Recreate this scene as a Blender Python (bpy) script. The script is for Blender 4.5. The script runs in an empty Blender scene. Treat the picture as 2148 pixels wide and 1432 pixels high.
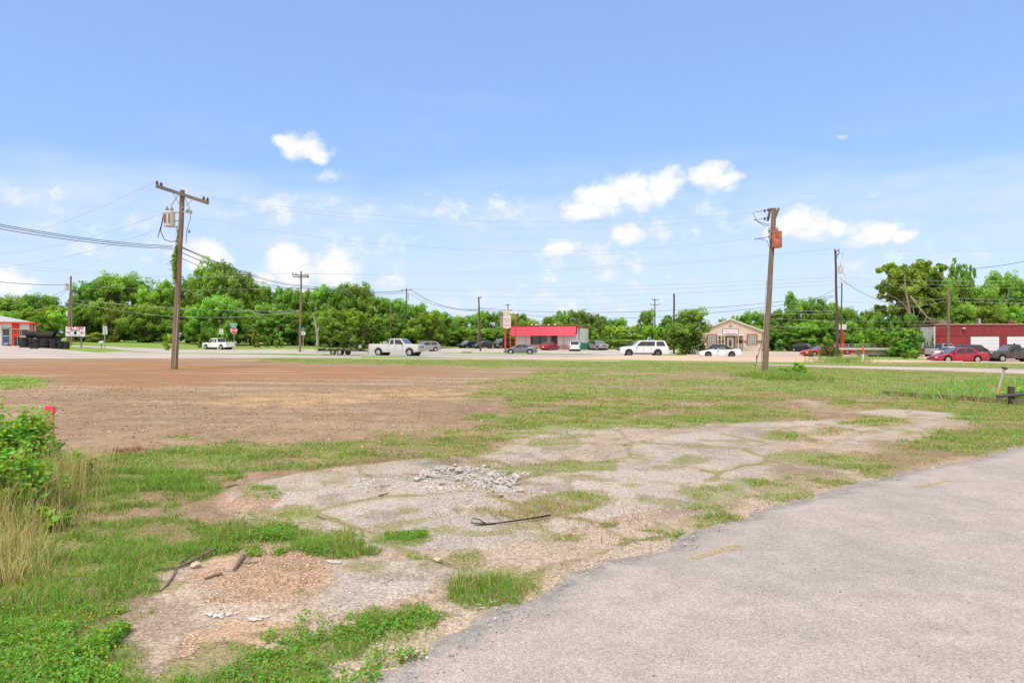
import bpy, math, random
import numpy as np
from mathutils import Vector, Matrix
random.seed(7); rng = np.random.default_rng(7)
R = math.radians
S = bpy.context.scene
COL = S.collection
F = 1432.0; EYE = 1.65

# ------------------------------------------------------------------ helpers
def tag(o, label=None, cat=None, group=None, kind=None):
    if label: o['label'] = label
    if cat: o['category'] = cat
    if group: o['group'] = group
    if kind: o['kind'] = kind
    return o

def thing(name, label, cat, loc=(0, 0, 0), rz=0.0, group=None):
    o = bpy.data.objects.new(name, None); COL.objects.link(o)
    o.location = loc; o.rotation_euler = (0, 0, rz); o.empty_display_size = .2
    return tag(o, label, cat, group)

class MB:
    """collects shapes of one part"""
    def __init__(s): s.v = []; s.f = []
    def add(s, v, f):
        n = len(s.v); s.v += [tuple(p) for p in v]; s.f += [tuple(i + n for i in q) for q in f]; return s
    def box(s, c, d, rz=0.0, M=None):
        x, y, z = d[0]/2, d[1]/2, d[2]/2
        p = [(-x,-y,-z),(x,-y,-z),(x,y,-z),(-x,y,-z),(-x,-y,z),(x,-y,z),(x,y,z),(-x,y,z)]
        if rz: p = [(a*math.cos(rz)-b*math.sin(rz), a*math.sin(rz)+b*math.cos(rz), q) for a, b, q in p]
        if M is not None: p = [tuple(M @ Vector(q)) for q in p]
        p = [(a+c[0], b+c[1], q+c[2]) for a, b, q in p]
        return s.add(p, [(0,3,2,1),(4,5,6,7),(0,1,5,4),(1,2,6,5),(2,3,7,6),(3,0,4,7)])
    def tube(s, pts, rad, n=8, caps=True):
        pts = [Vector(p) for p in pts]
        rr = rad if isinstance(rad, (list, tuple)) else [rad]*len(pts)
        v = []; f = []; a = None
        for i, p in enumerate(pts):
            d = (pts[min(i+1, len(pts)-1)] - pts[max(i-1, 0)])
            d = d.normalized() if d.length > 1e-9 else Vector((0,0,1))
            if a is None:
                a = d.cross(Vector((0,0,1)) if abs(d.z) < .9 else Vector((1,0,0))).normalized()
            else:
                a = (a - d*a.dot(d)).normalized()
            b = d.cross(a)
            for k in range(n):
                t = 2*math.pi*k/n
                v.append(p + (a*math.cos(t) + b*math.sin(t))*rr[i])
        for i in range(len(pts)-1):
            for k in range(n):
                q = (k+1) % n
                f.append((i*n+k, i*n+q, (i+1)*n+q, (i+1)*n+k))
        if caps:
            f.append(tuple(reversed(range(n)))); f.append(tuple((len(pts)-1)*n+k for k in range(n)))
        return s.add(v, f)
    def lathe(s, prof, n=16, c=(0,0,0), axis='z', closed=False):
        v = []; f = []
        for r, h in prof:
            for k in range(n):
                t = 2*math.pi*k/n; a, b = r*math.cos(t), r*math.sin(t)
                p = (a, b, h) if axis == 'z' else ((a, h, b) if axis == 'y' else (h, a, b))
                v.append((p[0]+c[0], p[1]+c[1], p[2]+c[2]))
        m = len(prof)
        for i in range(m if closed else m-1):
            j = (i+1) % m
            for k in range(n):
                q = (k+1) % n
                f.append((i*n+k, i*n+q, j*n+q, j*n+k))
        if not closed:
            if prof[0][0] > 1e-6: f.append(tuple(reversed(range(n))))
            if prof[-1][0] > 1e-6: f.append(tuple((m-1)*n+k for k in range(n)))
        return s.add(v, f)
    def poly(s, pts): return s.add(pts, [tuple(range(len(pts)))])
    def prism(s, poly, a, b, axis='y'):
        """extrude a 2D polygon (u, w) from a to b along axis"""
        n = len(poly); v = []
        for t in (a, b):
            for u, w in poly:
                v.append((u, t, w) if axis == 'y' else ((t, u, w) if axis == 'x' else (u, w, t)))
        f = [tuple(range(n)), tuple(reversed(range(n, 2*n)))]
        for k in range(n):
            q = (k+1) % n; f.append((k, k+n, q+n, q))
        return s.add(v, f)
    def build(s, name, mat, parent=None, smooth=False, fix=True):
        me = bpy.data.meshes.new(name); me.from_pydata(s.v, [], s.f)
        if fix and len(s.f) < 60000:
            import bmesh
            bm = bmesh.new(); bm.from_mesh(me); bmesh.ops.recalc_face_normals(bm, faces=bm.faces); bm.to_mesh(me); bm.free()
        me.materials.append(mat)
        if smooth:
            me.polygons.foreach_set('use_smooth', [True]*len(me.polygons))
            try: me.set_sharp_from_angle(angle=R(35))
            except Exception: pass
        o = bpy.data.objects.new(name, me); COL.objects.link(o)
        if parent: o.parent = parent
        return o

def np_mesh(name, V, Fq, mat, parent=None, col=None, smooth=False, extra=None):
    """numpy mesh: V (n,3), Fq list of int arrays (m,k) ; col (n,3) point colour"""
    me = bpy.data.meshes.new(name)
    V = np.ascontiguousarray(V, dtype=np.float32)
    if not isinstance(Fq, (list, tuple)): Fq = [Fq]
    tot = np.concatenate([np.full(len(q), q.shape[1], dtype=np.int32) for q in Fq])
    idx = np.concatenate([q.astype(np.int32).ravel() for q in Fq])
    st = np.zeros(len(tot), dtype=np.int32); st[1:] = np.cumsum(tot)[:-1]
    me.vertices.add(len(V)); me.vertices.foreach_set('co', V.ravel())
    me.loops.add(len(idx)); me.loops.foreach_set('vertex_index', idx)
    me.polygons.add(len(tot)); me.polygons.foreach_set('loop_start', st)
    try: me.polygons.foreach_set('loop_total', tot)
    except Exception: pass
    me.polygons.foreach_set('use_smooth', np.full(len(tot), smooth))
    if col is not None:
        at = me.color_attributes.new('Col', 'FLOAT_COLOR', 'POINT')
        c = np.ones((len(V), 4), dtype=np.float32); c[:, :3] = col
        at.data.foreach_set('color', c.ravel())
    if extra:
        for k, a in extra.items():
            at = me.attributes.new(k, 'FLOAT', 'POINT'); at.data.foreach_set('value', a.astype(np.float32))
    me.update(calc_edges=True); me.validate()
    if mat: me.materials.append(mat)
    o = bpy.data.objects.new(name, me); COL.objects.link(o)
    if parent: o.parent = parent
    return o

def copy_tree(o, parent=None):
    c = o.copy(); COL.objects.link(c); c.parent = parent
    for ch in list(o.children): copy_tree(ch, c)
    return c

# ------------------------------------------------------------------ noise
def _h(ix, iy, s):
    n = (ix.astype(np.int64)*374761393 + iy.astype(np.int64)*668265263 + s*982451653) & 0x7fffffff
    n = ((n ^ (n >> 13))*1274126177) & 0x7fffffff
    return ((n ^ (n >> 16)) & 0xffff)/65535.0
def vnoise(x, y, s=0):
    x = np.asarray(x, float); y = np.asarray(y, float)
    ix = np.floor(x); iy = np.floor(y); fx = x-ix; fy = y-iy
    fx = fx*fx*(3-2*fx); fy = fy*fy*(3-2*fy)
    a = _h(ix, iy, s); b = _h(ix+1, iy, s); c = _h(ix, iy+1, s); d = _h(ix+1, iy+1, s)
    return (a*(1-fx)+b*fx)*(1-fy) + (c*(1-fx)+d*fx)*fy
def fbm(x, y, sc=1.0, o=4, s=0):
    t = 0; a = 1; w = 0
    for k in range(o):
        t = t + a*vnoise(x*sc*2**k+17.3*k, y*sc*2**k-9.1*k, s+k); w += a; a *= .55
    return t/w
def sst(a, b, x):
    t = np.clip((x-a)/(b-a+1e-9), 0, 1); return t*t*(3-2*t)

# ------------------------------------------------------------------ terrain
K = 0.0096
_u = [-.95, -.75, -.60, -.45, 0, .1, .25, .5, .75, .95]
_s = [55, 55, 60, 116, 100, 98, 84, 82, 74, 72]
_e = [84, 84, 92, 150, 135, 135, 108, 105, 98, 96]
_a = [.62, .62, .62, .70, .5, .5, .6, .55, .5, .5]
_a2 = [.4, .4, .38, .1, 0, 0, 0, 0, 0, 0]
_yu = [0, .1, .2, .32, .5, .65, .75, .95]
_yc = [77, 77, 76, 74, 66, 59.5, 57, 55]
def T(x, y):
    x = np.asarray(x, float); y = np.asarray(y, float)
    yy = np.maximum(y, 1.0); u = np.clip(x/yy, -.95, .95)
    r = np.interp(u, _u, _a)*sst(np.interp(u, _u, _s), np.interp(u, _u, _e), yy)
    r = r + np.interp(u, _u, _a2)*sst(100, 150, yy)
    yc = np.interp(u, _yu, _yc); am = sst(.07, .2, u)
    b = am*(.28*np.exp(-((yy-yc)/3.0)**2) + .12*sst(yc-1, yc+4, yy)*(1-sst(84, 96, yy)))
    return -K*x + np.where(y > 30, r+b, 0)
def Tz(x, y): return float(T(x, y))
def ray(px, py): return (px-1074)/F, (718-py)/F
def gp(px, py, off=0.0):
    """the point of the ground seen at a pixel of the photograph"""
    u, v = ray(px, py); d = 2.0; last = 2.0
    while d < 400:
        if EYE + v*d <= Tz(u*d, d): break
        last = d; d += .25 if d < 60 else .5
    a, b = last, d
    for _ in range(14):
        m = (a+b)/2
        if EYE + v*m <= Tz(u*m, m): b = m
        else: a = m
    return Vector((u*b, b, Tz(u*b, b)+off))
def gd(px, d, off=0.0):
    u = (px-1074)/F; return Vector((u*d, d, Tz(u*d, d)+off))
def pt(px, py, d):
    u, v = ray(px, py); return Vector((u*d, d, EYE+v*d))
def zat(py, d): return EYE + (718-py)/F*d

# ------------------------------------------------------------------ materials
def lin(c):
    """sRGB 0-255 -> linear"""
    return tuple(((x/255)/12.92 if x/255 <= .04045 else ((x/255+.055)/1.055)**2.4) for x in c)
def new_mat(name):
    m = bpy.data.materials.new(name); m.use_nodes = True
    nt = m.node_tree; b = nt.nodes['Principled BSDF']
    return m, nt, b
MATS = {}
def mat(name, rgb, rough=.7, metal=0.0, var=.12, scale=3.0, bump=0.0, spec=.5, emit=None, dirt=None, stretch=(1,1,1)):
    """plain surface broken up by noise; rgb is linear base colour"""
    if name in MATS: return MATS[name]
    m, nt, b = new_mat(name); N = nt.nodes; L = nt.links
    tc = N.new('ShaderNodeTexCoord'); mp = N.new('ShaderNodeMapping'); mp.inputs['Scale'].default_value = stretch
    L.new(tc.outputs['Object'], mp.inputs[0])
    n1 = N.new('ShaderNodeTexNoise'); n1.inputs['Scale'].default_value = scale; n1.inputs['Detail'].default_value = 6
    n1.inputs['Roughness'].default_value = .65
    L.new(mp.outputs[0], n1.inputs['Vector'])
    r = N.new('ShaderNodeValToRGB'); r.color_ramp.elements[0].position = .3; r.color_ramp.elements[1].position = .7
    lo = tuple(max(0, c*(1-var)) for c in rgb); hi = tuple(min(1, c*(1+var)) for c in rgb)
    if dirt: lo = dirt
    r.color_ramp.elements[0].color = (*lo, 1); r.color_ramp.elements[1].color = (*hi, 1)
    L.new(n1.outputs[0], r.inputs[0]); L.new(r.outputs[0], b.inputs['Base Color'])
    b.inputs['Roughness'].default_value = rough; b.inputs['Metallic'].default_value = metal
    b.inputs['Specular IOR Level'].default_value = spec
    if bump:
        bp = N.new('ShaderNodeBump'); bp.inputs['Strength'].default_value = bump; bp.inputs['Distance'].default_value = .02
        n2 = N.new('ShaderNodeTexNoise'); n2.inputs['Scale'].default_value = scale*8; n2.inputs['Detail'].default_value = 4
        L.new(mp.outputs[0], n2.inputs['Vector']); L.new(n2.outputs[0], bp.inputs['Height']); L.new(bp.outputs[0], b.inputs['Normal'])
    MATS[name] = m; return m
def ribbed(name, rgb, pitch=.3, axis=0, depth=.35, rough=.5, dirt=.8):
    """metal siding: vertical or horizontal ribs plus weather streaks"""
    if name in MATS: return MATS[name]
    m, nt, b = new_mat(name); N = nt.nodes; L = nt.links
    tc = N.new('ShaderNodeTexCoord'); sx = N.new('ShaderNodeSeparateXYZ'); L.new(tc.outputs['Object'], sx.inputs[0])
    mu = N.new('ShaderNodeMath'); mu.operation = 'MULTIPLY'; mu.inputs[1].default_value = 1/pitch; L.new(sx.outputs[axis], mu.inputs[0])
    fr = N.new('ShaderNodeMath'); fr.operation = 'FRACT'; L.new(mu.outputs[0], fr.inputs[0])
    rr = N.new('ShaderNodeValToRGB'); rr.color_ramp.elements[0].position = 0; rr.color_ramp.elements[0].color = (0,0,0,1)
    rr.color_ramp.elements[1].position = .18; rr.color_ramp.elements[1].color = (1,1,1,1); L.new(fr.outputs[0], rr.inputs[0])
    n1 = N.new('ShaderNodeTexNoise'); n1.inputs['Scale'].default_value = 1.2; n1.inputs['Detail'].default_value = 6
    mp = N.new('ShaderNodeMapping'); mp.inputs['Scale'].default_value = (2, 2, .5) if axis < 2 else (.6, .6, 1)
    L.new(tc.outputs['Object'], mp.inputs[0]); L.new(mp.outputs[0], n1.inputs['Vector'])
    r = N.new('ShaderNodeValToRGB'); r.color_ramp.elements[0].position = .3; r.color_ramp.elements[1].position = .65
    r.color_ramp.elements[0].color = (*[c*dirt for c in rgb], 1); r.color_ramp.elements[1].color = (*rgb, 1)
    L.new(n1.outputs[0], r.inputs[0])
    mx = N.new('ShaderNodeMixRGB'); mx.blend_type = 'MULTIPLY'; mx.inputs[0].default_value = depth
    L.new(r.outputs[0], mx.inputs[1]); L.new(rr.outputs[0], mx.inputs[2]); L.new(mx.outputs[0], b.inputs['Base Color'])
    bp = N.new('ShaderNodeBump'); bp.inputs['Strength'].default_value = .5; bp.inputs['Distance'].default_value = .03
    L.new(rr.outputs[0], bp.inputs['Height']); L.new(bp.outputs[0], b.inputs['Normal'])
    b.inputs['Roughness'].default_value = rough
    MATS[name] = m; return m
def vcol_mat(name, rough=.8, trans=0.0, hue=False, grain=None, spec=.3):
    if name in MATS: return MATS[name]
    m, nt, b = new_mat(name); N = nt.nodes; L = nt.links
    at = N.new('ShaderNodeAttribute'); at.attribute_name = 'Col'
    src = at.outputs['Color']
    if hue:
        oi = N.new('ShaderNodeObjectInfo'); hs = N.new('ShaderNodeHueSaturation')
        m1 = N.new('ShaderNodeMapRange'); m1.inputs[3].default_value = .478; m1.inputs[4].default_value = .515; L.new(oi.outputs['Random'], m1.inputs[0])
        m2 = N.new('ShaderNodeMath'); m2.operation = 'MULTIPLY'; m2.inputs[1].default_value = 7.31; L.new(oi.outputs['Random'], m2.inputs[0])
        m3 = N.new('ShaderNodeMath'); m3.operation = 'FRACT'; L.new(m2.outputs[0], m3.inputs[0])
        m4 = N.new('ShaderNodeMapRange'); m4.inputs[3].default_value = .78; m4.inputs[4].default_value = 1.25; L.new(m3.outputs[0], m4.inputs[0])
        L.new(m1.outputs[0], hs.inputs['Hue']); L.new(m4.outputs[0], hs.inputs['Value']); L.new(src, hs.inputs['Color']); src = hs.outputs[0]
    L.new(src, b.inputs['Base Color']); b.inputs['Roughness'].default_value = rough; b.inputs['Specular IOR Level'].default_value = spec
    if trans > 0:
        tr = N.new('ShaderNodeBsdfTranslucent'); hs2 = N.new('ShaderNodeMixRGB'); hs2.blend_type = 'MULTIPLY'; hs2.inputs[0].default_value = 1
        hs2.inputs[2].default_value = (1.3, 1.25, .5, 1); L.new(src, hs2.inputs[1]); L.new(hs2.outputs[0], tr.inputs[0])
        mx = N.new('ShaderNodeMixShader'); mx.inputs[0].default_value = trans
        L.new(b.outputs[0], mx.inputs[1]); L.new(tr.outputs[0], mx.inputs[2]); L.new(mx.outputs[0], N['Material Output'].inputs[0])
    MATS[name] = m; return m

# ------------------------------------------------------------------ camera, sun, sky
cd = bpy.data.cameras.new('camera'); cam = bpy.data.objects.new('camera', cd); COL.objects.link(cam)
cam.location = (0, 0, EYE); cam.rotation_euler = (R(90), 0, 0); cd.lens = 24; cd.sensor_width = 36; cd.shift_y = .00093
cd.clip_start = .05; cd.clip_end = 3000; S.camera = cam
S.view_settings.view_transform = 'Standard'; S.view_settings.look = 'None'; S.view_settings.exposure = 0
SUN_EL, SUN_AZ = 58, 205       # degrees; azimuth clockwise from +Y (behind the camera, a little left)
sd = bpy.data.lights.new('sun', 'SUN'); sd.energy = 3.1; sd.angle = R(7); sd.color = (1, .945, .87)
sun = bpy.data.objects.new('sun', sd); COL.objects.link(sun)
az = R(SUN_AZ); el = R(SUN_EL)
to_sun = Vector((math.sin(az)*math.cos(el), math.cos(az)*math.cos(el), math.sin(el)))
sun.rotation_euler = to_sun.to_track_quat('Z', 'Y').to_euler(); sun.location = (0, 0, 60)

W = bpy.data.worlds.new('World'); S.world = W; W.use_nodes = True
nt = W.node_tree; N = nt.nodes; L = nt.links; N.clear()
out = N.new('ShaderNodeOutputWorld'); bg = N.new('ShaderNodeBackground'); L.new(bg.outputs[0], out.inputs[0])
sky = N.new('ShaderNodeTexSky'); sky.sky_type = 'NISHITA'; sky.sun_disc = False
sky.sun_elevation = el; sky.sun_rotation = az; sky.air_density = 1.0; sky.dust_density = .6; sky.ozone_density = 2.0; sky.altitude = 50
geo = N.new('ShaderNodeTexCoord'); nrm = N.new('ShaderNodeVectorMath'); nrm.operation = 'NORMALIZE'; L.new(geo.outputs['Generated'], nrm.inputs[0])
sep = N.new('ShaderNodeSeparateXYZ'); L.new(nrm.outputs[0], sep.inputs[0])
def M_(op, a, b=None, c=None, clamp=False):
    n = N.new('ShaderNodeMath'); n.operation = op; n.use_clamp = clamp
    for i, q in enumerate((a, b, c)):
        if q is None: continue
        if isinstance(q, (int, float)): n.inputs[i].default_value = q
        else: L.new(q, n.inputs[i])
    return n.outputs[0]
AZ = M_('ARCTAN2', sep.outputs[0], sep.outputs[1]); EL = M_('ARCSINE', sep.outputs[2])
cb = N.new('ShaderNodeCombineXYZ'); L.new(AZ, cb.inputs[0]); L.new(EL, cb.inputs[1])
def noise(vec, scale, detail=6, rough=.6, sc=(1,1,1), off=(0,0,0)):
    mp = N.new('ShaderNodeMapping'); mp.inputs['Scale'].default_value = sc; mp.inputs['Location'].default_value = off; L.new(vec, mp.inputs[0])
    n = N.new('ShaderNodeTexNoise'); n.inputs['Scale'].default_value = scale; n.inputs['Detail'].default_value = detail; n.inputs['Roughness'].default_value = rough
    L.new(mp.outputs[0], n.inputs['Vector']); return n.outputs[0], n.outputs[1]
def mrange(v, a, b, c=0.0, d=1.0, smooth=True):
    n = N.new('ShaderNodeMapRange'); n.interpolation_type = 'SMOOTHSTEP' if smooth else 'LINEAR'
    for i, q in zip((1,2,3,4), (a,b,c,d)): n.inputs[i].default_value = q
    L.new(v, n.inputs[0]); return n.outputs[0]
def mixc(f, a, b, mode='MIX'):
    n = N.new('ShaderNodeMixRGB'); n.blend_type = mode
    for i, q in enumerate((f, a, b)):
        if isinstance(q, (int, float)): n.inputs[i].default_value = q
        elif isinstance(q, tuple): n.inputs[i].default_value = (*q, 1)
        else: L.new(q, n.inputs[i])
    return n.outputs[0]
# cumulus puffs: (photo x, photo y, half width px, half height px)
PUFFS = [(590,288,26,14),(640,302,52,30),(672,322,26,18),(693,360,24,20),(1215,440,44,22),(1262,418,60,36),(1330,400,66,40),(1395,378,44,30),
 (1484,368,38,32),(1522,384,34,22),(1314,496,42,24),(1172,521,34,20),(1690,474,66,34),(1640,490,40,16),(1738,480,28,20),(1825,490,62,34),(1872,497,34,20),
 (425,530,62,34),(455,548,36,20),(610,560,56,42),(560,576,20,14),(700,566,60,34),(1330,562,60,24),(1060,486,26,20),(1190,628,30,14),(1700,700,10,5),(20,590,70,28),(1836,398,16,9),
 (1756,282,20,8),(820,590,60,20),(300,470,50,26),(1000,440,190,46),(200,500,190,60),(1260,560,260,60),(600,440,240,40),(1900,560,220,50),(760,520,200,50),(1480,470,160,50),(90,410,180,40),(1150,630,260,40)]
wn, wc = noise(cb.outputs[0], 9, 3, .6)
warp = N.new('ShaderNodeVectorMath'); warp.operation = 'MULTIPLY_ADD'; warp.inputs[1].default_value = (.07, .04, 0); L.new(wc, warp.inputs[0])
sh = N.new('ShaderNodeVectorMath'); sh.operation = 'SUBTRACT'; L.new(cb.outputs[0], sh.inputs[0]); sh.inputs[1].default_value = (.035, .02, 0)
L.new(sh.outputs[0], warp.inputs[2])
acc = None
for i, (px, py, a, b) in enumerate(PUFFS):
    u, v = (px-1074)/F, (718-py)/F
    a0 = math.atan(u); e0 = math.atan(v/math.sqrt(1+u*u)); cs = 1/math.sqrt(1+u*u)
    ra, rb = a/F*cs*cs, b/F*cs
    s1 = N.new('ShaderNodeVectorMath'); s1.operation = 'SUBTRACT'; L.new(warp.outputs[0], s1.inputs[0]); s1.inputs[1].default_value = (a0, e0, 0)
    s2 = N.new('ShaderNodeVectorMath'); s2.operation = 'MULTIPLY'; L.new(s1.outputs[0], s2.inputs[0]); s2.inputs[1].default_value = (1/ra, 1/rb, 0)
    ln = N.new('ShaderNodeVectorMath'); ln.operation = 'LENGTH'; L.new(s2.outputs[0], ln.inputs[0])
    w = (1.0 if i not in (3, 22, 23, 24, 25, 27, 28, 29, 30) else .5) if i < 31 else .40
    g = mrange(ln.outputs[1], .15, 1.8, w, 0)
    acc = g if acc is None else M_('MAXIMUM', acc, g)
cn, _ = noise(cb.outputs[0], 26, 5, .62, (1, 1.3, 1))
dens = M_('ADD', acc, M_('MULTIPLY', M_('SUBTRACT', cn, .5), 1.9))
puff = M_('MULTIPLY', mrange(dens, .24, 1.0), mrange(acc, .02, .35))
# thin veil that whitens the lower sky, with streaks
v1, _ = noise(cb.outputs[0], 3.0, 3, .6, (1, 4.5, 1), (1.3, .4, 0))
v2, _ = noise(cb.outputs[0], 9.0, 4, .6, (1, 3, 1), (4.3, 2.4, 0))
elw = M_('ADD', EL, M_('MULTIPLY', M_('SUBTRACT', v1, .5), .16))
azw = M_('ADD', elw, M_('MULTIPLY', M_('ABSOLUTE', M_('ADD', AZ, .05)), .04))
veil = mrange(azw, .275, .185, 0, 1)
veil = M_('MULTIPLY', veil, mrange(v2, .3, .7, .45, 1))
st, _ = noise(cb.outputs[0], 2.2, 3, .55, (1, 5, 1), (9, 2, 0))
streak = M_('MULTIPLY', mrange(st, .55, .8, 0, .35), mrange(EL, .5, .12, 0, 1))
base = mixc(1.0, sky.outputs[0], (1.73, 1.84, 2.05), 'MULTIPLY')
base = mixc(1.0, base, (.115, .115, .115), 'MULTIPLY')
base = mixc(.55, base, (.335, .545, 1.0))
c1 = mixc(M_('MULTIPLY', M_('MAXIMUM', veil, streak), .85), base, (.70, .815, .965))
hz = mrange(EL, .16, .0, 0, .75)
c1 = mixc(hz, c1, (.72, .85, .98))
c2 = mixc(puff, c1, (1.02, 1.02, 1.03))
# white cloud added overhead and behind, out of view, to soften and neutralise light
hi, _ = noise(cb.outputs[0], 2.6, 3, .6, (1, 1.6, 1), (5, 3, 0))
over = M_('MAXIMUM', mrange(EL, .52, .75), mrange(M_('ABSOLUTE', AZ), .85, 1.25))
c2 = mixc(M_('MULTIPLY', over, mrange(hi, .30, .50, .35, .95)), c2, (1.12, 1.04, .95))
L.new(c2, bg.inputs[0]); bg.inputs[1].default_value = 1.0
# ------------------------------------------------------------------ ground zones (polygons traced on the plan of the lot)
def flat(px, py):
    """plan position of a ground point of the near lot (plane z = -K x)"""
    u, v = ray(px, py); d = EYE/(-v - K*u); return (u*d, d)
def ZP(pts): return np.array([flat(*p) for p in pts])
def sdf(P, x, y):
    """signed distance to polygon, negative inside"""
    d2 = np.full(x.shape, 1e18); ins = np.zeros(x.shape, bool); n = len(P)
    for i in range(n):
        ax, ay = P[i]; bx, by = P[(i+1) % n]; ex, ey = bx-ax, by-ay
        wx, wy = x-ax, y-ay; t = np.clip((wx*ex+wy*ey)/(ex*ex+ey*ey+1e-12), 0, 1)
        d2 = np.minimum(d2, (wx-ex*t)**2+(wy-ey*t)**2)
        c = ((ay > y) != (by > y))
        with np.errstate(divide='ignore', invalid='ignore'):
            ins ^= c & (x < (bx-ax)*(y-ay)/(by-ay+1e-15)+ax)
    d = np.sqrt(d2); return np.where(ins, -d, d)
def zone(P, x, y, soft, warpn=0, wamp=1.0):
    """0..1 mask with a ragged edge; soft scales with distance from the camera via the caller"""
    lo = P.min(0)-3; hi = P.max(0)+3
    m = np.zeros(x.shape); s = (x > lo[0]) & (x < hi[0]) & (y > lo[1]) & (y < hi[1])
    if not s.any(): return m
    xs, ys = x[s], y[s]; sf = soft[s] if hasattr(soft, '__len__') else soft
    d = sdf(P, xs, ys) + (warpn[s] if hasattr(warpn, '__len__') else warpn)*wamp
    m[s] = 1-sst(-sf, sf, d); return m
def ell(cx, cy, a, b, n=14, seed=0):
    r = random.Random(seed+int(cx*7+cy))
    return ZP([(cx+a*math.cos(t)*(1+r.uniform(-.25, .2)), cy+b*math.sin(t)*(1+r.uniform(-.25, .2))) for t in [2*math.pi*k/n for k in range(n)]])

GRASS = [ # polygon, density, height (m), dryness
 (ZP([(-160,788),(60,790),(98,800),(85,812),(-160,821)]), 1.0, .16, .0),
 (ZP([(560,753),(1100,757),(1500,761),(2600,774),(2600,783),(2148,774),(1860,770),(1500,771),(1200,770),(900,766),(560,760)]), 1.0, .12, .1),
 (ZP([(1120,778),(1500,768),(1740,772),(2148,787),(2600,800),(2600,960),(2260,915),(2148,935),(2040,960),(1960,985),(1880,1000),(1835,1000),(1800,965),(1850,930),(2045,887),(1900,862),(1750,858),(1700,837),(1640,845),(1750,880),(1600,892),(1500,882),(1300,897),(1150,902),(1050,930),(990,955),(860,965),(640,985),(470,1000),(300,1012),(190,990),(180,955),(350,938),(560,930),(800,915),(1000,885),(1080,850),(1000,830),(1050,800)]), 1.0, .14, .2),
 (ZP([(-260,915),(150,960),(300,1000),(500,1002),(480,1030),(380,1058),(370,1085),(450,1090),(560,1100),(600,1112),(700,1140),(735,1165),(700,1172),(600,1152),(460,1165),(340,1192),(285,1262),(245,1330),(290,1400),(330,1500),(-300,1500)]), 1.0, .15, .15),
 (ZP([(330,1520),(340,1425),(430,1352),(560,1350),(640,1303),(700,1295),(760,1275),(880,1262),(935,1292),(905,1345),(830,1378),(745,1428),(690,1520)]), 1.0, .10, .2),
 (ZP([(925,1235),(960,1210),(1060,1207),(1118,1240),(1085,1278),(990,1275),(930,1262)]), 1.0, .12, .25),
 (ZP([(1040,1085),(1110,1050),(1200,1037),(1268,1050),(1240,1075),(1130,1100)]), .9, .12, .5),
 (ell(850,1132,48,15), .95, .09, .1), (ell(1010,1078,28,9), .8, .06, .2), (ell(1420,1125,26,11), .9, .09, .3), (ell(1150,1128,55,7), .7, .06, .2),
 (ZP([(780,1112),(800,1100),(930,1082),(935,1090),(820,1115)]), .8, .06, .3), (ell(985,1180,48,20), .75, .08, .45), (ell(690,1003,44,17), .8, .1, .4),
 (ell(545,1035,38,14), .9, .09, .1), (ell(615,1078,40,12), .9, .09, .1), (ell(560,1075,30,8), .6, .08, .2), (ell(520,1020,25,6), .6, .08, .2),
 (ell(625,1190,60,12), .75, .06, .3), (ell(760,1195,45,10), .7, .06, .4),
 (ZP([(1000,985),(1100,973),(1250,962),(1330,966),(1285,985),(1100,990)]), .95, .12, .2), (ell(1440,968,34,9), .9, .1, .2),
 (ell(1500,1040,75,16), .55, .1, .5), (ell(1500,1095,60,14), .7, .1, .6), (ell(1560,1015,60,14), .6, .1, .3), (ell(1700,1005,90,18), .6, .1, .3),
 (ell(1640,915,42,9), 1, .14, .1), (ell(1745,905,40,9), .9, .14, .1), (ell(1860,885,90,12), .9, .14, .15), (ell(1690,960,60,12), .7, .12, .3), (ell(1775,965,50,22), .8, .14, .3),
 (ell(1040,770,60,4), .6, .1, .4), (ell(1240,855,120,12), .8, .16, .3), (ell(1150,830,90,6), .8, .1, .3), (ell(1000,835,110,8), .55, .1, .45),
 (ell(1180,935,90,14), .5, .1, .4), (ell(1230,912,60,5), .6, .1, .3), (ell(1640,1045,60,8), .5, .08, .4), (ell(1760,1010,50,10), .6, .08, .3), (ell(1480,1060,50,10), .5, .07, .4),
 (ell(1455,938,28,5), .7, .08, .2), (ell(1350,1050,10,6), .8, .08, .2), (ell(1240,1135,12,6), .8, .05, .2), (ell(920,1083,9,5), .9, .05, .0), (ell(962,1075,7,4), .9, .05, .0),
 (ell(1125,1110,12,5), .9, .05, .0), (ell(1540,1060,14,6), .7, .06, .3), (ell(1265,1180,14,6), .6, .05, .4), (ell(1190,1205,30,8), .5, .06, .6), (ell(1110,1215,50,14), .5, .07, .6),
 (ell(380,918,30,5), .8, .1, .1), (ell(440,935,60,6), .5, .1, .4), (ell(640,880,30,4), .4, .08, .5),
]
BARE = [ # holes in the grass
 ell(1480,786,95,8), ell(1320,782,60,5), ell(1330,812,90,5), ell(1500,812,70,5), ell(1290,838,80,5), ell(1420,862,60,6), ell(1680,794,60,7), ell(1180,848,70,5), ell(1480,848,60,5),
 ell(905,905,70,6), ell(1000,905,60,8), ell(430,1075,75,20), ell(480,1050,40,12), ell(1360,868,50,5), ell(1680,845,45,8), ell(210,1120,40,18), ell(100,1180,30,10),
 ell(1725,870,50,5), ell(1880,838,60,5), ell(1550,832,40,4), ell(1390,795,60,4), ell(1220,800,50,3), ell(1260,825,50,3), ell(1110,860,80,6), ell(1900,915,70,6), ell(360,1040,60,10),
 ell(300,1170,60,9), ell(180,1240,40,10), ell(240,1080,50,8), ell(620,965,60,6)]
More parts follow.
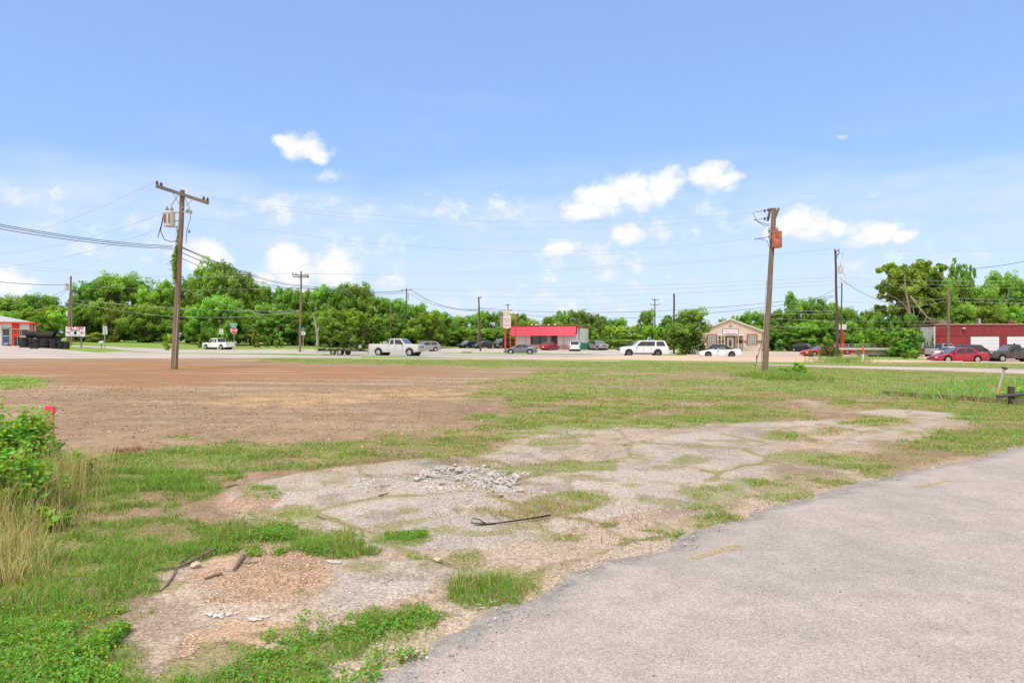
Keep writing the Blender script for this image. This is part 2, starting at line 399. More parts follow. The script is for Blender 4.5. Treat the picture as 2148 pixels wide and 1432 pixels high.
SLAB = [ZP([(470,1028),(600,1000),(690,985),(800,972),(900,960),(960,985),(1230,978),(1300,970),(1430,985),(1550,1002),(1590,1035),(1490,1060),(1400,1068),(1250,1100),(1130,1140),(1000,1160),(820,1165),(740,1150),(650,1110),(560,1085),(490,1055)]),
 ZP([(985,955),(1030,942),(1240,930),(1256,942),(1150,965),(1040,972)]), ZP([(1075,905),(1200,890),(1400,892),(1380,905),(1200,915),(1070,925)]),
 ZP([(1255,950),(1400,915),(1550,888),(1800,880),(1640,902),(1560,915),(1700,930),(1740,952),(1600,1002),(1430,985),(1300,970)]),
 ZP([(1660,840),(1690,838),(1770,856),(1740,858)]), ZP([(1770,865),(1850,858),(2020,868),(2000,873),(1850,872)]), ZP([(1850,900),(1960,880),(2050,882),(1990,895),(1850,915),(1740,945),(1760,925)]),
 ZP([(640,1180),(720,1180),(900,1175),(960,1195),(900,1250),(700,1290),(640,1270),(700,1230)]), ZP([(640,1000),(720,990),(700,1020),(620,1030)])]
PALE = ZP([(480,1025),(640,1000),(780,972),(900,958),(985,950),(1060,925),(1080,903),(1200,888),(1420,888),(1560,885),(1800,878),(1900,860),(2060,885),(1840,940),(1800,965),(1840,1000),(1900,1000),(1750,1045),(1560,1100),(1400,1160),(1250,1210),(1130,1280),(900,1390),(740,1460),(700,1540),(250,1540),(240,1330),(280,1262),(340,1192),(450,1165),(560,1152),(700,1165),(600,1110),(500,1090),(470,1060)])
ORANGE = ZP([(0,762),(250,757),(560,763),(880,770),(960,785),(880,792),(700,800),(500,806),(330,815),(160,812),(100,805),(110,795),(60,785),(-200,780),(-200,764)])
YEL = [ZP([(410,838),(560,826),(700,818),(860,815),(1000,818),(1120,824),(1300,836),(1460,850),(1300,850),(1120,838),(1000,832),(860,835),(760,846),(560,852),(430,848)]), ell(1080,945,90,6), ell(1110,1000,30,6), ell(1030,912,30,5), ell(1240,948,120,4)]
GRAV = [ZP([(390,1215),(450,1165),(560,1142),(640,1152),(720,1185),(700,1220),(640,1260),(520,1265),(430,1230)]), ZP([(400,1330),(470,1300),(560,1300),(620,1310),(560,1345),(450,1360),(380,1380)]), ell(520,1055,55,16), ell(1680,940,50,7)]
DARK = [ell(680,1240,70,38), ell(880,1172,110,22), ell(1440,1070,70,14), ell(430,1072,60,14), ell(1540,940,120,9), ell(1270,950,110,8), ell(1430,900,90,8), ell(1700,990,100,16), ell(1900,995,70,7), ell(1580,905,60,7),
 ell(1250,815,160,6), ell(1080,765,160,4), ell(850,975,90,10), ell(1000,970,70,8), ell(700,955,60,6)]
STRAW = [ZP([(0,812),(300,822),(880,795),(1080,795),(1200,775),(1100,762),(560,760),(0,752),(-200,752),(-200,1000),(200,950),(600,930),(850,905),(1050,850),(1100,820),(900,850),(300,860)])]
ROADPTS = [(560,1560),(690,1468),(745,1432),(775,1420),(860,1380),(900,1345),(1000,1298),(1110,1268),(1190,1212),(1290,1175),(1400,1150),(1440,1118),(1540,1092),(1620,1062),(1720,1038),(1800,1018),(1900,990),(1990,975),(2050,962),(2148,938),(2300,906),(2700,860)]
ROAD = np.array([flat(*p) for p in ROADPTS] + [(30, 9), (30, -6), (-4, -6), (-2.0, .6)])

def cells(x, y, s, seed=0):
    """distance (m) to the nearest joint of irregular slabs of size s"""
    wx = x+(fbm(x, y, 1.3, 3, 601)-.5)*.35; wy = y+(fbm(x, y, 1.3, 3, 602)-.5)*.35
    ix = np.floor(wx/s); iy = np.floor(wy/s); d1 = np.full(x.shape, 1e9); d2 = np.full(x.shape, 1e9)
    for a in (-1, 0, 1):
        for b in (-1, 0, 1):
            jx = ix+a; jy = iy+b; qx = (jx+.1+.8*_h(jx, jy, seed))*s; qy = (jy+.1+.8*_h(jx, jy, seed+1))*s
            d = np.hypot(wx-qx, wy-qy); d2 = np.minimum(d2, np.maximum(d1, d)); d1 = np.minimum(d1, d)
    return (d2-d1)*.5
def blend(c, m, rgb): return c*(1-m[:, None]) + np.array(rgb)[None]*m[:, None]
def grass_mask(x, y):
    sc = np.clip(y/7, .5, 8)
    wz = (fbm(x, y, 1.1, 5, 3)-.5)*1.5*np.clip(y/9, .5, 3) + (fbm(x, y, .3, 4, 23)-.5)*4*sst(12, 25, y) + (fbm(x, y, 5.5, 3, 13)-.5)*.45*np.clip(y/9, .5, 3)
    soft = .10*sc
    g = np.zeros(x.shape); h = np.zeros(x.shape); dr = np.zeros(x.shape)
    for P, d, hh, dd in GRASS:
        small = np.ptp(P[:, 0]) < 1.2 and P[:, 1].mean() < 14
        m = zone(P, x, y, soft, wz, .33 if small else 1.0)*d
        up = m > g; h = np.where(up, hh, h); dr = np.where(up, dd, dr); g = np.maximum(g, m)
    # tufts seeded in the pavement cracks and thin bare streaks in the turf
    pal = zone(PALE, x, y, soft*2, wz, .5)
    cr = cells(x, y, 1.9, 7); line = (1-sst(.015, .07, cr))*(y < 18)
    tuft = sst(.60, .70, fbm(x, y*1.15, 2.1, 4, 201))*.55 + line*sst(.42, .56, fbm(x, y, 1.5, 3, 203))*.95
    tuft = np.clip(tuft, 0, .9)*pal; up = tuft > g; h = np.where(up, .055, h); dr = np.where(up, .35, dr); g = np.maximum(g, tuft)
    hol = sst(.56, .68, fbm(x*.55, y*.9, .9, 4, 205)); g = g*(1-.72*hol*(y > 6)); dr = np.clip(dr+.35*sst(.48, .6, fbm(x*.55, y*.9, .9, 4, 205)), 0, 1)
    for P in BARE: g = g*(1-.85*zone(P, x, y, soft*1.5, wz, .7))
    g = g*(1-zone(ROAD, x, y, .03*np.ones_like(x), wz*.1+.05, 1.0))
    return g, h, dr
def ground_color(x, y):
    n1 = fbm(x, y, .35, 4, 11); n2 = fbm(x, y, 2.2, 4, 21); n3 = fbm(x*1.0, y*.6, 9, 3, 31)
    near = (y < 75)
    base = np.ones((len(x), 3))*np.array([.30, .212, .138])
    base = blend(base, sst(.35, .75, n2)*.55, (.40, .295, .20))
    base = blend(base, sst(.58, .75, n1)*.5, (.33, .215, .15))
    base = blend(base, sst(.52, .68, n3)*.42, (.19, .125, .08)); base = blend(base, sst(.55, .70, fbm(x, y, 4.5, 3, 131))*.30, (.21, .14, .09))
    ys = np.clip(y/7, .5, 8); wz = (fbm(x, y, .8, 4, 5)-.5)*1.2*np.clip(y/9, .4, 4); sf = .22*ys
    c = base
    c = blend(c, zone(ORANGE, x, y, sf*3, wz*1.5)*np.clip(.55+n2*.55, 0, 1), (.33, .17, .08))
    for P in YEL: c = blend(c, zone(P, x, y, sf*2, wz)*np.clip(n2*1.5-.3, 0, .6), (.60, .39, .20))
    sk = fbm(x*.22+y*.05, y*1.5, 1.0, 5, 301); c = blend(c, sst(.52, .66, sk)*.35*np.clip((y-9)/8, 0, 1), (.24, .165, .115)); c = blend(c, (1-sst(.34, .46, sk))*.35*np.clip((y-9)/8, 0, 1), (.50, .39, .28))
    pl = zone(PALE, x, y, sf*.8, wz*.5)
    c = blend(c, pl*.93, (.46, .375, .305)); c = blend(c, pl*sst(.45, .7, n2)*.5, (.33, .265, .21))
    for P in SLAB:
        z = zone(P, x, y, sf*.35, wz*.28); c = blend(c, z*.88, (.44, .39, .345)); c = blend(c, z*sst(.4, .7, fbm(x, y, 1.3, 4, 77))*.6, (.34, .305, .28)); c = blend(c, z*sst(.55, .75, fbm(x, y, .5, 3, 79))*.4, (.52, .45, .385))
        # slab edge: a dark dirt line
        e = zone(P, x, y, sf*.35, wz*.28-.05)*(1-z)*3; c = blend(c, np.clip(e, 0, .3), (.34, .25, .18))
    for P in GRAV: c = blend(c, zone(P, x, y, sf*.6, wz*.5)*.8, (.50, .33, .22))
    for P in DARK: c = blend(c, zone(P, x, y, sf*1.6, wz*.8)*np.clip(n2*1.3-.1, 0, .75)*.8, (.20, .165, .14))
    # cracks between the slabs, where soil shows
    cr = cells(x, y, 1.9, 7); c = blend(c, (1-sst(.006, .035+y*.002, cr))*pl*.62*(y < 18)*sst(.25, .5, n2), (.21, .16, .12)); c = blend(c, (1-sst(.02, .20, cr))*pl*.28*(y < 18), (.38, .29, .21))
    cr2 = cells(x+9, y, .8, 17); c = blend(c, (1-sst(.003, .014+y*.001, cr2))*pl*.4*(y < 12)*sst(.45, .6, n1), (.24, .20, .17))
    g, h, dr = grass_mask(x, y)
    gcol = np.array([.185, .25, .065])[None]*(1-dr[:, None]) + np.array([.30, .26, .12])[None]*dr[:, None]
    gcol = gcol*(.7+.6*n2[:, None])
    gcol = np.where((y > 12)[:, None], gcol*np.array([1.1, 1.15, 1.1]), gcol)
    clm = sst(.22, .52, fbm(x, y, 2.6, 3, 123)); fr = sst(14, 40, y)
    k = np.clip(g*(.5*clm+.5*n2)*(1.0+.5*fr)+g*.45*fr, 0, .85)[:, None]
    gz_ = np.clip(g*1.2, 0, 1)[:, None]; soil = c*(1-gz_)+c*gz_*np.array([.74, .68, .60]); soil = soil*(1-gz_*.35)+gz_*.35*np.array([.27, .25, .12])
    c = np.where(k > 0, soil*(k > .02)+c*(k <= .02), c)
    c = c*(1-k)+gcol*k
    dk = sst(.60, .72, fbm(x, y, 1.7, 5, 401))*(1-k[:, 0])*(y < 20)*.45; c = blend(c, dk, (.20, .15, .115))
    c = blend(c, zone(GRASS[0][0], x, y, .6*np.ones_like(x), wz*.3)*.7, (.20, .34, .06))
    # verge strip next to the asphalt, sand and crumbs
    rz = zone(ROAD, x, y, sf*.9, wz*.35-.12)*(1-k[:, 0]*.6); c = blend(c, rz*.55, (.50, .40, .31))
    # far ground: mown grass, everything beyond the lot
    far = sst(59, 64, y)
    f1 = fbm(x, y, .12, 4, 61); f2 = fbm(x, y, .9, 4, 62)
    fc = np.ones((len(x), 3))*np.array([.19, .31, .06])*(.75+.5*f2[:, None]); fc = blend(fc, sst(.5, .72, f1)*.45, (.27, .27, .10))
    return c*(1-far[:, None]) + fc*far[:, None], g*(1-far)

# fan-shaped sheet: fine cells near the lot, coarse cells towards the horizon
NA = 860; ang = np.linspace(-R(54), R(54), NA)
rad = np.concatenate([np.geomspace(1.6, 62, 560), np.linspace(62.5, 160, 196)[0:], np.geomspace(164, 2400, 26)])
A, Q = np.meshgrid(ang, rad); gx = (np.tan(A)*Q).ravel(); gy = Q.ravel()
def GZ(x, y):
    """height of the ground sheet with its small relief and the raised slabs"""
    x = np.atleast_1d(np.asarray(x, float)); y = np.atleast_1d(np.asarray(y, float)); o1 = np.ones_like(x); near = 1-sst(25, 45, y)
    rel = ((fbm(x, y, 1.6, 4, 41)-.5)*.05 + (fbm(x, y, 9, 3, 42)-.5)*.014)*near*(1-zone(ROAD, x, y, .25*o1, -.25)); pl = np.zeros_like(x)
    for P in SLAB: pl = np.maximum(pl, zone(P, x, y, .05*o1, 0.0))
    return T(x, y) + rel*(1-.8*pl) + .022*pl*near
def GZ1(x, y): return float(GZ(x, y)[0])
gz = GZ(gx, gy)
colr, gmask = ground_color(gx, gy)
iy, ix = np.meshgrid(np.arange(len(rad)-1), np.arange(NA-1), indexing='ij')
a = (iy*NA+ix).ravel(); quads = np.stack([a, a+1, a+1+NA, a+NA], 1)
# colour of the soil with pebbles and grit on top
m, nt_, b_ = new_mat('soil_and_turf'); NN = nt_.nodes; LL = nt_.links
def nd(t, **k):
    n = NN.new(t)
    for q, v in k.items(): setattr(n, q, v)
    return n
def soil_nodes(src, grit=1.0, fine=70.0, bumpd=.006, dist_grit=.35):
    tc = nd('ShaderNodeTexCoord')
    vo = nd('ShaderNodeTexVoronoi'); vo.inputs['Scale'].default_value = fine; LL.new(tc.outputs['Object'], vo.inputs['Vector'])
    hs = nd('ShaderNodeSeparateColor'); LL.new(vo.outputs['Color'], hs.inputs[0])
    mr = nd('ShaderNodeMapRange'); mr.inputs[3].default_value = 1-.33*grit; mr.inputs[4].default_value = 1+.33*grit; LL.new(hs.outputs[0], mr.inputs[0])
    n2 = nd('ShaderNodeTexNoise'); n2.inputs['Scale'].default_value = 22 if grit > .9 else 3; n2.inputs['Detail'].default_value = 8; n2.inputs['Roughness'].default_value = .75
    LL.new(tc.outputs['Object'], n2.inputs['Vector'])
    m2 = nd('ShaderNodeMapRange'); m2.inputs[1].default_value = .3; m2.inputs[2].default_value = .7; m2.inputs[3].default_value = 1-.2*grit; m2.inputs[4].default_value = 1+.18*grit; LL.new(n2.outputs[0], m2.inputs[0])
    mu = nd('ShaderNodeMath', operation='MULTIPLY'); LL.new(mr.outputs[0], mu.inputs[0]); LL.new(m2.outputs[0], mu.inputs[1])
    v2 = nd('ShaderNodeVectorMath', operation='SCALE'); LL.new(src, v2.inputs[0]); LL.new(mu.outputs[0], v2.inputs['Scale'])
    bp = nd('ShaderNodeBump'); bp.inputs['Strength'].default_value = .7; bp.inputs['Distance'].default_value = bumpd
    ad = nd('ShaderNodeMath', operation='MULTIPLY_ADD'); ad.inputs[1].default_value = .8; LL.new(hs.outputs[0], ad.inputs[0]); LL.new(n2.outputs[0], ad.inputs[2])
    LL.new(ad.outputs[0], bp.inputs['Height'])
    return v2.outputs[0], bp.outputs[0]
at = nd('ShaderNodeAttribute', attribute_name='Col')
cc, bb = soil_nodes(at.outputs['Color'])
LL.new(cc, b_.inputs['Base Color']); LL.new(bb, b_.inputs['Normal']); b_.inputs['Roughness'].default_value = .95; b_.inputs['Specular IOR Level'].default_value = .15
G_ = np_mesh('ground', np.stack([gx, gy, gz], 1), quads, m, col=colr, smooth=True)
tag(G_, kind='structure', label='bare brown dirt lot with grass patches, broken pavement and mown verges')

# ---- near road: sheet over the ground, edge ragged
m, nt_, b_ = new_mat('worn_asphalt'); NN = nt_.nodes; LL = nt_.links
at = nd('ShaderNodeAttribute', attribute_name='Col'); cc, bb = soil_nodes(at.outputs['Color'], .8, 120.0, .004)
LL.new(cc, b_.inputs['Base Color']); LL.new(bb, b_.inputs['Normal']); b_.inputs['Roughness'].default_value = .9; b_.inputs['Specular IOR Level'].default_value = .2
def ribbon(edge, other, cols, rows):
    e = np.array(edge); o = np.array(other)
    def res(p, n):
        d = np.r_[0, np.cumsum(np.hypot(*np.diff(p, axis=0).T))]; t = np.linspace(0, d[-1], n)
        return np.stack([np.interp(t, d, p[:, 0]), np.interp(t, d, p[:, 1])], 1)
    e = res(e, cols); o = res(o, cols); return e, o
EDGE = [flat(*p) for p in ROADPTS]
e, o = ribbon([(-3.2, -3)]+EDGE, [(2.0, -6.5), (9, -1.5), (16, 2.5), (60, 16)], 1400, 0)
nrm_ = np.stack([-(np.gradient(e[:, 1])), np.gradient(e[:, 0])], 1); nrm_ /= np.linalg.norm(nrm_, axis=1)[:, None]+1e-9
e0 = e.copy(); e = e + nrm_*((fbm(e[:, 0], e[:, 1], 2.0, 4, 71)-.5)*.26+(fbm(e[:, 0], e[:, 1], 14, 3, 72)-.5)*.13)[:, None]
tt = np.linspace(0, 1, 120)**1.6
dec = np.exp(-(tt[:, None]*np.hypot(o[:, 0]-e0[:, 0], o[:, 1]-e0[:, 1])[None])/.15)
X = e0[None, :, 0]*(1-tt[:, None])+o[None, :, 0]*tt[:, None]+(e-e0)[None, :, 0]*dec; Y = e0[None, :, 1]*(1-tt[:, None])+o[None, :, 1]*tt[:, None]+(e-e0)[None, :, 1]*dec
x, y = X.ravel(), Y.ravel(); dE = (tt[:, None]*np.hypot(o[:, 0]-e[:, 0], o[:, 1]-e[:, 1])[None]).ravel()
z = T(x, y)+.016+.02*sst(0, .5, dE)+(fbm(x, y, 5, 3, 81)-.5)*.004
z = np.where(dE < 1e-6, z-.03, z)
n1 = fbm(x, y, .5, 4, 91); n2 = fbm(x, y, 4, 4, 92)
c = np.ones((len(x), 3))*np.array([.405, .358, .333])
c = blend(c, sst(.45, .75, n1)*.35, (.355, .32, .305)); c = blend(c, sst(.55, .8, n2)*.3, (.47, .42, .39))
c = blend(c, (1-sst(.02, .42, dE+(n2-.5)*.5))*.75*(.45+.55*sst(.35, .6, fbm(x, y, 22, 2, 99))), (.20, .19, .185)); c = blend(c, sst(.58, .72, fbm(x, y*.5, 1.1, 4, 95))*.22, (.25, .235, .225))
tt_ = np.abs(fbm(x*.3-y*.5, x*.5+y*.3, .35, 4, 97)-.5); c = blend(c, (1-sst(0, .05, dE))*.5, (.42, .33, .26))
for sx, sy, ra in ((1800,1198,32),(1560,1200,30),(1590,1205,24),(1535,1222,14),(1700,1130,40),(1440,1215,26)):
    fx, fy = flat(sx, sy); d = np.hypot((x-fx)/(ra/900), (y-fy)/(ra/1500)); c = blend(c, (1-sst(.2, 1, d+(n2-.5)))*.28, (.22, .2, .19))
nr, nc = X.shape; jy, jx = np.meshgrid(np.arange(nr-1), np.arange(nc-1), indexing='ij'); a = (jy*nc+jx).ravel()
o_ = np_mesh('near_road', np.stack([x, y, z], 1), np.stack([a, a+1, a+1+nc, a+nc], 1), m, col=c, smooth=True)
tag(o_, kind='structure', label='worn pale asphalt road curving past the lot')
# faded yellow centre dashes
ym, nt_, b_ = new_mat('worn_yellow_paint'); NN = nt_.nodes; LL = nt_.links
tc = nd('ShaderNodeTexCoord'); vo = nd('ShaderNodeTexNoise'); vo.inputs['Scale'].default_value = 38; vo.inputs['Detail'].default_value = 5; LL.new(tc.outputs['Object'], vo.inputs['Vector'])
rr_ = nd('ShaderNodeValToRGB'); rr_.color_ramp.elements[0].position = .40; rr_.color_ramp.elements[0].color = (.47, .40, .35, 1); rr_.color_ramp.elements[1].position = .62; rr_.color_ramp.elements[1].color = (.58, .44, .10, 1)
b_.inputs['Base Color'].default_value = (.55, .44, .16, 1); rr_.color_ramp.elements[0].color = (0,0,0,1); rr_.color_ramp.elements[1].color = (.8,.8,.8,1); LL.new(vo.outputs[0], rr_.inputs[0]); LL.new(rr_.outputs[0], b_.inputs['Alpha']); b_.inputs['Roughness'].default_value = .85
for (p0, p1, lab) in (((1450,1181),(1552,1152),'nearer worn yellow dash painted by the asphalt edge'), ((1922,1028),(1992,1013),'fainter yellow dash further along the asphalt road')):
    a0 = Vector(flat(*p0)); a1 = Vector(flat(*p1)); d = (a1-a0).normalized(); nn_ = Vector((-d.y, d.x)); vs = []; n = 24
    for i in range(n+1):
        q = a0.lerp(a1, i/n); w = .042*(1+random.uniform(-.25, .25))
        for s in (-1, 1):
            r_ = q+nn_*w*s; vs.append((r_.x, r_.y, Tz(r_.x, r_.y)+.0425))
    s = MB(); s.add(vs, [(2*i, 2*i+1, 2*i+3, 2*i+2) for i in range(n)]); tag(s.build('yellow_line', ym), lab, 'road marking', 'worn yellow dashes on the road')

# ---- far roads, lots, drives
def surf_mat(name, rgb, rgb2, scale=.5):
    m = mat(name, rgb, .9, 0, .1, scale, .1, .2, dirt=rgb2); return m
def strip(name, near_pts, far_pts, off, mt, label, rows=10, by='pix', step=.8, jit=0.0):
    def world(pts):
        out_ = []
        for p in pts:
            q = gp(*p) if by == 'pix' else gd(*p); out_.append((q.x, q.y))
        return np.array(out_)
    P, Q2 = world(near_pts), world(far_pts)
    n = int(max(np.hypot(*np.diff(P, axis=0).T).sum(), 10)/step)
    def res(p):
        d = np.r_[0, np.cumsum(np.hypot(*np.diff(p, axis=0).T))]; t = np.linspace(0, d[-1], n)
        return np.stack([np.interp(t, d, p[:, 0]), np.interp(t, d, p[:, 1])], 1)
    P, Q2 = res(P), res(Q2)
    if jit:
        P[:, 1] += (fbm(P[:, 0], P[:, 1], .6, 3, 5)-.5)*jit; Q2[:, 1] += (fbm(Q2[:, 0], Q2[:, 1], .6, 3, 6)-.5)*jit
    t = np.r_[0, np.linspace(.004, .996, rows), 1][:, None]; rows = rows+2
    X = P[None, :, 0]*(1-t)+Q2[None, :, 0]*t; Y = P[None, :, 1]*(1-t)+Q2[None, :, 1]*t
    x, y = X.ravel(), Y.ravel(); z = T(x, y)+off; tf = np.repeat(t[:, 0], n); z = np.where((tf == 0) | (tf == 1), z-off-.06, z)
    jy, jx = np.meshgrid(np.arange(rows-1), np.arange(n-1), indexing='ij'); a = (jy*n+jx).ravel()
    o = np_mesh(name, np.stack([x, y, z], 1), np.stack([a, a+1, a+1+n, a+n], 1), mt, smooth=True)
    return tag(o, kind='structure', label=label)
M_CONC = surf_mat('old_concrete', (.48, .425, .395), (.36, .32, .30), .25)
M_ROADG = surf_mat('grey_asphalt', (.40, .37, .36), (.30, .28, .28), .2)
M_SAND = surf_mat('sandy_asphalt', (.56, .40, .29), (.46, .36, .30), .12)
M_DRIVE = surf_mat('pinkish_concrete', (.52, .40, .325), (.42, .33, .28), .2)
strip('main_road', [(620,84),(700,77),(800,74),(880,72),(965,70.5),(1100,69.5),(1240,69.5),(1400,69),(1550,67.5),(1760,65),(1900,61.5),(2148,57.5),(2600,53)],
      [(620,112),(700,113),(800,112),(880,103),(965,97),(1100,98),(1240,97),(1400,89),(1550,87),(1760,80),(1900,76),(2148,73),(2600,70)], .03, M_ROADG, 'grey main road crossing behind the lot', 26, 'd')
strip('road_shoulder', [(930,71.2),(1100,69.0),(1240,69.0),(1400,68.5),(1550,67),(1760,64.5),(1900,61),(2148,57),(2600,52.5)],
      [(930,72.5),(1100,75.5),(1240,79),(1400,79),(1550,77.5),(1760,74),(1900,67.5),(2148,62.5),(2600,59)], .055, M_SAND, 'orange sandy near shoulder of the main road', 12, 'd', jit=.8)
strip('side_road', [(150,727),(215,730),(255,733.5),(300,737.5),(345,740),(500,740.5),(660,741)], [(150,724.8),(215,727),(255,728.3),(300,729.8),(345,731.3),(500,732.6),(660,732.4)], .034, M_CONC, 'pale side road running behind the stop sign', 14)
strip('lot_road', [(-500,757),(0,752),(200,751),(350,751),(500,750.5),(640,750),(760,750.5)], [(-500,741),(0,740.5),(200,741),(270,737),(350,741.5),(500,743.6),(640,746.2),(760,749.2)], .038, M_CONC, 'pale concrete road along the far edge of the dirt lot', 18, jit=.8)
strip('tire_shop_lot', [(-500,741),(0,741),(100,741),(170,741),(212,741.2)], [(-500,724.5),(0,725.2),(60,726.5),(100,731),(212,740.6)], .046, M_CONC, 'pale concrete forecourt of the tyre shop', 20)
strip('old_path', [(740,752),(1100,753.6),(1300,757.5)], [(740,751),(1100,752.8),(1300,756.9)], .03, M_CONC, 'thin pale strip of old pavement in the verge', 3, jit=.3)
strip('gravel_path', [(1590,765),(1740,770),(1860,773.5),(2000,778),(2148,783),(2600,797)], [(1590,764),(1740,766.5),(1860,768.8),(2000,771),(2148,774.5),(2600,783)], .03, M_CONC, 'pale gravel path through the grass by the main road', 6, jit=.35)
strip('shop_parking', [(880,104),(965,106),(1100,106.5),(1225,105),(1270,97),(1340,95),(1420,95)], [(880,123),(965,128),(1100,131),(1225,131),(1270,130),(1340,122),(1420,112)], .04, M_CONC, 'pale parking lot in front of the red shop', 22, 'd')
strip('office_drive', [(1440,90),(1540,87.5),(1660,84),(1770,82.5),(1800,82)], [(1440,106.5),(1540,107),(1640,110),(1740,108),(1800,95)], .05, M_DRIVE, 'pinkish concrete drive in front of the gabled office', 22, 'd')
strip('garage_yard', [(1925,84),(2000,76),(2148,69),(2500,66)], [(1925,96),(2000,96),(2148,94),(2500,92)], .04, M_DRIVE, 'pinkish gravel yard in front of the red garage', 14, 'd')
# ------------------------------------------------------------------ grass blades
M_GRASS = vcol_mat('grass_blades', .7, .35, spec=.25)
def blades(name, x, y, h, w, colr, label, lean=.5, z0=None, bend=.5):
    n = len(x); z = T(x, y)-.01 if z0 is None else z0
    th = rng.uniform(0, 2*np.pi, n); ld = rng.uniform(0, 2*np.pi, n); ln = np.abs(rng.normal(0, lean, n))*h
    dx, dy = np.cos(th)*w/2, np.sin(th)*w/2; lx, ly = np.cos(ld)*ln, np.sin(ld)*ln
    V = np.empty((n, 5, 3), np.float32)
    V[:, 0] = np.stack([x-dx, y-dy, z], 1); V[:, 1] = np.stack([x+dx, y+dy, z], 1)
    mx, my, mz = x+lx*.35, y+ly*.35, z+h*.6
    V[:, 2] = np.stack([mx+dx*.75, my+dy*.75, mz], 1); V[:, 3] = np.stack([mx-dx*.75, my-dy*.75, mz], 1)
    V[:, 4] = np.stack([x+lx, y+ly, z+h*(1-bend*np.minimum(ln/h, 1)**2*.5)], 1)
    b = np.arange(n)*5
    q = np.stack([b, b+1, b+2, b+3], 1); t = np.stack([b+3, b+2, b+4], 1)
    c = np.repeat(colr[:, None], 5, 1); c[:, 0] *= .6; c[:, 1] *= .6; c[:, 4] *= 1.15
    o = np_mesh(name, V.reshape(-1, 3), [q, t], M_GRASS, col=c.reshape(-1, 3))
    return tag(o, label, 'grass', kind='stuff')
def sample(n, y0, y1, umax=.82, power=1.0):
    y = (rng.uniform(0, 1, n)*(y1**power-y0**power)+y0**power)**(1/power); x = rng.uniform(-umax, umax, n)*y; return x, y
def grass_cols(n, dr, far=False):
    g = np.stack([rng.uniform(.14, .26, n), rng.uniform(.31, .46, n), rng.uniform(.04, .09, n)], 1)
    d = np.stack([rng.uniform(.40, .58, n), rng.uniform(.34, .47, n), rng.uniform(.16, .26, n)], 1)
    k = (rng.uniform(0, 1, n) < (.08+dr*.75))[:, None]; return np.where(k, d, g)*rng.uniform(.75, 1.2, n)[:, None]
def scatter(name, n, y0, y1, hs, w, label, power=2.0, thr=.12, lean=.5):
    x, y = sample(n, y0, y1, power=power); g, h, dr = grass_mask(x, y)
    cl = fbm(x, y, 2.6, 3, 123); keep = rng.uniform(0, 1, n) < g*sst(.20, .50, cl)*1.25
    keep &= g > thr; x, y, h, dr, cl = x[keep], y[keep], h[keep], dr[keep], cl[keep]
    patch = fbm(x, y, .5, 3, 321); dr = np.clip(dr + .12*sst(7, 12, y) + (patch-.5)*.8, 0, .9)
    hh = h*hs*rng.uniform(.45, 1.15, len(x))*(.55+.9*sst(.3, .8, cl)); ww = w*rng.uniform(.6, 1.3, len(x))*(y/ y0)**.6
    return blades(name, x, y, hh, ww, grass_cols(len(x), dr), label, lean)
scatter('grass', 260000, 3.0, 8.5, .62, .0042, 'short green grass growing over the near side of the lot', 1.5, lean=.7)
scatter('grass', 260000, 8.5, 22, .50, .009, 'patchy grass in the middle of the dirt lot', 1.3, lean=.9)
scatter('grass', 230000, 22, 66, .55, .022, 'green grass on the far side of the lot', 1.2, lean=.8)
# thin dry blades everywhere on bare soil
x, y = sample(60000, 3.2, 24, power=1.3); pm = zone(PALE, x, y, .4*np.ones_like(x)); rm = zone(ROAD, x, y, .05*np.ones_like(x), -.1)
cl = fbm(x, y, 1.6, 4, 223); k = rng.uniform(0, 1, len(x)) < (1-rm)*(1-pm*.8)*sst(.5, .72, cl)*.85; x, y = x[k], y[k]; n = len(x)
blades('dry_grass', x, y, rng.uniform(.015, .06, n)*(y/6)**.3, .005*(y/5)**.8, np.stack([rng.uniform(.36, .5, n), rng.uniform(.27, .38, n), rng.uniform(.13, .2, n)], 1), 'thin dry grass and straw scattered over the bare soil', 1.4)

# broad-leaf ground cover (clover, creeping weeds)
M_LEAF = vcol_mat('weed_leaves', .55, .35, spec=.35)
def leaves(name, P, size, colr, label=None, cat=None, kind=None, parent=None, mt=None, up=.5, aspect=.6, fold=True):
    n = len(P); s = size if hasattr(size, '__len__') else np.full(n, size)
    nz = rng.normal(0, 1, (n, 3)); nz[:, 2] = np.abs(nz[:, 2])+up; nz /= np.linalg.norm(nz, axis=1)[:, None]
    r = rng.normal(0, 1, (n, 3)); ax = np.cross(nz, r); ax /= np.linalg.norm(ax, axis=1)[:, None]+1e-9; bx = np.cross(nz, ax)
    V = np.empty((n, 4, 3), np.float32); s = s[:, None]
    V[:, 0] = P-ax*s*.5; V[:, 1] = P+bx*s*aspect*.5; V[:, 2] = P+ax*s*.5; V[:, 3] = P-bx*s*aspect*.5
    if fold: V[:, 0] -= nz*s*.12; V[:, 2] -= nz*s*.12
    b = np.arange(n)*4; c = np.repeat(colr[:, None], 4, 1)
    o = np_mesh(name, V.reshape(-1, 3), np.stack([b, b+1, b+2, b+3], 1), mt or M_LEAF, parent=parent, col=c.reshape(-1, 3))
    return tag(o, label, cat, kind=kind)
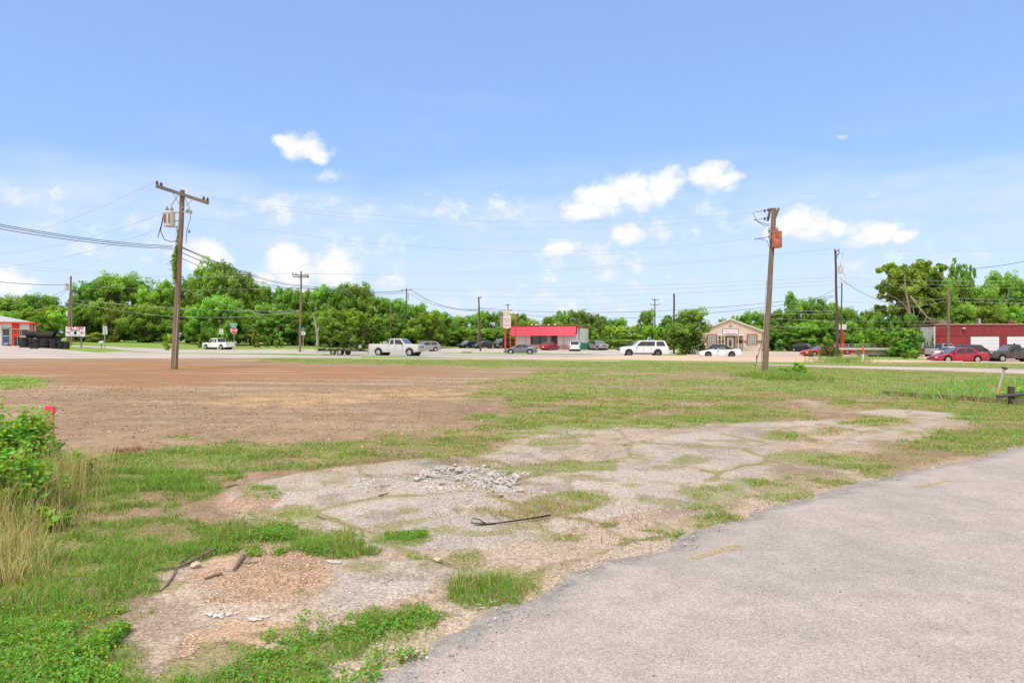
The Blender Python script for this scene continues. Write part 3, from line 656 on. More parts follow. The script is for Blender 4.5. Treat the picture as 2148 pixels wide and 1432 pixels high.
def cover(polys, n, h, size, label, name='ground_cover', bright=1.0, dry=0.0):
    XS = []; YS = []
    for P, k in polys:
        lo, hi = P.min(0), P.max(0); x = rng.uniform(lo[0], hi[0], int(n*k)); y = rng.uniform(lo[1], hi[1], int(n*k))
        m_ = zone(P, x, y, .06*np.ones_like(x), (fbm(x, y, 4, 3, 9)-.5)*.7); cl = fbm(x, y, 6, 3, 19)
        kk = rng.uniform(0, 1, len(x)) < m_*sst(.3, .6, cl); XS.append(x[kk]); YS.append(y[kk])
    x = np.concatenate(XS); y = np.concatenate(YS); n = len(x)
    z = T(x, y)+rng.uniform(0, 1, n)**1.5*h*(.4+1.1*fbm(x, y, 3, 2, 29))
    c = np.stack([rng.uniform(.12, .26, n), rng.uniform(.30, .46, n), rng.uniform(.03, .07, n)], 1)*bright
    c = np.where((rng.uniform(0, 1, n) < dry)[:, None], np.stack([rng.uniform(.3, .45, n), rng.uniform(.2, .3, n), rng.uniform(.06, .12, n)], 1), c)
    return leaves(name, np.stack([x, y, z], 1), rng.uniform(.6, 1.3, n)*size, c, label, 'weeds', 'stuff')
cover([(ZP([(-150,1290),(120,1280),(250,1290),(280,1330),(230,1400),(260,1500),(-200,1500)]), 1.0)], 60000, .07, .024, 'low clover with tiny yellow flowers in the near left corner', bright=1.1)
cover([(ZP([(440,1165),(520,1130),(590,1108),(640,1125),(720,1145),(738,1165),(650,1172),(600,1140),(560,1150),(480,1172)]), 1.0), (ell(850,1132,46,13), .14), (ZP([(330,1520),(400,1400),(560,1350),(700,1300),(760,1290),(880,1270),(920,1292),(820,1378),(745,1428),(690,1520)]), .9),
       (ell(1420,1125,22,9), .03), (ell(560,1040,40,12), .1)], 26000, .06, .022, 'creeping green weeds along the cracked pavement', dry=.06)
x, y = sample(9000, 3.3, 5, .9); P = ZP([(-150,1290),(120,1280),(250,1290),(280,1330),(230,1400),(260,1500),(-200,1500)]); k = (sdf(P, x, y) < 0) & (rng.uniform(0, 1, len(x)) < .35); x, y = x[k], y[k]
leaves('yellow_flowers', np.stack([x, y, T(x, y)+rng.uniform(.04, .085, len(x))], 1), .011, np.ones((len(x), 3))*np.array([.75, .58, .02]), 'tiny yellow flowers dotted over the clover', 'flowers', 'stuff', aspect=1)

# tall weeds on the right behind the old kerb
x, y = sample(60000, 18, 40, power=1.1); P = ZP([(1850,838),(1950,812),(2060,800),(2300,795),(2300,880),(2150,850),(1900,836)])
k = rng.uniform(0, 1, len(x)) < zone(P, x, y, .8*np.ones_like(x), (fbm(x, y, .8, 3, 33)-.5)*3); x, y = x[k], y[k]; n = len(x)
c = grass_cols(n, np.full(n, .12))*np.array([1.1, 1.15, 1.3]); blades('tall_grass', x, y, rng.uniform(.1, .36, n), .02, c*np.array([1.0, 1.05, 1.2]), 'tall pale green weeds behind the rusty kerb beam', .5)
for (px, py, rx, ry, hh, n, lab) in ((1640,792,.9,1.6,.42,2600,'unmown grass around the foot of the right near utility pole'), (1765,757,1.3,1.4,.6,1500,'rank grass around the far pole on the right')):
    q = gp(px, py); x = q.x+rng.normal(0, rx, n); y = q.y+rng.normal(0, ry, n); blades('tall_grass', x, y, rng.uniform(.15, 1, n)*hh, .03, grass_cols(n, np.full(n, .15)), lab, .4)
# seedy straw grass clump, lower left
q = Vector((flat(150, 1075)[0], flat(150, 1075)[1], 0)); XS = []; YS = []; HS = []
for (px, py, n, h, s) in ((120,1030,1000,.50,.20),(70,1120,450,.34,.16),(5,1230,600,.24,.12),(-5,1170,500,.30,.12),(30,1190,350,.26,.12),(145,1000,500,.38,.20),(95,1065,500,.42,.18),(0,1110,600,.5,.16)):
    fx, fy = flat(px, py); XS.append(rng.normal(fx, s, n)); YS.append(rng.normal(fy, s*1.2, n)); HS.append(rng.uniform(.3, 1.15, n)*h)
x, y, h = map(np.concatenate, (XS, YS, HS)); n = len(x)
k = rng.uniform(0, 1, n)[:, None] < .62
c = np.where(k, np.stack([rng.uniform(.50, .70, n), rng.uniform(.44, .60, n), rng.uniform(.22, .34, n)], 1), np.stack([rng.uniform(.16, .26, n), rng.uniform(.24, .33, n), rng.uniform(.05, .09, n)], 1))
blades('straw_grass', x, y, h, .0045, c, 'tall dry straw-coloured grass beside the leafy bush', .45)

# leafy weed bush at the left edge, stake behind it
def weed_bush(px, py, w, dpt, h, n, size, label, seed=1, stems=40, cat='bush', bright=1.0):
    fx, fy = flat(px, py) if py > 800 else (gp(px, py).x, gp(px, py).y); z0 = Tz(fx, fy)
    t = thing('leafy_bush', label, cat, (fx, fy, z0)); r = np.random.default_rng(seed)
    P = []; mb = MB()
    for i in range(stems):
        a = r.uniform(0, 2*np.pi); rr = r.uniform(0, 1)**.5; ex, ey = math.cos(a)*rr*w/2, math.sin(a)*rr*dpt/2
        eh = h*(1-.55*rr**2)*r.uniform(.6, 1.05); bx, by = ex*.45, ey*.45
        mb.tube([(bx, by, -.02), (bx*.8+ex*.2, by*.8+ey*.2, eh*.5), (ex, ey, eh)], [.006*h+.003, .005, .002], 5)
        m = int(n/stems); tt = r.uniform(.12, 1, m); P.append(np.stack([bx+(ex-bx)*tt+r.normal(0, .08*w/1.5, m), by+(ey-by)*tt+r.normal(0, .08*w/1.5, m), eh*tt+r.normal(0, .05*h, m)], 1))
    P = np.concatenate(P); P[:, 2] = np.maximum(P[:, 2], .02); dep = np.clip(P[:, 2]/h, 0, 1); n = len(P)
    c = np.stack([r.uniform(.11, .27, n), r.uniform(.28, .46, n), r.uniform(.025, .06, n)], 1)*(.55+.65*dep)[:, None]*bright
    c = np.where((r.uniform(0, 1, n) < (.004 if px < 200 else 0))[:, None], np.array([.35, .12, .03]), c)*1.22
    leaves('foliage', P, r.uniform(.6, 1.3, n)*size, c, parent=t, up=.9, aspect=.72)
    mb.build('stems', mat('green_stem', (.16, .17, .06)), t); return t
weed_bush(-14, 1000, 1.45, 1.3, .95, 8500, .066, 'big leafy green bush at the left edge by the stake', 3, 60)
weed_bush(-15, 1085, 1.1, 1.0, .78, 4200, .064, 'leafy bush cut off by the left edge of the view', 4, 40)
weed_bush(150, 1000, .5, .45, .42, 520, .07, 'small leafy weed in the straw grass right of the big bush', 5, 12)
weed_bush(98, 1112, .40, .35, .26, 240, .075, 'low reddish green weed below the big bush', 6, 10)
weed_bush(1668, 786, 1.5, 1.5, .75, 900, .16, 'bright green weed beside the right near utility pole', 8, 20)
weed_bush(2165, 846, 1.3, 1.5, .7, 1000, .09, 'yellow-green leafy weed behind the black pipe rail', 9, 24, bright=1.25)
# ------------------------------------------------------------------ utility poles and wires
M_POLE = mat('weathered_pole_wood', (.21, .155, .12), .85, 0, .35, 2.0, .5, .2, stretch=(6, 6, .5))
M_POLE2 = mat('dark_pole_wood', (.105, .075, .062), .85, 0, .35, 2.0, .5, .2, stretch=(6, 6, .5))
M_ARM = mat('grey_crossarm_wood', (.20, .165, .13), .85, 0, .3, 3, .3, .2)
M_GALV = mat('galvanised_steel', (.42, .43, .44), .45, .6, .12, 4)
M_INS = mat('brown_porcelain', (.09, .045, .035), .3)
M_INSG = mat('grey_porcelain', (.30, .31, .33), .35)
M_WIRE = mat('wire_black', (.06, .06, .065), .6)
M_WIREG = mat('wire_grey', (.38, .39, .40), .6)
M_TANK = mat('grey_tank_paint', (.52, .54, .54), .45, 0, .08, 4)
M_RUST = mat('rust', (.27, .10, .045), .85, 0, .4, 9, .3)
M_ORNG = mat('faded_orange_tank_paint', (.55, .14, .07), .6, 0, .3, 3, .1, dirt=(.22, .10, .09))
M_BLACK = mat('black_rubber_cable', (.02, .02, .022), .6)

def pole(name, label, base, top, r0, r1, mt=None, group=None):
    """a leaning tapered pole; returns thing, local top"""
    t = thing(name, label, 'utility pole', base, 0, group)
    tp = Vector(top)-Vector(base); n = 10
    pts = [(0, 0, -.3)] + [tuple(tp*(i/n) + Vector((.012*math.sin(i*1.7), 0, 0))) for i in range(1, n+1)]
    rr = [r0] + [r0+(r1-r0)*i/n for i in range(1, n+1)]
    MB().tube(pts, rr, 14).build('pole', mt or M_POLE, t, True)
    return t, tp
def insul(mb, c, s=1.0):
    mb.lathe([(.02*s, 0), (.055*s, .0), (.06*s, .03*s), (.035*s, .05*s), (.065*s, .07*s), (.06*s, .10*s), (.03*s, .13*s), (.035*s, .16*s), (.0, .17*s)], 10, c)
def crossarm(t, tp, dz, halfL, yaw, tilt=0.0, pins=(-.95, -.8, .8, .95), mt=None, braces=True, thick=.11, gap=.19, pinmt=None):
    c = Vector(tp)*((tp.z-dz)/tp.z); d = Vector((math.cos(yaw)*math.cos(tilt), math.sin(yaw)*math.cos(tilt), math.sin(tilt)))
    nrm = Vector((-math.sin(yaw), math.cos(yaw), 0)); c = c - nrm*gap
    mb = MB(); M = Matrix((d, nrm, d.cross(nrm))).transposed()
    mb.box(c, (2*halfL, thick*.9, thick*1.15), M=M); arm = mb.build('crossarm', mt or M_ARM, t)
    ends = []
    for p in pins:
        q = c + d*halfL*p + Vector((0, 0, thick*.6)); mb = MB(); insul(mb, q, 1.25); mb.build('insulator', pinmt or M_INS, t); ends.append(q+Vector((0, 0, .2)))
    if braces:
        for sgn in (-1, 1):
            mb = MB(); b0 = c + d*halfL*.45*sgn - nrm*thick*.55; b1 = Vector(tp)*((tp.z-dz-halfL*.55)/tp.z) - nrm*(gap-.04)
            mb.tube([b0, b1], .018, 5).build('brace', M_GALV, t)
    base = Vector(t.location); return [base+e for e in ends]
def tank(t, c, r, h, mt, stripes=None, name='transformer', bush=2):
    o = MB().lathe([(r*.8, 0), (r*.97, .01), (r, .05), (r, h*.86), (r*1.05, h*.87), (r*1.05, h*.92), (r*.92, h*.97), (r*.3, h), (0, h)], 20, c).build(name, mt, t, True)
    if stripes:
        mb = MB()
        for a, z0, z1, w in stripes:
            ca, sa = math.cos(a), math.sin(a); k = r+.012; tx, ty = -sa*w/2, ca*w/2
            mb.add([(c[0]+ca*k-tx, c[1]+sa*k-ty, c[2]+z0*h), (c[0]+ca*k+tx, c[1]+sa*k+ty, c[2]+z0*h), (c[0]+ca*k+tx, c[1]+sa*k+ty, c[2]+z1*h), (c[0]+ca*k-tx, c[1]+sa*k-ty, c[2]+z1*h)], [(0,1,2,3)])
        mb.build('rust_streak', M_RUST, o)
    for i in range(bush):
        mb = MB(); insul(mb, (c[0]+(i-.5*(bush-1))*r*.9, c[1], c[2]+h*.97), 1.6); mb.build('bushing', M_INSG, o)
    return o

# --- near left pole
b = gp(365, 774); d1 = b.y; P1top = pt(383, 399, d1)
P1, tp1 = pole('utility_pole', 'tall leaning wooden pole in the brown dirt with a rust-streaked grey transformer', b, P1top, .185, .125)
a1 = crossarm(P1, tp1, .28, 1.36, R(32), R(-14.0), thick=.14)
tank(P1, Vector(tp1)*((tp1.z-2.05)/tp1.z)+Vector((-.52, -.22, 0)), .29, .86, M_TANK, [(R(-125), .2, .78, .05), (R(-112), .2, .78, .035), (R(-100), .2, .8, .05), (R(-66), .2, .78, .07)])
mb = MB(); q = Vector(tp1)*((tp1.z-1.2)/tp1.z); 
for c_, d_ in (((-.25, -.1, -.05), (.34, .08, .06)), ((-.25, -.1, -.5), (.34, .08, .06)), ((.28, -.05, 0), (.5, .07, .07))): MB().box(q+Vector(c_), d_).build('bracket', M_GALV, P1)
mb = MB(); q = Vector(tp1)*((tp1.z-1.25)/tp1.z)
mb.tube([q+Vector((-.8,-.3,.05)), q+Vector((-.95,-.3,-.7)), q+Vector((-1.15,-.3,-1.4))], .022, 5); mb.tube([q+Vector((-.78,-.3,0)), q+Vector((-1.0,-.3,-1.0)), q+Vector((-.8,-.3,-1.5)), q+Vector((-.5,-.2,-1.62)), q+Vector((-.16,-.1,-1.55))], .022, 5)
mb.tube([q+Vector((.14,0,.9)), q+Vector((.45,-.05,.3)), q+Vector((.5,0,-.3)), q+Vector((.3,0,-.9)), q+Vector((.25,0,-1.7))], .014, 5); mb.tube([q+Vector((-.1,-.1,1.0)), q+Vector((-.3,-.2,.6)), q+Vector((-.5,-.2,.35))], .014, 5); mb.build('cable', M_BLACK, P1)
for c_, s_ in (((.55,-.05,-.05), 1.2), ((.36,-.05,.0), 1.4), ((.42,0,-1.1), 1.3)): mb = MB(); insul(mb, q+Vector(c_), s_); mb.build('cutout', M_INSG, P1)
# ground wire moulding down the pole, dark knots
MB().tube([Vector(tp1)*.0+Vector((.12,-.15,.1)), Vector(tp1)*.36+Vector((.12,-.13,0))], .022, 5).build('conduit', M_GALV, P1)
def vine(pole_base, tp, s0, s1, n, w, label, seed, size=.10, side=-1):
    r = np.random.default_rng(seed); s = r.uniform(s0, s1, n); env = np.sin(np.clip((s-s0)/(s1-s0), 0, 1)*np.pi)**.5*(.35+.65*fbm(s*20, s*0, 1, 3, seed))
    x = tp.x*s + side*(.08+np.abs(r.normal(0, .5, n))*w*env); y = tp.y*s + r.normal(0, .14, n); z = tp.z*s
    t = thing('climbing_vine', label, 'vine', pole_base); c = np.stack([r.uniform(.15, .32, n), r.uniform(.28, .46, n), r.uniform(.03, .07, n)], 1)
    leaves('foliage', np.stack([x, y, z], 1), r.uniform(.6, 1.3, n)*size, c, parent=t, up=.1, aspect=.8)
    mb = MB(); mb.tube([Vector(tp)*(s0+(s1-s0)*i/8)+Vector((side*(.17+.04*math.sin(i)), -.05, 0)) for i in range(9)], .02, 5); mb.build('stem', mat('vine_stem', (.12,.09,.06)), t)
vine(b, tp1, .50, .685, 1100, .38, 'green vine climbing the middle of the left near utility pole', 21, .12)
vine(b, tp1, .685, .80, 160, .13, 'thin dark vine below the transformer of the left near pole', 22, .09)
# --- near right pole
b = gp(1604, 781); d2 = b.y; P2top = pt(1624, 437, d2)
P2, tp2 = pole('utility_pole', 'leaning wooden pole in tall grass with a faded orange transformer', b, P2top, .17, .135)
for sgn, yaw in ((-1, 68), (1, 68)):
    c = Vector(tp2)+Vector((sgn*.24, 0, -.12)); mb = MB(); dd = Vector((.20, -.75, -.42)).normalized() if sgn < 0 else Vector((-.20, .75, -.42)).normalized()
    q0 = c + Vector((0, 0, .14)); q1 = c + Vector((-.12*1, -.1*sgn, -.62)) if sgn < 0 else c+Vector((-.22, .1, -.62))
    mb.tube([q0 + Vector((.03, 0, 0)), q1], .075, 4); mb.build('crossarm', M_ARM, P2)
tank(P2, Vector(tp2)*((tp2.z-2.4)/tp2.z)+Vector((.16, -.36, 0)), .29, 1.0, M_ORNG, [(R(-110), .55, .95, .22)], bush=1)
for dz, ln in ((.08, .95), (.55, 1.0)):
    mb = MB(); q = Vector(tp2)+Vector((-.25, -.1, -dz))
    for i in range(2): mb.lathe([(.02, -.05), (.08, -.03), (.1, 0), (.08, .03), (.02, .05)], 10, q+Vector((-.15-i*.2, 0, -.04-i*.05)), 'x')
    mb.tube([q, q+Vector((-ln, 0, -.18))], .016, 5); mb.build('insulator', M_INS, P2)
mb = MB(); q = Vector(tp2)
mb.tube([q+Vector((-1.3,-.1,-.28)), q+Vector((-1.05,-.1,-.8)), q+Vector((-.7,-.2,-1.05)), q+Vector((-.3,-.2,-1.1))], .015, 5); mb.tube([q+Vector((-1.25,-.1,-.66)), q+Vector((-.9,-.1,-.85)), q+Vector((-.5,-.15,-.98)), q+Vector((-.15,-.2,-.98))], .015, 5)
mb.tube([q+Vector((-1.2,0,-1.85)), q+Vector((-.5,-.1,-1.75)), q+Vector((-.1,-.15,-1.6))], .02, 5); mb.tube([q+Vector((-.9,0,-1.83)), q+Vector((-.45,-.1,-1.95)), q+Vector((-.35,-.1,-2.3)), q+Vector((-.12,-.1,-2.5))], .015, 5)
mb.tube([q+Vector((-.25,-.2,-1.2)), q+Vector((-.42,-.2,-1.7)), q+Vector((-.3,-.2,-2.2)), q+Vector((-.1,-.15,-2.55))], .014, 5); mb.build('cable', M_BLACK, P2)
for c_, s_ in (((-.35,-.2,-1.5), 1.9), ((-.32,-.2,-1.85), 1.6)): mb = MB(); insul(mb, q+Vector(c_), s_); mb.build('cutout', M_INSG, P2)
mb = MB(); mb.tube([Vector(tp2)*.05+Vector((-.22,-.02,0)), Vector(tp2)*.56+Vector((-.2,0,0))], .022, 5); mb.build('conduit', M_GALV, P2)
mb = MB(); mb.tube([(-.15,-.02,1.9), (-.55,-.3,.9), (-.8,-.4,-.05)], .02, 5); mb.tube([(-.17,0,2.2), (-.25,-.2,.9), (-.3,-.3,-.05)], .014, 5); mb.box((-.58,-.3,.86), (.05,.05,.35)); mb.build('guy_wire', M_WIRE, P2)
# --- third pole (vine at foot) and its thin companion
b = gp(1757, 751.5); d3 = b.y; P3top = pt(1752.5, 527, d3)
P3, tp3 = pole('utility_pole', 'tall dark pole by the red cars with a light grey transformer', b, P3top, .17, .12, M_POLE2)
tank(P3, Vector(tp3)*((tp3.z-2.6)/tp3.z)+Vector((.52, -.1, 0)), .26, .85, M_TANK, bush=1)
a3 = crossarm(P3, tp3, -.05, .35, R(10), 0, (-.6, .95), braces=False, pinmt=M_INSG)
mb = MB(); q = Vector(tp3); mb.tube([q+Vector((.1,-.1,-.5)), q+Vector((.45,-.1,-.05))], .05, 4); mb.tube([q+Vector((.1,-.1,-.9)), q+Vector((.35,-.1,-.2))], .03, 4); mb.build('arm_brace', M_ARM, P3)
mb = MB(); mb.tube([q+Vector((.35,-.1,-.2)), q+Vector((.7,-.1,-.35)), q+Vector((.85,-.1,-.15)), q+Vector((.95,-.1,-.3)), q+Vector((.75,-.1,-.75))], .03, 5); mb.tube([q+Vector((.75,-.1,-.75)), q+Vector((.5,-.1,-1.6))], .014, 4); mb.tube([q+Vector((.75,-.1,-2.1)), q+Vector((.95,-.1,-2.6)), q+Vector((1.2,-.1,-3.1))], .02, 4); mb.build('cutout', M_INSG, P3)
b = gp(1763.5, 747.5); P3b, tp3b = pole('utility_pole', 'short thin black pole beside the red sign post', b, pt(1766, 593, b.y), .10, .08, M_POLE2)
b = gp(1757, 751.5); vine(b+Vector((0, -.2, 0)), tp3, .0, .085, 260, .5, 'leafy vine around the foot of the dark pole by the red cars', 23, .16, 1)
# --- others
b = gp(629, 738.5); d4 = b.y; P4, tp4 = pole('utility_pole', 'wooden pole with a wide crossarm beside the stop sign street', b, pt(632, 569, d4), .17, .11)
a4 = crossarm(P4, tp4, .55, 1.22, R(-8), R(-4.5), (-.95, -.55, .55, .9), M_POLE2); crossarm(P4, tp4, .80, 1.1, R(10), R(-2), (.8,), M_POLE2)
MB().tube([(-.4, 0, -.05), (-.15, 0, 3.2)], .02, 4).build('guy_wire', M_WIRE, P4)
b = gp(143.5, 724.9); d5 = b.y; P5, tp5 = pole('utility_pole', 'dark topped pole behind the tyre shop sign with a small transformer', b, pt(149, 579, d5), .17, .11)
tank(P5, Vector(tp5)*((tp5.z-1.9)/tp5.z)+Vector((-.48, -.1, 0)), .26, .75, M_TANK, bush=1); MB().box(Vector(tp5)*.46+Vector((-.25, -.12, 0)), (.25, .2, .55)).build('meter_box', M_TANK, P5)
MB().tube([(.0, 0, tp5.z-.25), (.35, 0, tp5.z-.5)], .03, 5).build('bracket', M_INSG, P5)
b = gp(150, 723.5); P5b, tp5b = pole('utility_pole', 'slim brown pole just right of the pole behind the tyre shop sign', b, pt(151.5, 607, b.y), .12, .09)
b = gd(849, 152); d6 = b.y; P6, tp6 = pole('utility_pole', 'far dark pole with one crossarm rising behind the silver pickup', b, pt(853, 604, d6), .16, .11, M_POLE2)
a6 = crossarm(P6, tp6, .5, 1.15, R(0), R(1), (-.95, .0, .9), M_POLE2); MB().box(Vector(tp6)+Vector((.32, 0, -1.9)), (.14, .14, 1.5)).build('equipment', M_POLE2, P6)
b = gd(820, 140); P7, tp7 = pole('utility_pole', 'bare pale grey pole left of the silver pickup cab', b, pt(819.5, 640, 140), .17, .13, M_ARM)
b = gd(778, 185); P8, tp8 = pole('utility_pole', 'distant pole top showing above the trees behind the trailer', b, pt(779, 621, 185), .15, .12, M_POLE2)
b = gp(1008, 737); d9 = b.y; P9, tp9 = pole('utility_pole', 'dark pole topped by a lamp beside the parked blue cars', b, pt(1004, 623, d9), .16, .12, M_POLE2)
mb = MB(); mb.tube([Vector(tp9)+Vector((0,0,-.15)), Vector(tp9)+Vector((.3,0,.05)), Vector(tp9)+Vector((.42,0,-.1))], .05, 6); mb.lathe([(.05,.12),(.16,.05),(.2,-.12),(.12,-.2),(0,-.22)], 10, Vector(tp9)+Vector((.3,0,.02))); mb.build('lamp_head', M_INSG, P9)
b = gd(1002.5, 128); P9b, _ = pole('utility_pole', 'grey pole standing right behind the lamp pole', b, pt(1003.5, 668, 128), .13, .11, M_ARM)
b = gd(1066, 172); d10 = b.y; P10, tp10 = pole('utility_pole', 'far black pole with two crossarms above the shop sign', b, pt(1065.5, 637.5, d10), .17, .12, M_POLE2)
a10 = crossarm(P10, tp10, 1.55, 1.05, R(0), 0, (-.9, .9), M_POLE2); a10b = crossarm(P10, tp10, .3, .62, R(0), 0, (-.9, .9), M_POLE2, False)
b = gd(1374, 165); d11 = b.y; P11, tp11 = pole('utility_pole', 'far dark pole above the bushes behind the long white SUV', b, pt(1373.5, 626, d11), .16, .11, M_POLE2)
a11 = crossarm(P11, tp11, 1.5, 1.1, R(0), 0, (-.9, .9), M_POLE2); a11b = crossarm(P11, tp11, .35, .8, R(0), 0, (-.95, .95), M_POLE2, False)
b = gd(1254.5, 145); P12, tp12 = pole('utility_pole', 'small dark pole right of the red shop', b, pt(1256, 658, 145), .15, .11, M_POLE2)
b = gp(1413.5, 742.3); P13, tp13 = pole('utility_pole', 'plain bare pole beside the round tree', b, pt(1414, 616, b.y), .135, .12, M_POLE2)
b = gd(1989.5, 88); d14 = b.y; P14, tp14 = pole('utility_pole', 'brown pole in front of the red garage', b, pt(1990.5, 607, d14), .17, .13)

# --- wires
NW = [0]
def wire(p0, p1, sag, r, label, group, mt=None, n=22):
    p0, p1 = Vector(p0), Vector(p1); pts = []
    for i in range(n+1):
        s = i/n; q = p0.lerp(p1, s); q.z -= sag*4*s*(1-s); pts.append(q)
    c = pts[0].copy(); o = MB().tube([q-c for q in pts], r, 5).build('overhead_wire', mt or M_WIRE, None, True); o.location = c
    return tag(o, label, 'wire', group)
def wires(lst, label, group, r=.012, mt=None):
    for a_, b_2, sag in lst: wire(a_, b_2, sag, r, label, group, mt)
g = 'three cables from the left edge to the left near pole'
wires([(pt(-60, 459, 24), pt(362, 515.5, d1), .18), (pt(-60, 463, 24), pt(362, 518.5, d1), .18), (pt(-60, 469, 24), pt(362, 521.5, d1), .18)], 'thick black cable from the left edge to the left near pole', g, .014)
g = 'cables from the left near pole down to the crossarm pole'
wires([(pt(379, 517, d1), pt(631, 597.5, d4), .5), (pt(379, 519, d1), pt(631, 599.5, d4), .55), (pt(379, 529, d1), pt(631, 604, d4), .6)], 'black cable sloping right from the left near pole toward the crossarm pole', g, .022)
wires([(pt(378, 540, d1), pt(620, 600, d4), .9)], 'lowest sagging cable between the left near pole and the crossarm pole', None, .016)
wires([(pt(376, 601, d1), pt(629, 649, d4), 1.1)], 'pale low cable crossing the dark trees right of the left near pole', None, .018, M_WIREG)
g = 'cables from the crossarm pole to the far pole'
wires([(pt(631, 597.5, d4), pt(848, 611, d6), .6), (pt(631, 601, d4), pt(848, 614, d6), .7), (pt(631, 604, d4), pt(848, 609, d6), .5)], 'black cable from the crossarm pole to the far pole with one crossarm', g, .032)
g = 'cables from the far crossarm pole down to the lamp pole'
wires([(pt(863, 610, d6), pt(1004, 650, d9), 1.1), (pt(864, 607, d6), pt(1004, 648, d9), 1.4), (pt(858, 616, d6), pt(1004, 652, d9), 1.0)], 'cable sloping from the far crossarm pole to the lamp pole', g, .03)
g = 'high thin conductors between the two near poles'
wires([(a1[2], pt(1578, 446, d2), .95), (a1[3], pt(1574, 455, d2), 1.15)], 'high thin wire between the two near poles', g, .0055, M_WIREG)
wires([(pt(398, 455, d1), pt(1576, 500.5, d2), 1.25)], 'lower thin wire sagging between the two near poles', None, .0065, M_WIREG)
g = 'wires running down left from the left near pole'
wires([(a1[0], pt(-80, 506, 75), 1.0), (pt(346, 446, d1), pt(-80, 527, 75), 1.0), (pt(340, 478, d1), pt(-80, 556, 70), .9)], 'thin wire running down left from the top of the left near pole', g, .009, M_WIREG)
g = 'thin wires across the sky between far poles'
wires([(a4[2], a3[0], .9), (a4[3], a3[1], 1.2)], 'thin wire from the crossarm pole to the tall dark pole by the red cars', g, .013, M_WIREG)
wires([(a4[0], pt(-80, 540, 80), 1.2), (a4[1], pt(-80, 548, 80), 1.2)], 'thin wire from the crossarm pole out past the left edge', 'thin wires from the crossarm pole to the left edge', .012, M_WIREG)
g = 'three long wires from the far crossarm pole to the tall dark pole'
wires([(a6[1], pt(1748, 581.5, d3), .5), (a6[2], pt(1748, 588.5, d3), .9), (pt(850, 616, d6), pt(1748, 596, d3), 1.1)], 'long level wire from the far crossarm pole to the tall dark pole', g, .016, M_WIREG)
g = 'long low cables from the lamp pole to the tall dark pole'
wires([(pt(1006, 646, d9), pt(1748, 620, d3), 1.3), (pt(1006, 650, d9), pt(1748, 623, d3), 1.9)], 'low cable from the lamp pole to the tall dark pole by the red cars', g, .022)
wires([(a10b[0], pt(1005, 648, d9), .3), (a10b[1], a11b[0], .9), (a10[1], a11[0], .9), (a10[0], pt(1004, 645, d9), .3)], 'wire joining the far poles above the red shop', 'wires between the far poles above the red shop', .02, M_WIREG)
wires([(a11b[1], pt(1748, 652, d3), .8), (a11[1], pt(1748, 658, d3), .8)], 'wire from the far pole behind the bushes toward the tall dark pole', 'wires right of the far pole behind the bushes', .018, M_WIREG)
g = 'pale low cables crossing the left trees'
wires([(pt(152, 628, 88), pt(629, 651, d4), .5), (pt(152, 634, 88), pt(629, 652, d4), 1.4)], 'pale cable crossing the left trees below the pole tops', g, .018, M_WIREG)
wires([(pt(-60, 584, 70), pt(147, 597, d5), .25)], 'thick cable from the left edge to the pole behind the tyre sign', None, .03)
wires([(pt(149, 597.5, d5), pt(629, 602, d4), .5)], 'pale wire from the pole behind the tyre sign to the crossarm pole', None, .013, M_WIREG)
wires([(pt(142, 606, d5), pt(60, 630, 100), .3), (pt(142, 608, d5), pt(60, 650, 100), .5)], 'service wire dropping left from the pole behind the tyre sign', 'service wires at the pole behind the tyre sign', .018)
g = 'thin wires from the tall dark pole to the right edge'
wires([(a3[1], pt(2300, 514, 76), .5), (pt(1762, 582, d3), pt(2300, 580, 90), .5), (pt(1762, 590, d3), pt(2300, 588, 90), .5), (pt(1762, 596, d3), pt(2300, 596, 90), .5)], 'thin level wire from the tall dark pole to the right edge', g, .011, M_WIREG)
wires([(pt(1762, 584, d3), pt(1905, 640, 92), .8)], 'black cable dropping from the tall dark pole into the right trees', None, .026)
wires([(pt(2030, 564, 92), pt(2300, 508, 70), .5)], 'black cable rising from the right trees to the right edge', None, .03)
g = 'pale low cables crossing in front of the right trees'
wires([(pt(1620, 668, 80), pt(1989, 673, d14), .2), (pt(1620, 684, 80), pt(1989, 686, d14), .2), (pt(1768, 632, 84), pt(1989, 625, d14), .3), (pt(1768, 650, 84), pt(1989, 631, d14), .4)], 'pale cable crossing low in front of the right trees', g, .014, M_WIREG)
wires([(pt(1990, 624, d14), pt(2300, 622, 84), .3), (pt(1990, 631, d14), pt(2300, 630, 84), .3)], 'cable from the brown garage pole to the right edge', 'cables right of the garage pole', .014, M_WIREG)
wires([(pt(1764, 600, d3), pt(1580, 668, 70), .4)], 'black service cable sloping left below the light grey transformer', None, .02)
# ------------------------------------------------------------------ vehicles
def paint(name, rgb, metal=.3, rough=.32, coat=.5, var=.05):
    if name in MATS: return MATS[name]
    m = mat(name, rgb, rough, metal, var, 1.5, 0, .5); m.node_tree.nodes['Principled BSDF'].inputs['Coat Weight'].default_value = coat
    m.node_tree.nodes['Principled BSDF'].inputs['Coat Roughness'].default_value = .08; return m
M_GLASS = mat('tinted_car_glass', (.018, .022, .026), .06, 0, .1, 2, 0, .9)
M_GLASSL = mat('lighter_car_glass', (.10, .13, .15), .06, 0, .1, 2, 0, .9)
M_TYRE = mat('tyre_rubber', (.022, .021, .021), .85, 0, .2, 6, .2, .2)
M_RIM = mat('alloy_rim', (.50, .50, .52), .3, .8, .1, 4)
M_RIMD = mat('dark_gap', (.03, .03, .032), .6)
M_STEEL = mat('dull_steel_rim', (.42, .40, .38), .5, .4, .2, 6)
M_CHROME = mat('chrome_trim', (.62, .62, .63), .18, .9, .05, 4)
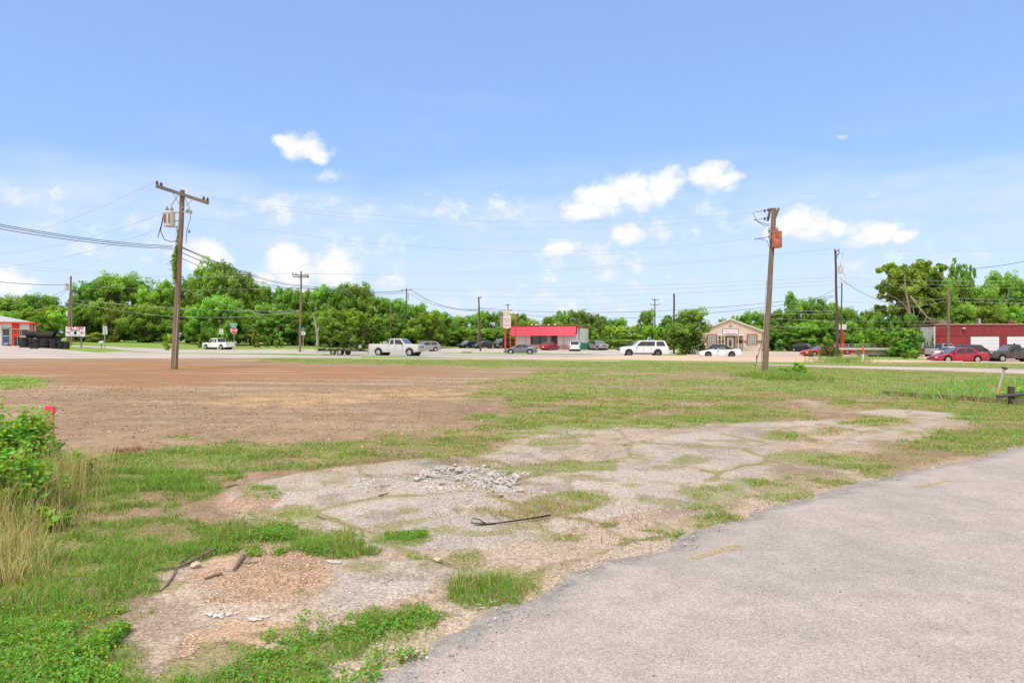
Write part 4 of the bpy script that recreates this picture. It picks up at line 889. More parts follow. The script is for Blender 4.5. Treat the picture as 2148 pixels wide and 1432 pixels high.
M_TRIM = mat('black_plastic_trim', (.03, .03, .032), .55)
M_UNDER = mat('underbody', (.02, .02, .02), .9)
M_LAMP = mat('clear_headlight', (.70, .72, .74), .12, .2, .05, 8)
M_TAIL = mat('red_tail_light', (.45, .012, .02), .15, 0, .1, 8)
M_AMBER = mat('amber_light', (.6, .2, .02), .2)
M_PLATE = mat('number_plate', (.72, .72, .70), .5)
WHEELS = {}
def wheel(r, w, kind):
    key = (r, w, kind)
    if key in WHEELS: return WHEELS[key]
    t = MB().lathe([(r*.66, -w/2), (r*.93, -w/2), (r, -w*.36), (r, w*.36), (r*.93, w/2), (r*.66, w/2), (r*.64, w*.3), (r*.64, -w*.3)], 28, axis='y', closed=True)
    rim = MB(); rim.lathe([(r*.66, -w*.44), (r*.60, -w*.47), (r*.57, -w*.2), (r*.57, w*.3), (r*.66, w*.44)], 28, axis='y'); dark = MB(); dark.lathe([(.0, -w*.12), (r*.58, -w*.12)], 20, axis='y')
    hub = r*.16; rim.lathe([(0, -w*.42), (hub, -w*.42), (hub, -w*.14)], 12, axis='y')
    n = {'5': 5, '10': 10, '6': 6, 'steel': 0}[kind]
    for k in range(n):
        a = 2*math.pi*k/n; ca, sa = math.cos(a), math.sin(a); ww = r*(.13 if n == 5 else .075 if n == 10 else .12)
        p = []
        for rad_, yy in ((hub*.8, -w*.40), (r*.59, -w*.44)):
            for s_ in (-1, 1): p.append((ca*rad_-sa*ww*s_, yy, sa*rad_+ca*ww*s_))
        for rad_, yy in ((hub*.8, -w*.2), (r*.59, -w*.24)):
            for s_ in (-1, 1): p.append((ca*rad_-sa*ww*s_, yy, sa*rad_+ca*ww*s_))
        rim.add(p, [(0,1,3,2), (4,6,7,5), (0,2,6,4), (1,5,7,3), (0,4,5,1), (2,3,7,6)])
    if n == 0: rim.lathe([(0, -w*.30), (r*.25, -w*.38), (r*.42, -w*.22), (r*.57, -w*.30)], 20, axis='y')
    WHEELS[key] = (t, rim, dark); return WHEELS[key]
def vehicle(name, label, cat, pos, yaw, L=4.7, W=1.82, wb=2.75, fo=.92, r=.33, prof=None, belt=.92, roof=1.45, cab=None, col=None, kind='sedan',
            wk='5', clr=.2, glass=None, rimmt=None, z=0.0, group=None, roofmt=None, two_door=False, bed=None, lamps='std', arch=1.16, grille=False, chrome=False, wins=None, cladding=None, tumble=.80, plate_rear=True):
    """x forward, origin under the middle; prof = [(x from front, top height)], cab = (base front, roof front, roof rear, base rear) from the front"""
    t = thing(name, label, cat, (pos[0], pos[1], pos[2]+z), yaw, group)
    X = lambda s: L/2-s; hw = W/2; fx, rx = X(fo), X(fo+wb)
    ps = sorted(prof); pxs = [p[0] for p in ps]; pzs = [p[1] for p in ps]
    st = set(np.round(np.linspace(0, L, 30), 3)) | {round(p[0], 3) for p in ps}
    ra = r*arch
    for wc_ in (fo, fo+wb):
        for k in range(13): st.add(round(wc_-ra*math.cos(math.pi*k/12), 4))
    st = sorted(s for s in st if 0 <= s <= L); rows = []
    for s in st:
        zt = float(np.interp(s, pxs, pzs)); zb = clr+.02
        e = abs(s-L/2)/(L/2); zb += .10*max(0, (e-.86)/.14)
        for wc_ in (fo, fo+wb):
            dd = abs(s-wc_)
            if dd < ra: zb = max(zb, r+math.sqrt(max(0, ra*ra-dd*dd)))
        zb = min(zb, zt-.06)
        w = hw*(1-.13*max(0, (e-.62)/.38)**2.2)
        sh = min(belt, zt-.03); mid = zb+(sh-zb)*.55
        ring = [(0, zt+.015), (w*.55, zt+.008), (w*.86, zt-.012), (w*.965, min(sh+.0, zt-.05)), (w, max(mid, zb+.01)), (w*.99, zb+(mid-zb)*.35), (w*.955, zb)]
        rows.append([(X(s), yv, zv) for yv, zv in ring] + [(X(s), -yv, zv) for yv, zv in reversed(ring[1:])])
    n = len(rows[0]); v = [p for rw in rows for p in rw]; f = []
    for i in range(len(rows)-1):
        for k in range(n):
            q = (k+1) % n; f.append((i*n+k, i*n+q, (i+1)*n+q, (i+1)*n+k))
    f.append(tuple(range(n))); f.append(tuple((len(rows)-1)*n+k for k in reversed(range(n))))
    MB().add(v, f).build('body', col, t, True)
    mb = MB(); mb.box((X(L/2), 0, clr+.16), (L*.94, W*.80, .2)); mb.build('underbody', M_UNDER, t)
    # wheel-well liners: dark discs behind the wheels
    for wx in (fx, rx): MB().lathe([(ra*1.0, -hw*.72), (ra*1.0, hw*.72)], 18, (wx, 0, r), 'y').build('wheel_well', M_UNDER, t)
    # cabin
    glass = glass or M_GLASS
    if cab:
        bf, rf, rr_, br = cab; wB = hw*.93; wR = hw*tumble; zb_ = belt-.06
        def C(s, lv, yy): return (X(s), yy, zb_+(roof-zb_)*lv)
        secs = [(bf, wB*.93, 0), (rf-(rf-bf)*.08, wR*1.0, .95), (rf+.12, wR*.995, .99), ((rf+rr_)/2, wR, 1.0), (rr_-.12, wR*.99, .985), (rr_+(br-rr_)*.06, wR*.97, .94), (br, wB*.90, 0)]
        A = [(bf, 0), (rf, 1), (rr_, 1), (br, 0)]
        # shell: bottom rectangle to roof rectangle, with a crowned roof
        vs = []; nS = 9
        tops = [(rf, .955), (rf+(rr_-rf)*.12, .985), (rf+(rr_-rf)*.35, 1.0), (rf+(rr_-rf)*.65, 1.0), (rf+(rr_-rf)*.88, .98), (rr_, .95)]
        for s, lv in tops:
            for yy, dz in ((-wR, -.028), (-wR*.86, 0), (0, .016), (wR*.86, 0), (wR, -.028)): p = C(s, lv, yy); vs.append((p[0], p[1], p[2]+dz))
        nb = len(vs)
        sb = [bf+(br-bf)*q for q in (0, .2, .4, .6, .8, 1)]
        for i, s in enumerate(sb):
            k = 1-.10*(i in (0, 5)); vs += [C(s, 0, -wB*k), C(s, 0, wB*k)]
        ff = []
        for i in range(5):
            for k in range(4): a_ = i*5+k; ff.append((a_, a_+1, a_+6, a_+5))
            ff.append((i*5, i*5+5, nb+2*i+2, nb+2*i)); ff.append((i*5+4, nb+2*i+1, nb+2*i+3, i*5+9))
        ff.append((0, nb, nb+1, 4, 3, 2, 1)); ff.append((25, 26, 27, 28, 29, nb+11, nb+10))
        MB().add(vs, ff).build('cabin', roofmt or col, t, True)
        # glass panes 12 mm proud of the shell
        zr = .955
        def side(s, lv, sg, off=.014):
            u_ = lv/zr; sB = s; w_ = wB*(1-.10*0)+(wR-wB)*u_; return (X(s), sg*(w_+off), C(0, lv, 0)[2]-.028*u_)
        def sxy(q, lv):  # position along the side at level
            s0 = bf+(rf-bf)*lv/zr; s1 = br+(rr_-br)*lv/zr; return s0+(s1-s0)*q
        W_ = wins or [(.07, .47), (.52, .90)]
        for sg in (-1, 1):
            for q0, q1 in W_:
                lo, hi = .12, .86; pp = []
                for (q, lv) in ((q0, lo), (q0+(.015 if q0 < .12 else 0), hi), (q1-(.01 if q1 > .85 else 0), hi), (q1, lo)):
                    s = sxy(q, lv); pp.append(side(s, lv, sg, .016))
                MB().poly(pp if sg < 0 else pp[::-1]).build('side_window', glass, t)
        for nm, s0, s1, sg in (('windshield', bf, rf, 1), ('rear_window', br, rr_, -1)):
            pp = []
            for lv, k in ((.08, .86), (.90, .90)):
                s = s0+(s1-s0)*lv/zr; w_ = (wB*.90+(wR-wB*.90)*lv/zr)*k
                zz = C(0, lv, 0)[2]; off = .028
                pp.append((X(s)+off*sg, -w_, zz+off*.5)); pp.append((X(s)+off*sg, w_, zz+off*.5))
            MB().poly([pp[0], pp[1], pp[3], pp[2]]).build(nm, glass if nm == 'rear_window' or glass is not M_GLASS else M_GLASSL, t)
    # wheels
    ww = r*.62; tw, rimb, dk = wheel(round(r, 3), round(ww, 3), wk)
    meshes = {}
    for i, (wx, sg) in enumerate(((fx, -1), (fx, 1), (rx, -1), (rx, 1))):
        if not meshes:
            o = tw.build('wheel', M_TYRE, t, True); rm = rimb.build('rim', rimmt or M_RIM, o, False); dd = dk.build('brake_gap', M_RIMD, o); meshes = {'w': o}
        else:
            o = meshes['w'].copy(); COL.objects.link(o); o.parent = t
            for ch in list(meshes['w'].children): c2 = ch.copy(); COL.objects.link(c2); c2.parent = o
        o.location = (wx, sg*(hw-ww/2+.005), r); o.rotation_euler = (0, R(17*i), 0 if sg < 0 else math.pi)
    zf = float(np.interp(.06, pxs, pzs)); zr2 = float(np.interp(L-.06, pxs, pzs)); fw = hw*.87
    for sg in (-1, 1):
        MB().box((X(.10), sg*fw*.80, zf-.10), (.24, fw*.34, .13)).build('headlight', M_LAMP, t)
        if kind == 'pickup' or kind == 'suv': MB().box((X(L-.05), sg*fw*.93, zr2-.27), (.16, fw*.13, .38 if kind == 'pickup' else .42)).build('tail_light', M_TAIL, t)
        else: MB().box((X(L-.09), sg*fw*.80, zr2-.10), (.24, fw*.42, .14)).build('tail_light', M_TAIL, t)
        if cab: MB().box((X(cab[0]+.42), sg*(hw+.08), belt+.08), (.14, .20, .14)).build('mirror', col if kind != 'pickup' else M_TRIM, t)
    hb = clr+.10
    MB().box((X(.01), 0, hb+.10), (.16, fw*1.86, .24)).build('front_bumper', M_CHROME if chrome else col, t)
    MB().box((X(L-.0), 0, hb+.13), (.18, fw*1.86, .24)).build('rear_bumper', M_CHROME if chrome else col, t)
    MB().box((X(-.008), 0, zf-.17 if not grille else zf-.22), (.14, fw*1.1, .10 if not grille else .26)).build('grille', M_TRIM if not chrome else M_CHROME, t)
    if grille and chrome:
        mb = MB()
        for k in range(3): mb.box((X(-.085), 0, zf-.13-k*.09), (.02, fw*1.0, .03))
        mb.build('grille_bar', M_TRIM, t)
    if plate_rear: MB().box((X(L+.10), 0, hb+.20 if kind == 'pickup' else zr2-.28), (.02, .30, .15)).build('number_plate', M_PLATE, t)
    # door shut lines and handles
    if cab and pos[1] < 100:
        dl = [cab[0]+.35, cab[0]+1.42] if two_door else [cab[0]+.35, cab[0]+1.30, cab[0]+2.18]
        if cab[3]-cab[0] < 1.9: dl = [cab[0]+.25, cab[0]+1.30]
        for sg in (-1, 1):
            for s in dl:
                if abs(s-fo) < ra*1.02 or abs(s-fo-wb) < ra*1.02: continue
                MB().box((X(s), sg*(hw-.006), (belt+clr)/2+.02), (.018, .02, (belt-clr)*.74)).build('door_gap', M_TRIM, t)
            for s in dl[1:]: MB().box((X(s-.16), sg*(hw-.0), belt-.10), (.17, .03, .035)).build('door_handle', M_CHROME if chrome else col, t)
    if cladding is not None:
        for sg in (-1, 1): MB().box((X(fo+wb/2), sg*(hw-.015), clr+.10), (wb-2.1*ra, .04, .14)).build('sill_cladding', cladding, t)
    if bed:
        s0, s1 = bed; mb = MB(); zt = float(np.interp((s0+s1)/2, pxs, pzs)); mb.box((X((s0+s1)/2), 0, zt+.012), (s1-s0-.16, W*.78, .02)); mb.build('bed_liner', M_UNDER, t)
    return t
SED = lambda L, hz=.70, bz=.93, dz=1.02: [(0, .55), (.06, hz-.06), (.35, hz+.04), (L*.27, bz), (L*.80, dz), (L-.12, dz-.06), (L, dz-.20)]
PK = lambda L, hz, cab0, bz: [(0, hz-.14), (.05, hz-.02), (.5, hz+.03), (cab0, hz+.08), (cab0+.2, bz), (L-.05, bz), (L, bz-.02)]
WHITE = paint('white_car_paint', (.74, .75, .77), 0, .35); SILV = paint('silver_white_paint', (.60, .61, .62), .25, .35); SILVG = paint('silver_grey_paint', (.36, .37, .39), .5, .35)
GREYC = paint('grey_blue_paint', (.17, .20, .24), .5, .3); NAVY = paint('navy_paint', (.022, .032, .065), .3, .3); BLACKP = paint('black_paint', (.018, .019, .022), .2, .25)
REDP = paint('red_paint', (.42, .018, .03), .3, .3); REDB = paint('bright_red_paint', (.62, .012, .03), .1, .3); BROWN = paint('faded_brown_paint', (.085, .068, .060), .1, .5, .2, .25); MARO = paint('crimson_paint', (.40, .02, .055), .3, .3)
def at(px, d): g_ = gd(px, d); return (g_.x, g_.y, g_.z)
PI = math.pi
# white extended-cab pickup seen from its rear left, heading left
L = 5.85
vehicle('pickup_truck', 'white extended-cab pickup driving away left behind the stop sign', 'pickup truck', at(459, 112), PI-R(28), L, 2.0, 3.65, .95, .40, PK(L, 1.13, 1.55, 1.22), 1.16, 1.88, (1.35, 1.95, 3.45, 3.62), WHITE, 'pickup', '5', .34, bed=(3.75, L-.1), arch=1.22, wins=[(.08, .44), (.50, .63), (.70, .94)], glass=M_GLASS)
# silver extended-cab pickup facing right, towing
L = 6.3
tk = vehicle('pickup_truck', 'silver-white extended-cab pickup towing a flatbed trailer to the right', 'pickup truck', at(832, 77.5), -R(20), L, 2.05, 3.95, 1.0, .415, PK(L, 1.28, 1.65, 1.36), 1.30, 1.96, (1.50, 2.15, 3.55, 3.72), SILV, 'pickup', '6', .40, bed=(3.85, L-.1), arch=1.22, grille=True, chrome=True, wins=[(.08, .58), (.66, .92)])
mb = MB(); mb.box((L/2-4.15, 0, 1.50), (.55, 1.8, .30)); mb.build('tool_box', M_GALV, tk)
mb = MB(); mb.tube([(L/2-3.78, -.7, 1.4), (L/2-3.78, -.7, 2.05)], .03, 6); mb.tube([(L/2-3.78, .7, 1.4), (L/2-3.78, .7, 2.05)], .03, 6); mb.tube([(L/2-3.78, -.7, 1.9), (L/2-3.78, .7, 1.9)], .025, 6); mb.build('headache_rack', M_GALV, tk)
# flatbed trailer
tr = thing('flatbed_trailer', 'low rusty black tandem-axle flatbed trailer behind the silver pickup', 'trailer', at(722, 78.6), -R(10))
M_TRL = mat('rusty_black_steel', (.05, .035, .03), .7, 0, .5, 4, .2)
mb = MB(); mb.box((0, 0, .62), (4.2, 2.0, .07)); mb.build('deck', mat('deck_boards', (.16, .11, .08), .9, 0, .3, 6), tr)
mb = MB(); mb.box((0, -1.0, .55), (4.25, .08, .16)); mb.box((0, 1.0, .55), (4.25, .08, .16)); mb.box((-2.1, 0, .55), (.08, 2.0, .16)); mb.box((2.1, 0, .55), (.08, 2.0, .16)); mb.build('frame', M_TRL, tr)
mb = MB()
for sg in (-1, 1):
    mb.box((0, sg*1.0, .88), (4.0, .05, .05))
    for k in range(6): mb.box((-1.95+k*.78, sg*1.0, .75), (.05, .05, .24))
mb.build('side_rail', M_TRL, tr)
mb = MB(); mb.box((-2.45, 0, .50), (.60, 1.9, .05)); mb.box((-2.75, 0, .62), (.06, 1.9, .3)); mb.build('ramp', M_TRL, tr)
mb = MB(); mb.tube([(2.1, -.8, .5), (3.3, 0, .5)], .06, 6); mb.tube([(2.1, .8, .5), (3.3, 0, .5)], .06, 6); mb.tube([(2.9, 0, .15), (2.9, 0, .85)], .04, 6); mb.build('tow_bar', M_TRL, tr)
tb, rb_, db_ = wheel(.34, .21, 'steel')
for sg in (-1, 1):
    mb = MB(); mb.box((-.45, sg*1.13, .76), (1.75, .26, .04)); mb.box((-1.34, sg*1.13, .66), (.04, .26, .2)); mb.box((.44, sg*1.13, .66), (.04, .26, .2)); mb.build('fender', M_TRL, tr)
    for k, wx in enumerate((-.86, -.04)):
        o = tb.build('wheel', M_TYRE, tr, True); rb_.build('rim', M_STEEL if k else mat('tan_rim', (.25, .20, .13), .6), o); o.location = (wx, sg*1.13, .34); o.rotation_euler = (0, 0, 0 if sg < 0 else PI)
o = tb.build('spare_wheel', M_TYRE, tr, True); rb_.build('rim', M_STEEL, o); o.location = (2.25, -.7, 1.0)
# silver wagon behind the pickup
L = 4.9
vehicle('wagon', 'silver-grey wagon parked behind the hood of the silver pickup', 'car', at(892, 110), PI+R(32), L, 1.92, 2.9, .93, .36, [(0, .6), (.06, .78), (.4, .92), (1.35, 1.05), (4.5, 1.12), (L-.1, 1.08), (L, .95)], 1.04, 1.66, (1.15, 2.1, 4.2, 4.75), SILVG, 'suv', '5', .24)
L = 4.6
vehicle('sedan_car', 'dark blue sedan, leftmost of the three dark vehicles by the lamp pole', 'car', at(982, 131), -PI/2-R(38), L, 1.8, 2.65, .9, .32, SED(L), .93, 1.45, (1.15, 1.95, 3.3, 4.1), NAVY)
vehicle('sedan_car', 'black sedan parked right behind the dark lamp pole', 'car', at(1017, 128), -PI/2-R(58), L, 1.8, 2.65, .9, .32, SED(L), .93, 1.43, (1.15, 1.95, 3.3, 4.1), BLACKP)
L = 5.5
vehicle('pickup_truck', 'dark navy pickup facing forward left of the red sign posts', 'pickup truck', at(1053, 131), -PI/2-R(28), L, 2.0, 3.4, .95, .40, PK(L, 1.20, 1.5, 1.25), 1.2, 1.93, (1.35, 1.9, 3.6, 3.85), NAVY, 'pickup', '5', .36, grille=True, chrome=True, bed=(4, L-.1))
# grey compact sedan on the road
L = 4.65
vehicle('sedan_car', 'grey fastback sedan driving left in front of the red shop', 'car', at(1092, 97.2), PI-R(3), L, 1.82, 2.71, .95, .335, [(0, .52), (.06, .62), (.35, .74), (1.25, .93), (3.9, 1.04), (4.45, 1.06), (4.6, .98), (L, .8)], .92, 1.45, (1.05, 2.0, 3.15, 4.25), GREYC, wk='5', clr=.17, wins=[(.09, .44), (.48, .86)])
L = 4.6
vehicle('sedan_car', 'small red sedan parked nose-in at the red shop', 'car', at(1153, 121), PI/2-R(32), L, 1.8, 2.65, .9, .32, SED(L), .93, 1.46, (1.15, 1.95, 3.35, 4.15), REDP, wk='10')
L = 4.75
vehicle('suv', 'white SUV parked nose-in beside the green dumpster', 'car', at(1205, 118), PI/2-R(4), L, 1.9, 2.8, .9, .36, [(0, .7), (.06, .9), (.4, 1.0), (1.3, 1.10), (4.5, 1.12), (L, 1.05)], 1.08, 1.70, (1.2, 1.95, 4.3, 4.7), WHITE, 'suv', '5', .24)
L = 5.3
vehicle('pickup_truck', 'old silver pickup facing forward right of the red shop', 'pickup truck', at(1252, 121), -PI/2+R(22), L, 1.95, 3.1, .9, .37, PK(L, 1.08, 1.45, 1.12), 1.1, 1.72, (1.3, 1.85, 2.9, 3.1), SILVG, 'pickup', '5', .30, grille=True, chrome=True, bed=(3.3, L-.1))
# big white SUV
L = 5.73
vehicle('suv', 'long white SUV with black wheels driving left on the main road', 'car', at(1350, 82), PI-R(2), L, 2.05, 3.4, 1.0, .405, [(0, .80), (.05, 1.06), (.5, 1.16), (1.5, 1.24), (5.5, 1.26), (L-.05, 1.22), (L, 1.1)], 1.22, 1.92, (1.45, 2.25, 5.25, 5.6), WHITE, 'suv', '10', .26, rimmt=mat('dark_alloy', (.12, .12, .13), .3, .7), wins=[(.07, .34), (.345, .62), (.67, .94)], arch=1.2, cladding=M_TRIM)
L = 4.6
vehicle('sedan_car', 'dark car mostly hidden behind the hood of the long white SUV', 'car', at(1326, 108), PI-R(30), L, 1.8, 2.65, .9, .32, SED(L), .93, 1.45, (1.15, 1.95, 3.3, 4.1), BLACKP)
# white convertible, black sedan behind
L = 4.78
vehicle('convertible_car', 'white convertible with black soft top in front of the office', 'car', at(1508.5, 80), PI-R(1), L, 1.90, 2.72, .88, .345, [(0, .45), (.05, .60), (.25, .72), (1.0, .88), (1.5, .95), (3.9, .98), (4.3, 1.0), (4.65, .96), (L, .78)], .93, 1.36, (1.55, 2.35, 3.05, 3.95), WHITE, wk='10', clr=.15, rimmt=mat('dark_alloy', (.12, .12, .13), .3, .7), roofmt=mat('black_soft_top', (.022, .022, .025), .8), two_door=True, wins=[(.08, .62)], glass=M_GLASSL)
L = 4.75
vehicle('sedan_car', 'black sedan parked behind the white convertible', 'car', at(1502, 93), PI-R(12), L, 1.84, 2.75, .9, .33, SED(L), .93, 1.44, (1.1, 2.0, 3.3, 4.3), BLACKP, wk='5')
# right hand cars
vehicle('sedan_car', 'dark grey sedan parked behind the red sports car', 'car', at(1686, 116), -PI/2+R(40), L, 1.85, 2.75, .9, .34, SED(L), .93, 1.46, (1.1, 2.0, 3.3, 4.3), paint('dark_grey_paint', (.04, .045, .055), .4, .3))
L = 4.8
vehicle('sports_car', 'bright red sports car half hidden by the roadside shrubs', 'car', at(1719, 90), PI+R(14), L, 1.9, 2.8, .92, .35, [(0, .48), (.05, .64), (.3, .78), (1.3, .92), (3.9, 1.0), (4.6, 1.0), (L, .82)], .93, 1.35, (1.5, 2.35, 3.1, 4.1), REDB, wk='5', clr=.16, two_door=True, wins=[(.08, .66)])
vehicle('sports_car', 'second red car seen between the dark poles and shrubs', 'car', at(1752, 97), PI-R(8), L, 1.9, 2.8, .92, .35, [(0, .48), (.05, .64), (.3, .78), (1.3, .92), (3.9, 1.0), (4.6, 1.0), (L, .82)], .93, 1.38, (1.3, 2.15, 3.3, 4.1), REDB, wk='5', clr=.16)
L = 4.85
vehicle('sedan_car', 'crimson sedan with silver five-spoke wheels driving left on the near right road', 'car', at(2009, 65), PI-R(1), L, 1.83, 2.74, .98, .335, [(0, .50), (.06, .62), (.35, .74), (1.3, .92), (3.9, .99), (4.45, 1.02), (4.75, .98), (L, .78)], .92, 1.46, (1.15, 2.1, 3.35, 4.25), MARO, wk='5', clr=.17, wins=[(.09, .46), (.50, .86)])
L = 5.6
bt = vehicle('pickup_truck', 'faded brown regular-cab pickup at the right edge facing left', 'pickup truck', at(2126, 72), PI-R(1), L, 2.0, 3.34, 1.0, .37, PK(L, 1.10, 1.75, 1.18), 1.14, 1.78, (1.55, 2.2, 3.0, 3.12), BROWN, 'pickup', 'steel', .34, rimmt=M_STEEL, two_door=True, wins=[(.12, .88)], bed=(3.3, L-.1))
mb = MB(); mb.box((L/2-2.6, .3, 1.80), (.9, .7, .05)); mb.box((L/2-2.75, .2, 1.88), (.12, .1, .18)); mb.build('roof_rack', M_TRIM, bt)
L = 5.3
vehicle('pickup_truck', 'silver pickup with its bed toward the white garage wall', 'pickup truck', at(1976, 89), -R(2), L, 1.95, 3.1, .9, .37, PK(L, 1.08, 1.45, 1.12), 1.1, 1.75, (1.3, 1.85, 3.0, 3.2), SILVG, 'pickup', '5', .30, bed=(3.3, L-.1))
L = 4.7
vehicle('sedan_car', 'white car between the brown pole and the dark SUV', 'car', at(2003, 82), R(8), L, 1.8, 2.7, .9, .33, SED(L), .93, 1.48, (1.0, 1.9, 3.5, 4.3), WHITE)
L = 4.9
vehicle('suv', 'dark SUV parked in front of the first white garage door', 'car', at(2041, 81), R(4), L, 1.95, 2.9, .93, .37, [(0, .7), (.06, .9), (.4, 1.0), (1.4, 1.10), (4.5, 1.14), (L, 1.05)], 1.1, 1.74, (1.1, 2.0, 4.2, 4.75), paint('dark_grey_paint', (.04, .045, .055), .4, .3), 'suv', '5', .24, wins=[(.07, .34), (.37, .62), (.66, .93)])
L = 4.6
vehicle('sedan_car', 'red car behind the cab of the faded brown pickup', 'car', at(2118, 79), PI-R(10), L, 1.8, 2.65, .9, .33, SED(L), .93, 1.5, (1.15, 1.95, 3.4, 4.2), REDB)
# ------------------------------------------------------------------ buildings
M_RED = ribbed('red_siding', (.26, .028, .038), .30, 0, .45, .55, .75)
M_REDY = ribbed('red_siding_side', (.42, .03, .04), .30, 1, .4, .5)
M_MANS = ribbed('pink_red_roof_metal', (.56, .022, .07), .30, 0, .30, .45, .85)
M_WHT = ribbed('white_siding', (.76, .76, .76), .30, 0, .18, .55, .86)
M_WHTY = ribbed('white_siding_side', (.80, .81, .81), .25, 1, .25, .55, .85)
M_CREAM = ribbed('cream_siding', (.60, .50, .41), .30, 0, .14, .6, .93)
M_CREAML = ribbed('light_cream_siding', (.56, .50, .43), .30, 0, .14, .6, .93)
M_OR = ribbed('orange_red_siding', (.72, .055, .02), .25, 0, .30, .5, .9)
M_ORP = mat('orange_red_trim', (.70, .06, .03), .5)
M_WP = mat('white_trim_paint', (.74, .72, .69), .5)
M_ROOFG = ribbed('pale_metal_roof', (.48, .48, .48), .4, 0, .2, .45, .85)
M_BRICK = mat('red_brick', (.27, .13, .10), .85, 0, .3, 6, .3)
M_DOORW = ribbed('white_roll_door', (.66, .70, .76), .5, 2, .22, .5, .95)
M_DOORR = ribbed('red_roll_door', (.30, .028, .035), .42, 2, .35, .55, .8)
M_WIN = mat('dark_window_glass', (.025, .032, .035), .08, 0, .3, 1.5, 0, .8)
M_WINB = mat('reflecting_window_glass', (.10, .15, .15), .08, 0, .5, 1.5, 0, .8)
M_REDT = mat('red_post_paint', (.50, .045, .04), .5, 0, .2, 3)
M_ASH = mat('old_roofing', (.16, .15, .15), .9, 0, .3, 2)
def lettering(txt, size, loc, rot, mt, parent, name='lettering', depth=.004, bold=0.0, sx=1.0):
    c = bpy.data.curves.new(name, 'FONT'); c.body = txt; c.size = size; c.align_x = 'CENTER'; c.align_y = 'CENTER'; c.extrude = depth; c.offset = bold; c.fill_mode = 'BOTH'
    o = bpy.data.objects.new(name, c); COL.objects.link(o); c.materials.append(mt); me = bpy.data.meshes.new_from_object(o); bpy.data.objects.remove(o); me.materials.clear(); me.materials.append(mt)
    o = bpy.data.objects.new(name, me); COL.objects.link(o)
    o.parent = parent; o.location = loc; o.rotation_euler = rot; o.scale = (sx, 1, 1); return o
VR = (R(90), 0, 0)
def piece(t, name, mt, c, d, parent=None): return MB().box(c, d).build(name, mt, parent or t)

# --- red mansard shop: local x along the front (0 = left corner), y to the back, front at y=0
A_ = gp(1083, 731.5); yaw = -R(19)
rs = thing('red_shop', 'low white shop with a bright red metal mansard and dark front window', 'building', A_, yaw)
Wd, Dp, Hh = 11.7, 9.0, 2.75
MB().box((Wd/2, Dp/2, Hh/2-.1), (Wd, Dp, Hh+.2)).build('wall', M_WHT, rs)
piece(rs, 'side_wall', M_WHTY, (Wd+.03, Dp/2+.9, 1.9), (.06, Dp-1.8, 4.0)); piece(rs, 'side_wall', M_WHTY, (Wd+.02, .45, 1.9), (.04, .9, 3.9))
MB().prism([(-1.0, 2.55), (-.30, 4.22), (0, 4.22), (Dp, 4.10), (Dp, 2.75), (0, 2.66)], -.85, Wd-.1, 'x').build('mansard_roof', M_MANS, rs)
piece(rs, 'roof_trim', mat('dark_red_trim', (.34, .03, .03), .6), (Wd/2-.4, -.31, 4.27), (Wd+1.0, .14, .16)); piece(rs, 'roof_trim', mat('dark_red_trim', (.34, .03, .03), .6), (Wd+.05, Dp/2+.2, 4.05), (.14, Dp, .22))
piece(rs, 'fascia', mat('pink_trim', (.70, .12, .15), .5), (Wd/2-.45, -1.02, 2.52), (Wd+.8, .06, .12))
piece(rs, 'foundation', mat('tan_stone_base', (.30, .26, .23), .9, 0, .25, 4), (Wd/2+1.2, -.04, .35), (Wd-2.6, .06, .8))
w = piece(rs, 'window', M_WIN, (4.55, -.03, 1.65), (3.3, .05, 2.0)); piece(rs, 'frame', M_REDT, (4.55, -.045, 2.60), (3.5, .08, .10), w); piece(rs, 'frame', M_REDT, (2.85, -.045, 1.65), (.12, .08, 2.0), w); piece(rs, 'frame', M_WP, (6.25, -.045, 1.55), (.10, .08, 2.2), w)
w = piece(rs, 'door', mat('dark_doorway', (.012, .012, .013), .4), (7.35, -.03, 1.25), (1.0, .05, 2.5)); piece(rs, 'frame', M_REDT, (7.93, -.04, 1.25), (.12, .08, 2.5), w); piece(rs, 'side_light', M_WINB, (6.6, -.04, 1.25), (.45, .04, 2.3), w)
for x in (.05, 2.1, 9.4): MB().box((x, -.85, 1.28), (.10, .10, 2.5)).build('post', M_REDT, rs)
mb = MB(); mb.box((3.2, -.9, .85), (6.2, .05, .06)); [mb.box((.2+k*1.02, -.9, .42), (.05, .05, .85)) for k in range(7)]; mb.build('railing', M_REDT, rs)
mb = MB(); mb.box((10.0, -.9, .85), (3.2, .05, .06)); mb.box((10.0, -.9, .25), (3.2, .05, .05)); [mb.box((8.45+k*.52, -.9, .42), (.05, .05, .85)) for k in range(7)]; mb.build('railing', M_REDT, rs)
for x, y in ((2.6, 1.5), (3.4, 1.6), (5.6, 2.5), (7.2, 1.2)): MB().lathe([(.12, 4.15), (.12, 4.45), (.2, 4.46), (.2, 4.6), (0, 4.68)], 10, (x, y, 0)).build('roof_vent', M_WP, rs)
MB().tube([(Wd+.12, .9, .3), (Wd+.12, .9, 3.2), (Wd+.12, .55, 3.6), (Wd+.12, .5, 3.9)], .05, 6).build('downpipe', M_GALV, rs)
MB().tube([(Wd*.75, -.75, 3.0), (Wd*.75, -1.1, 3.5)], .04, 5).build('light_arm', M_WP, rs)
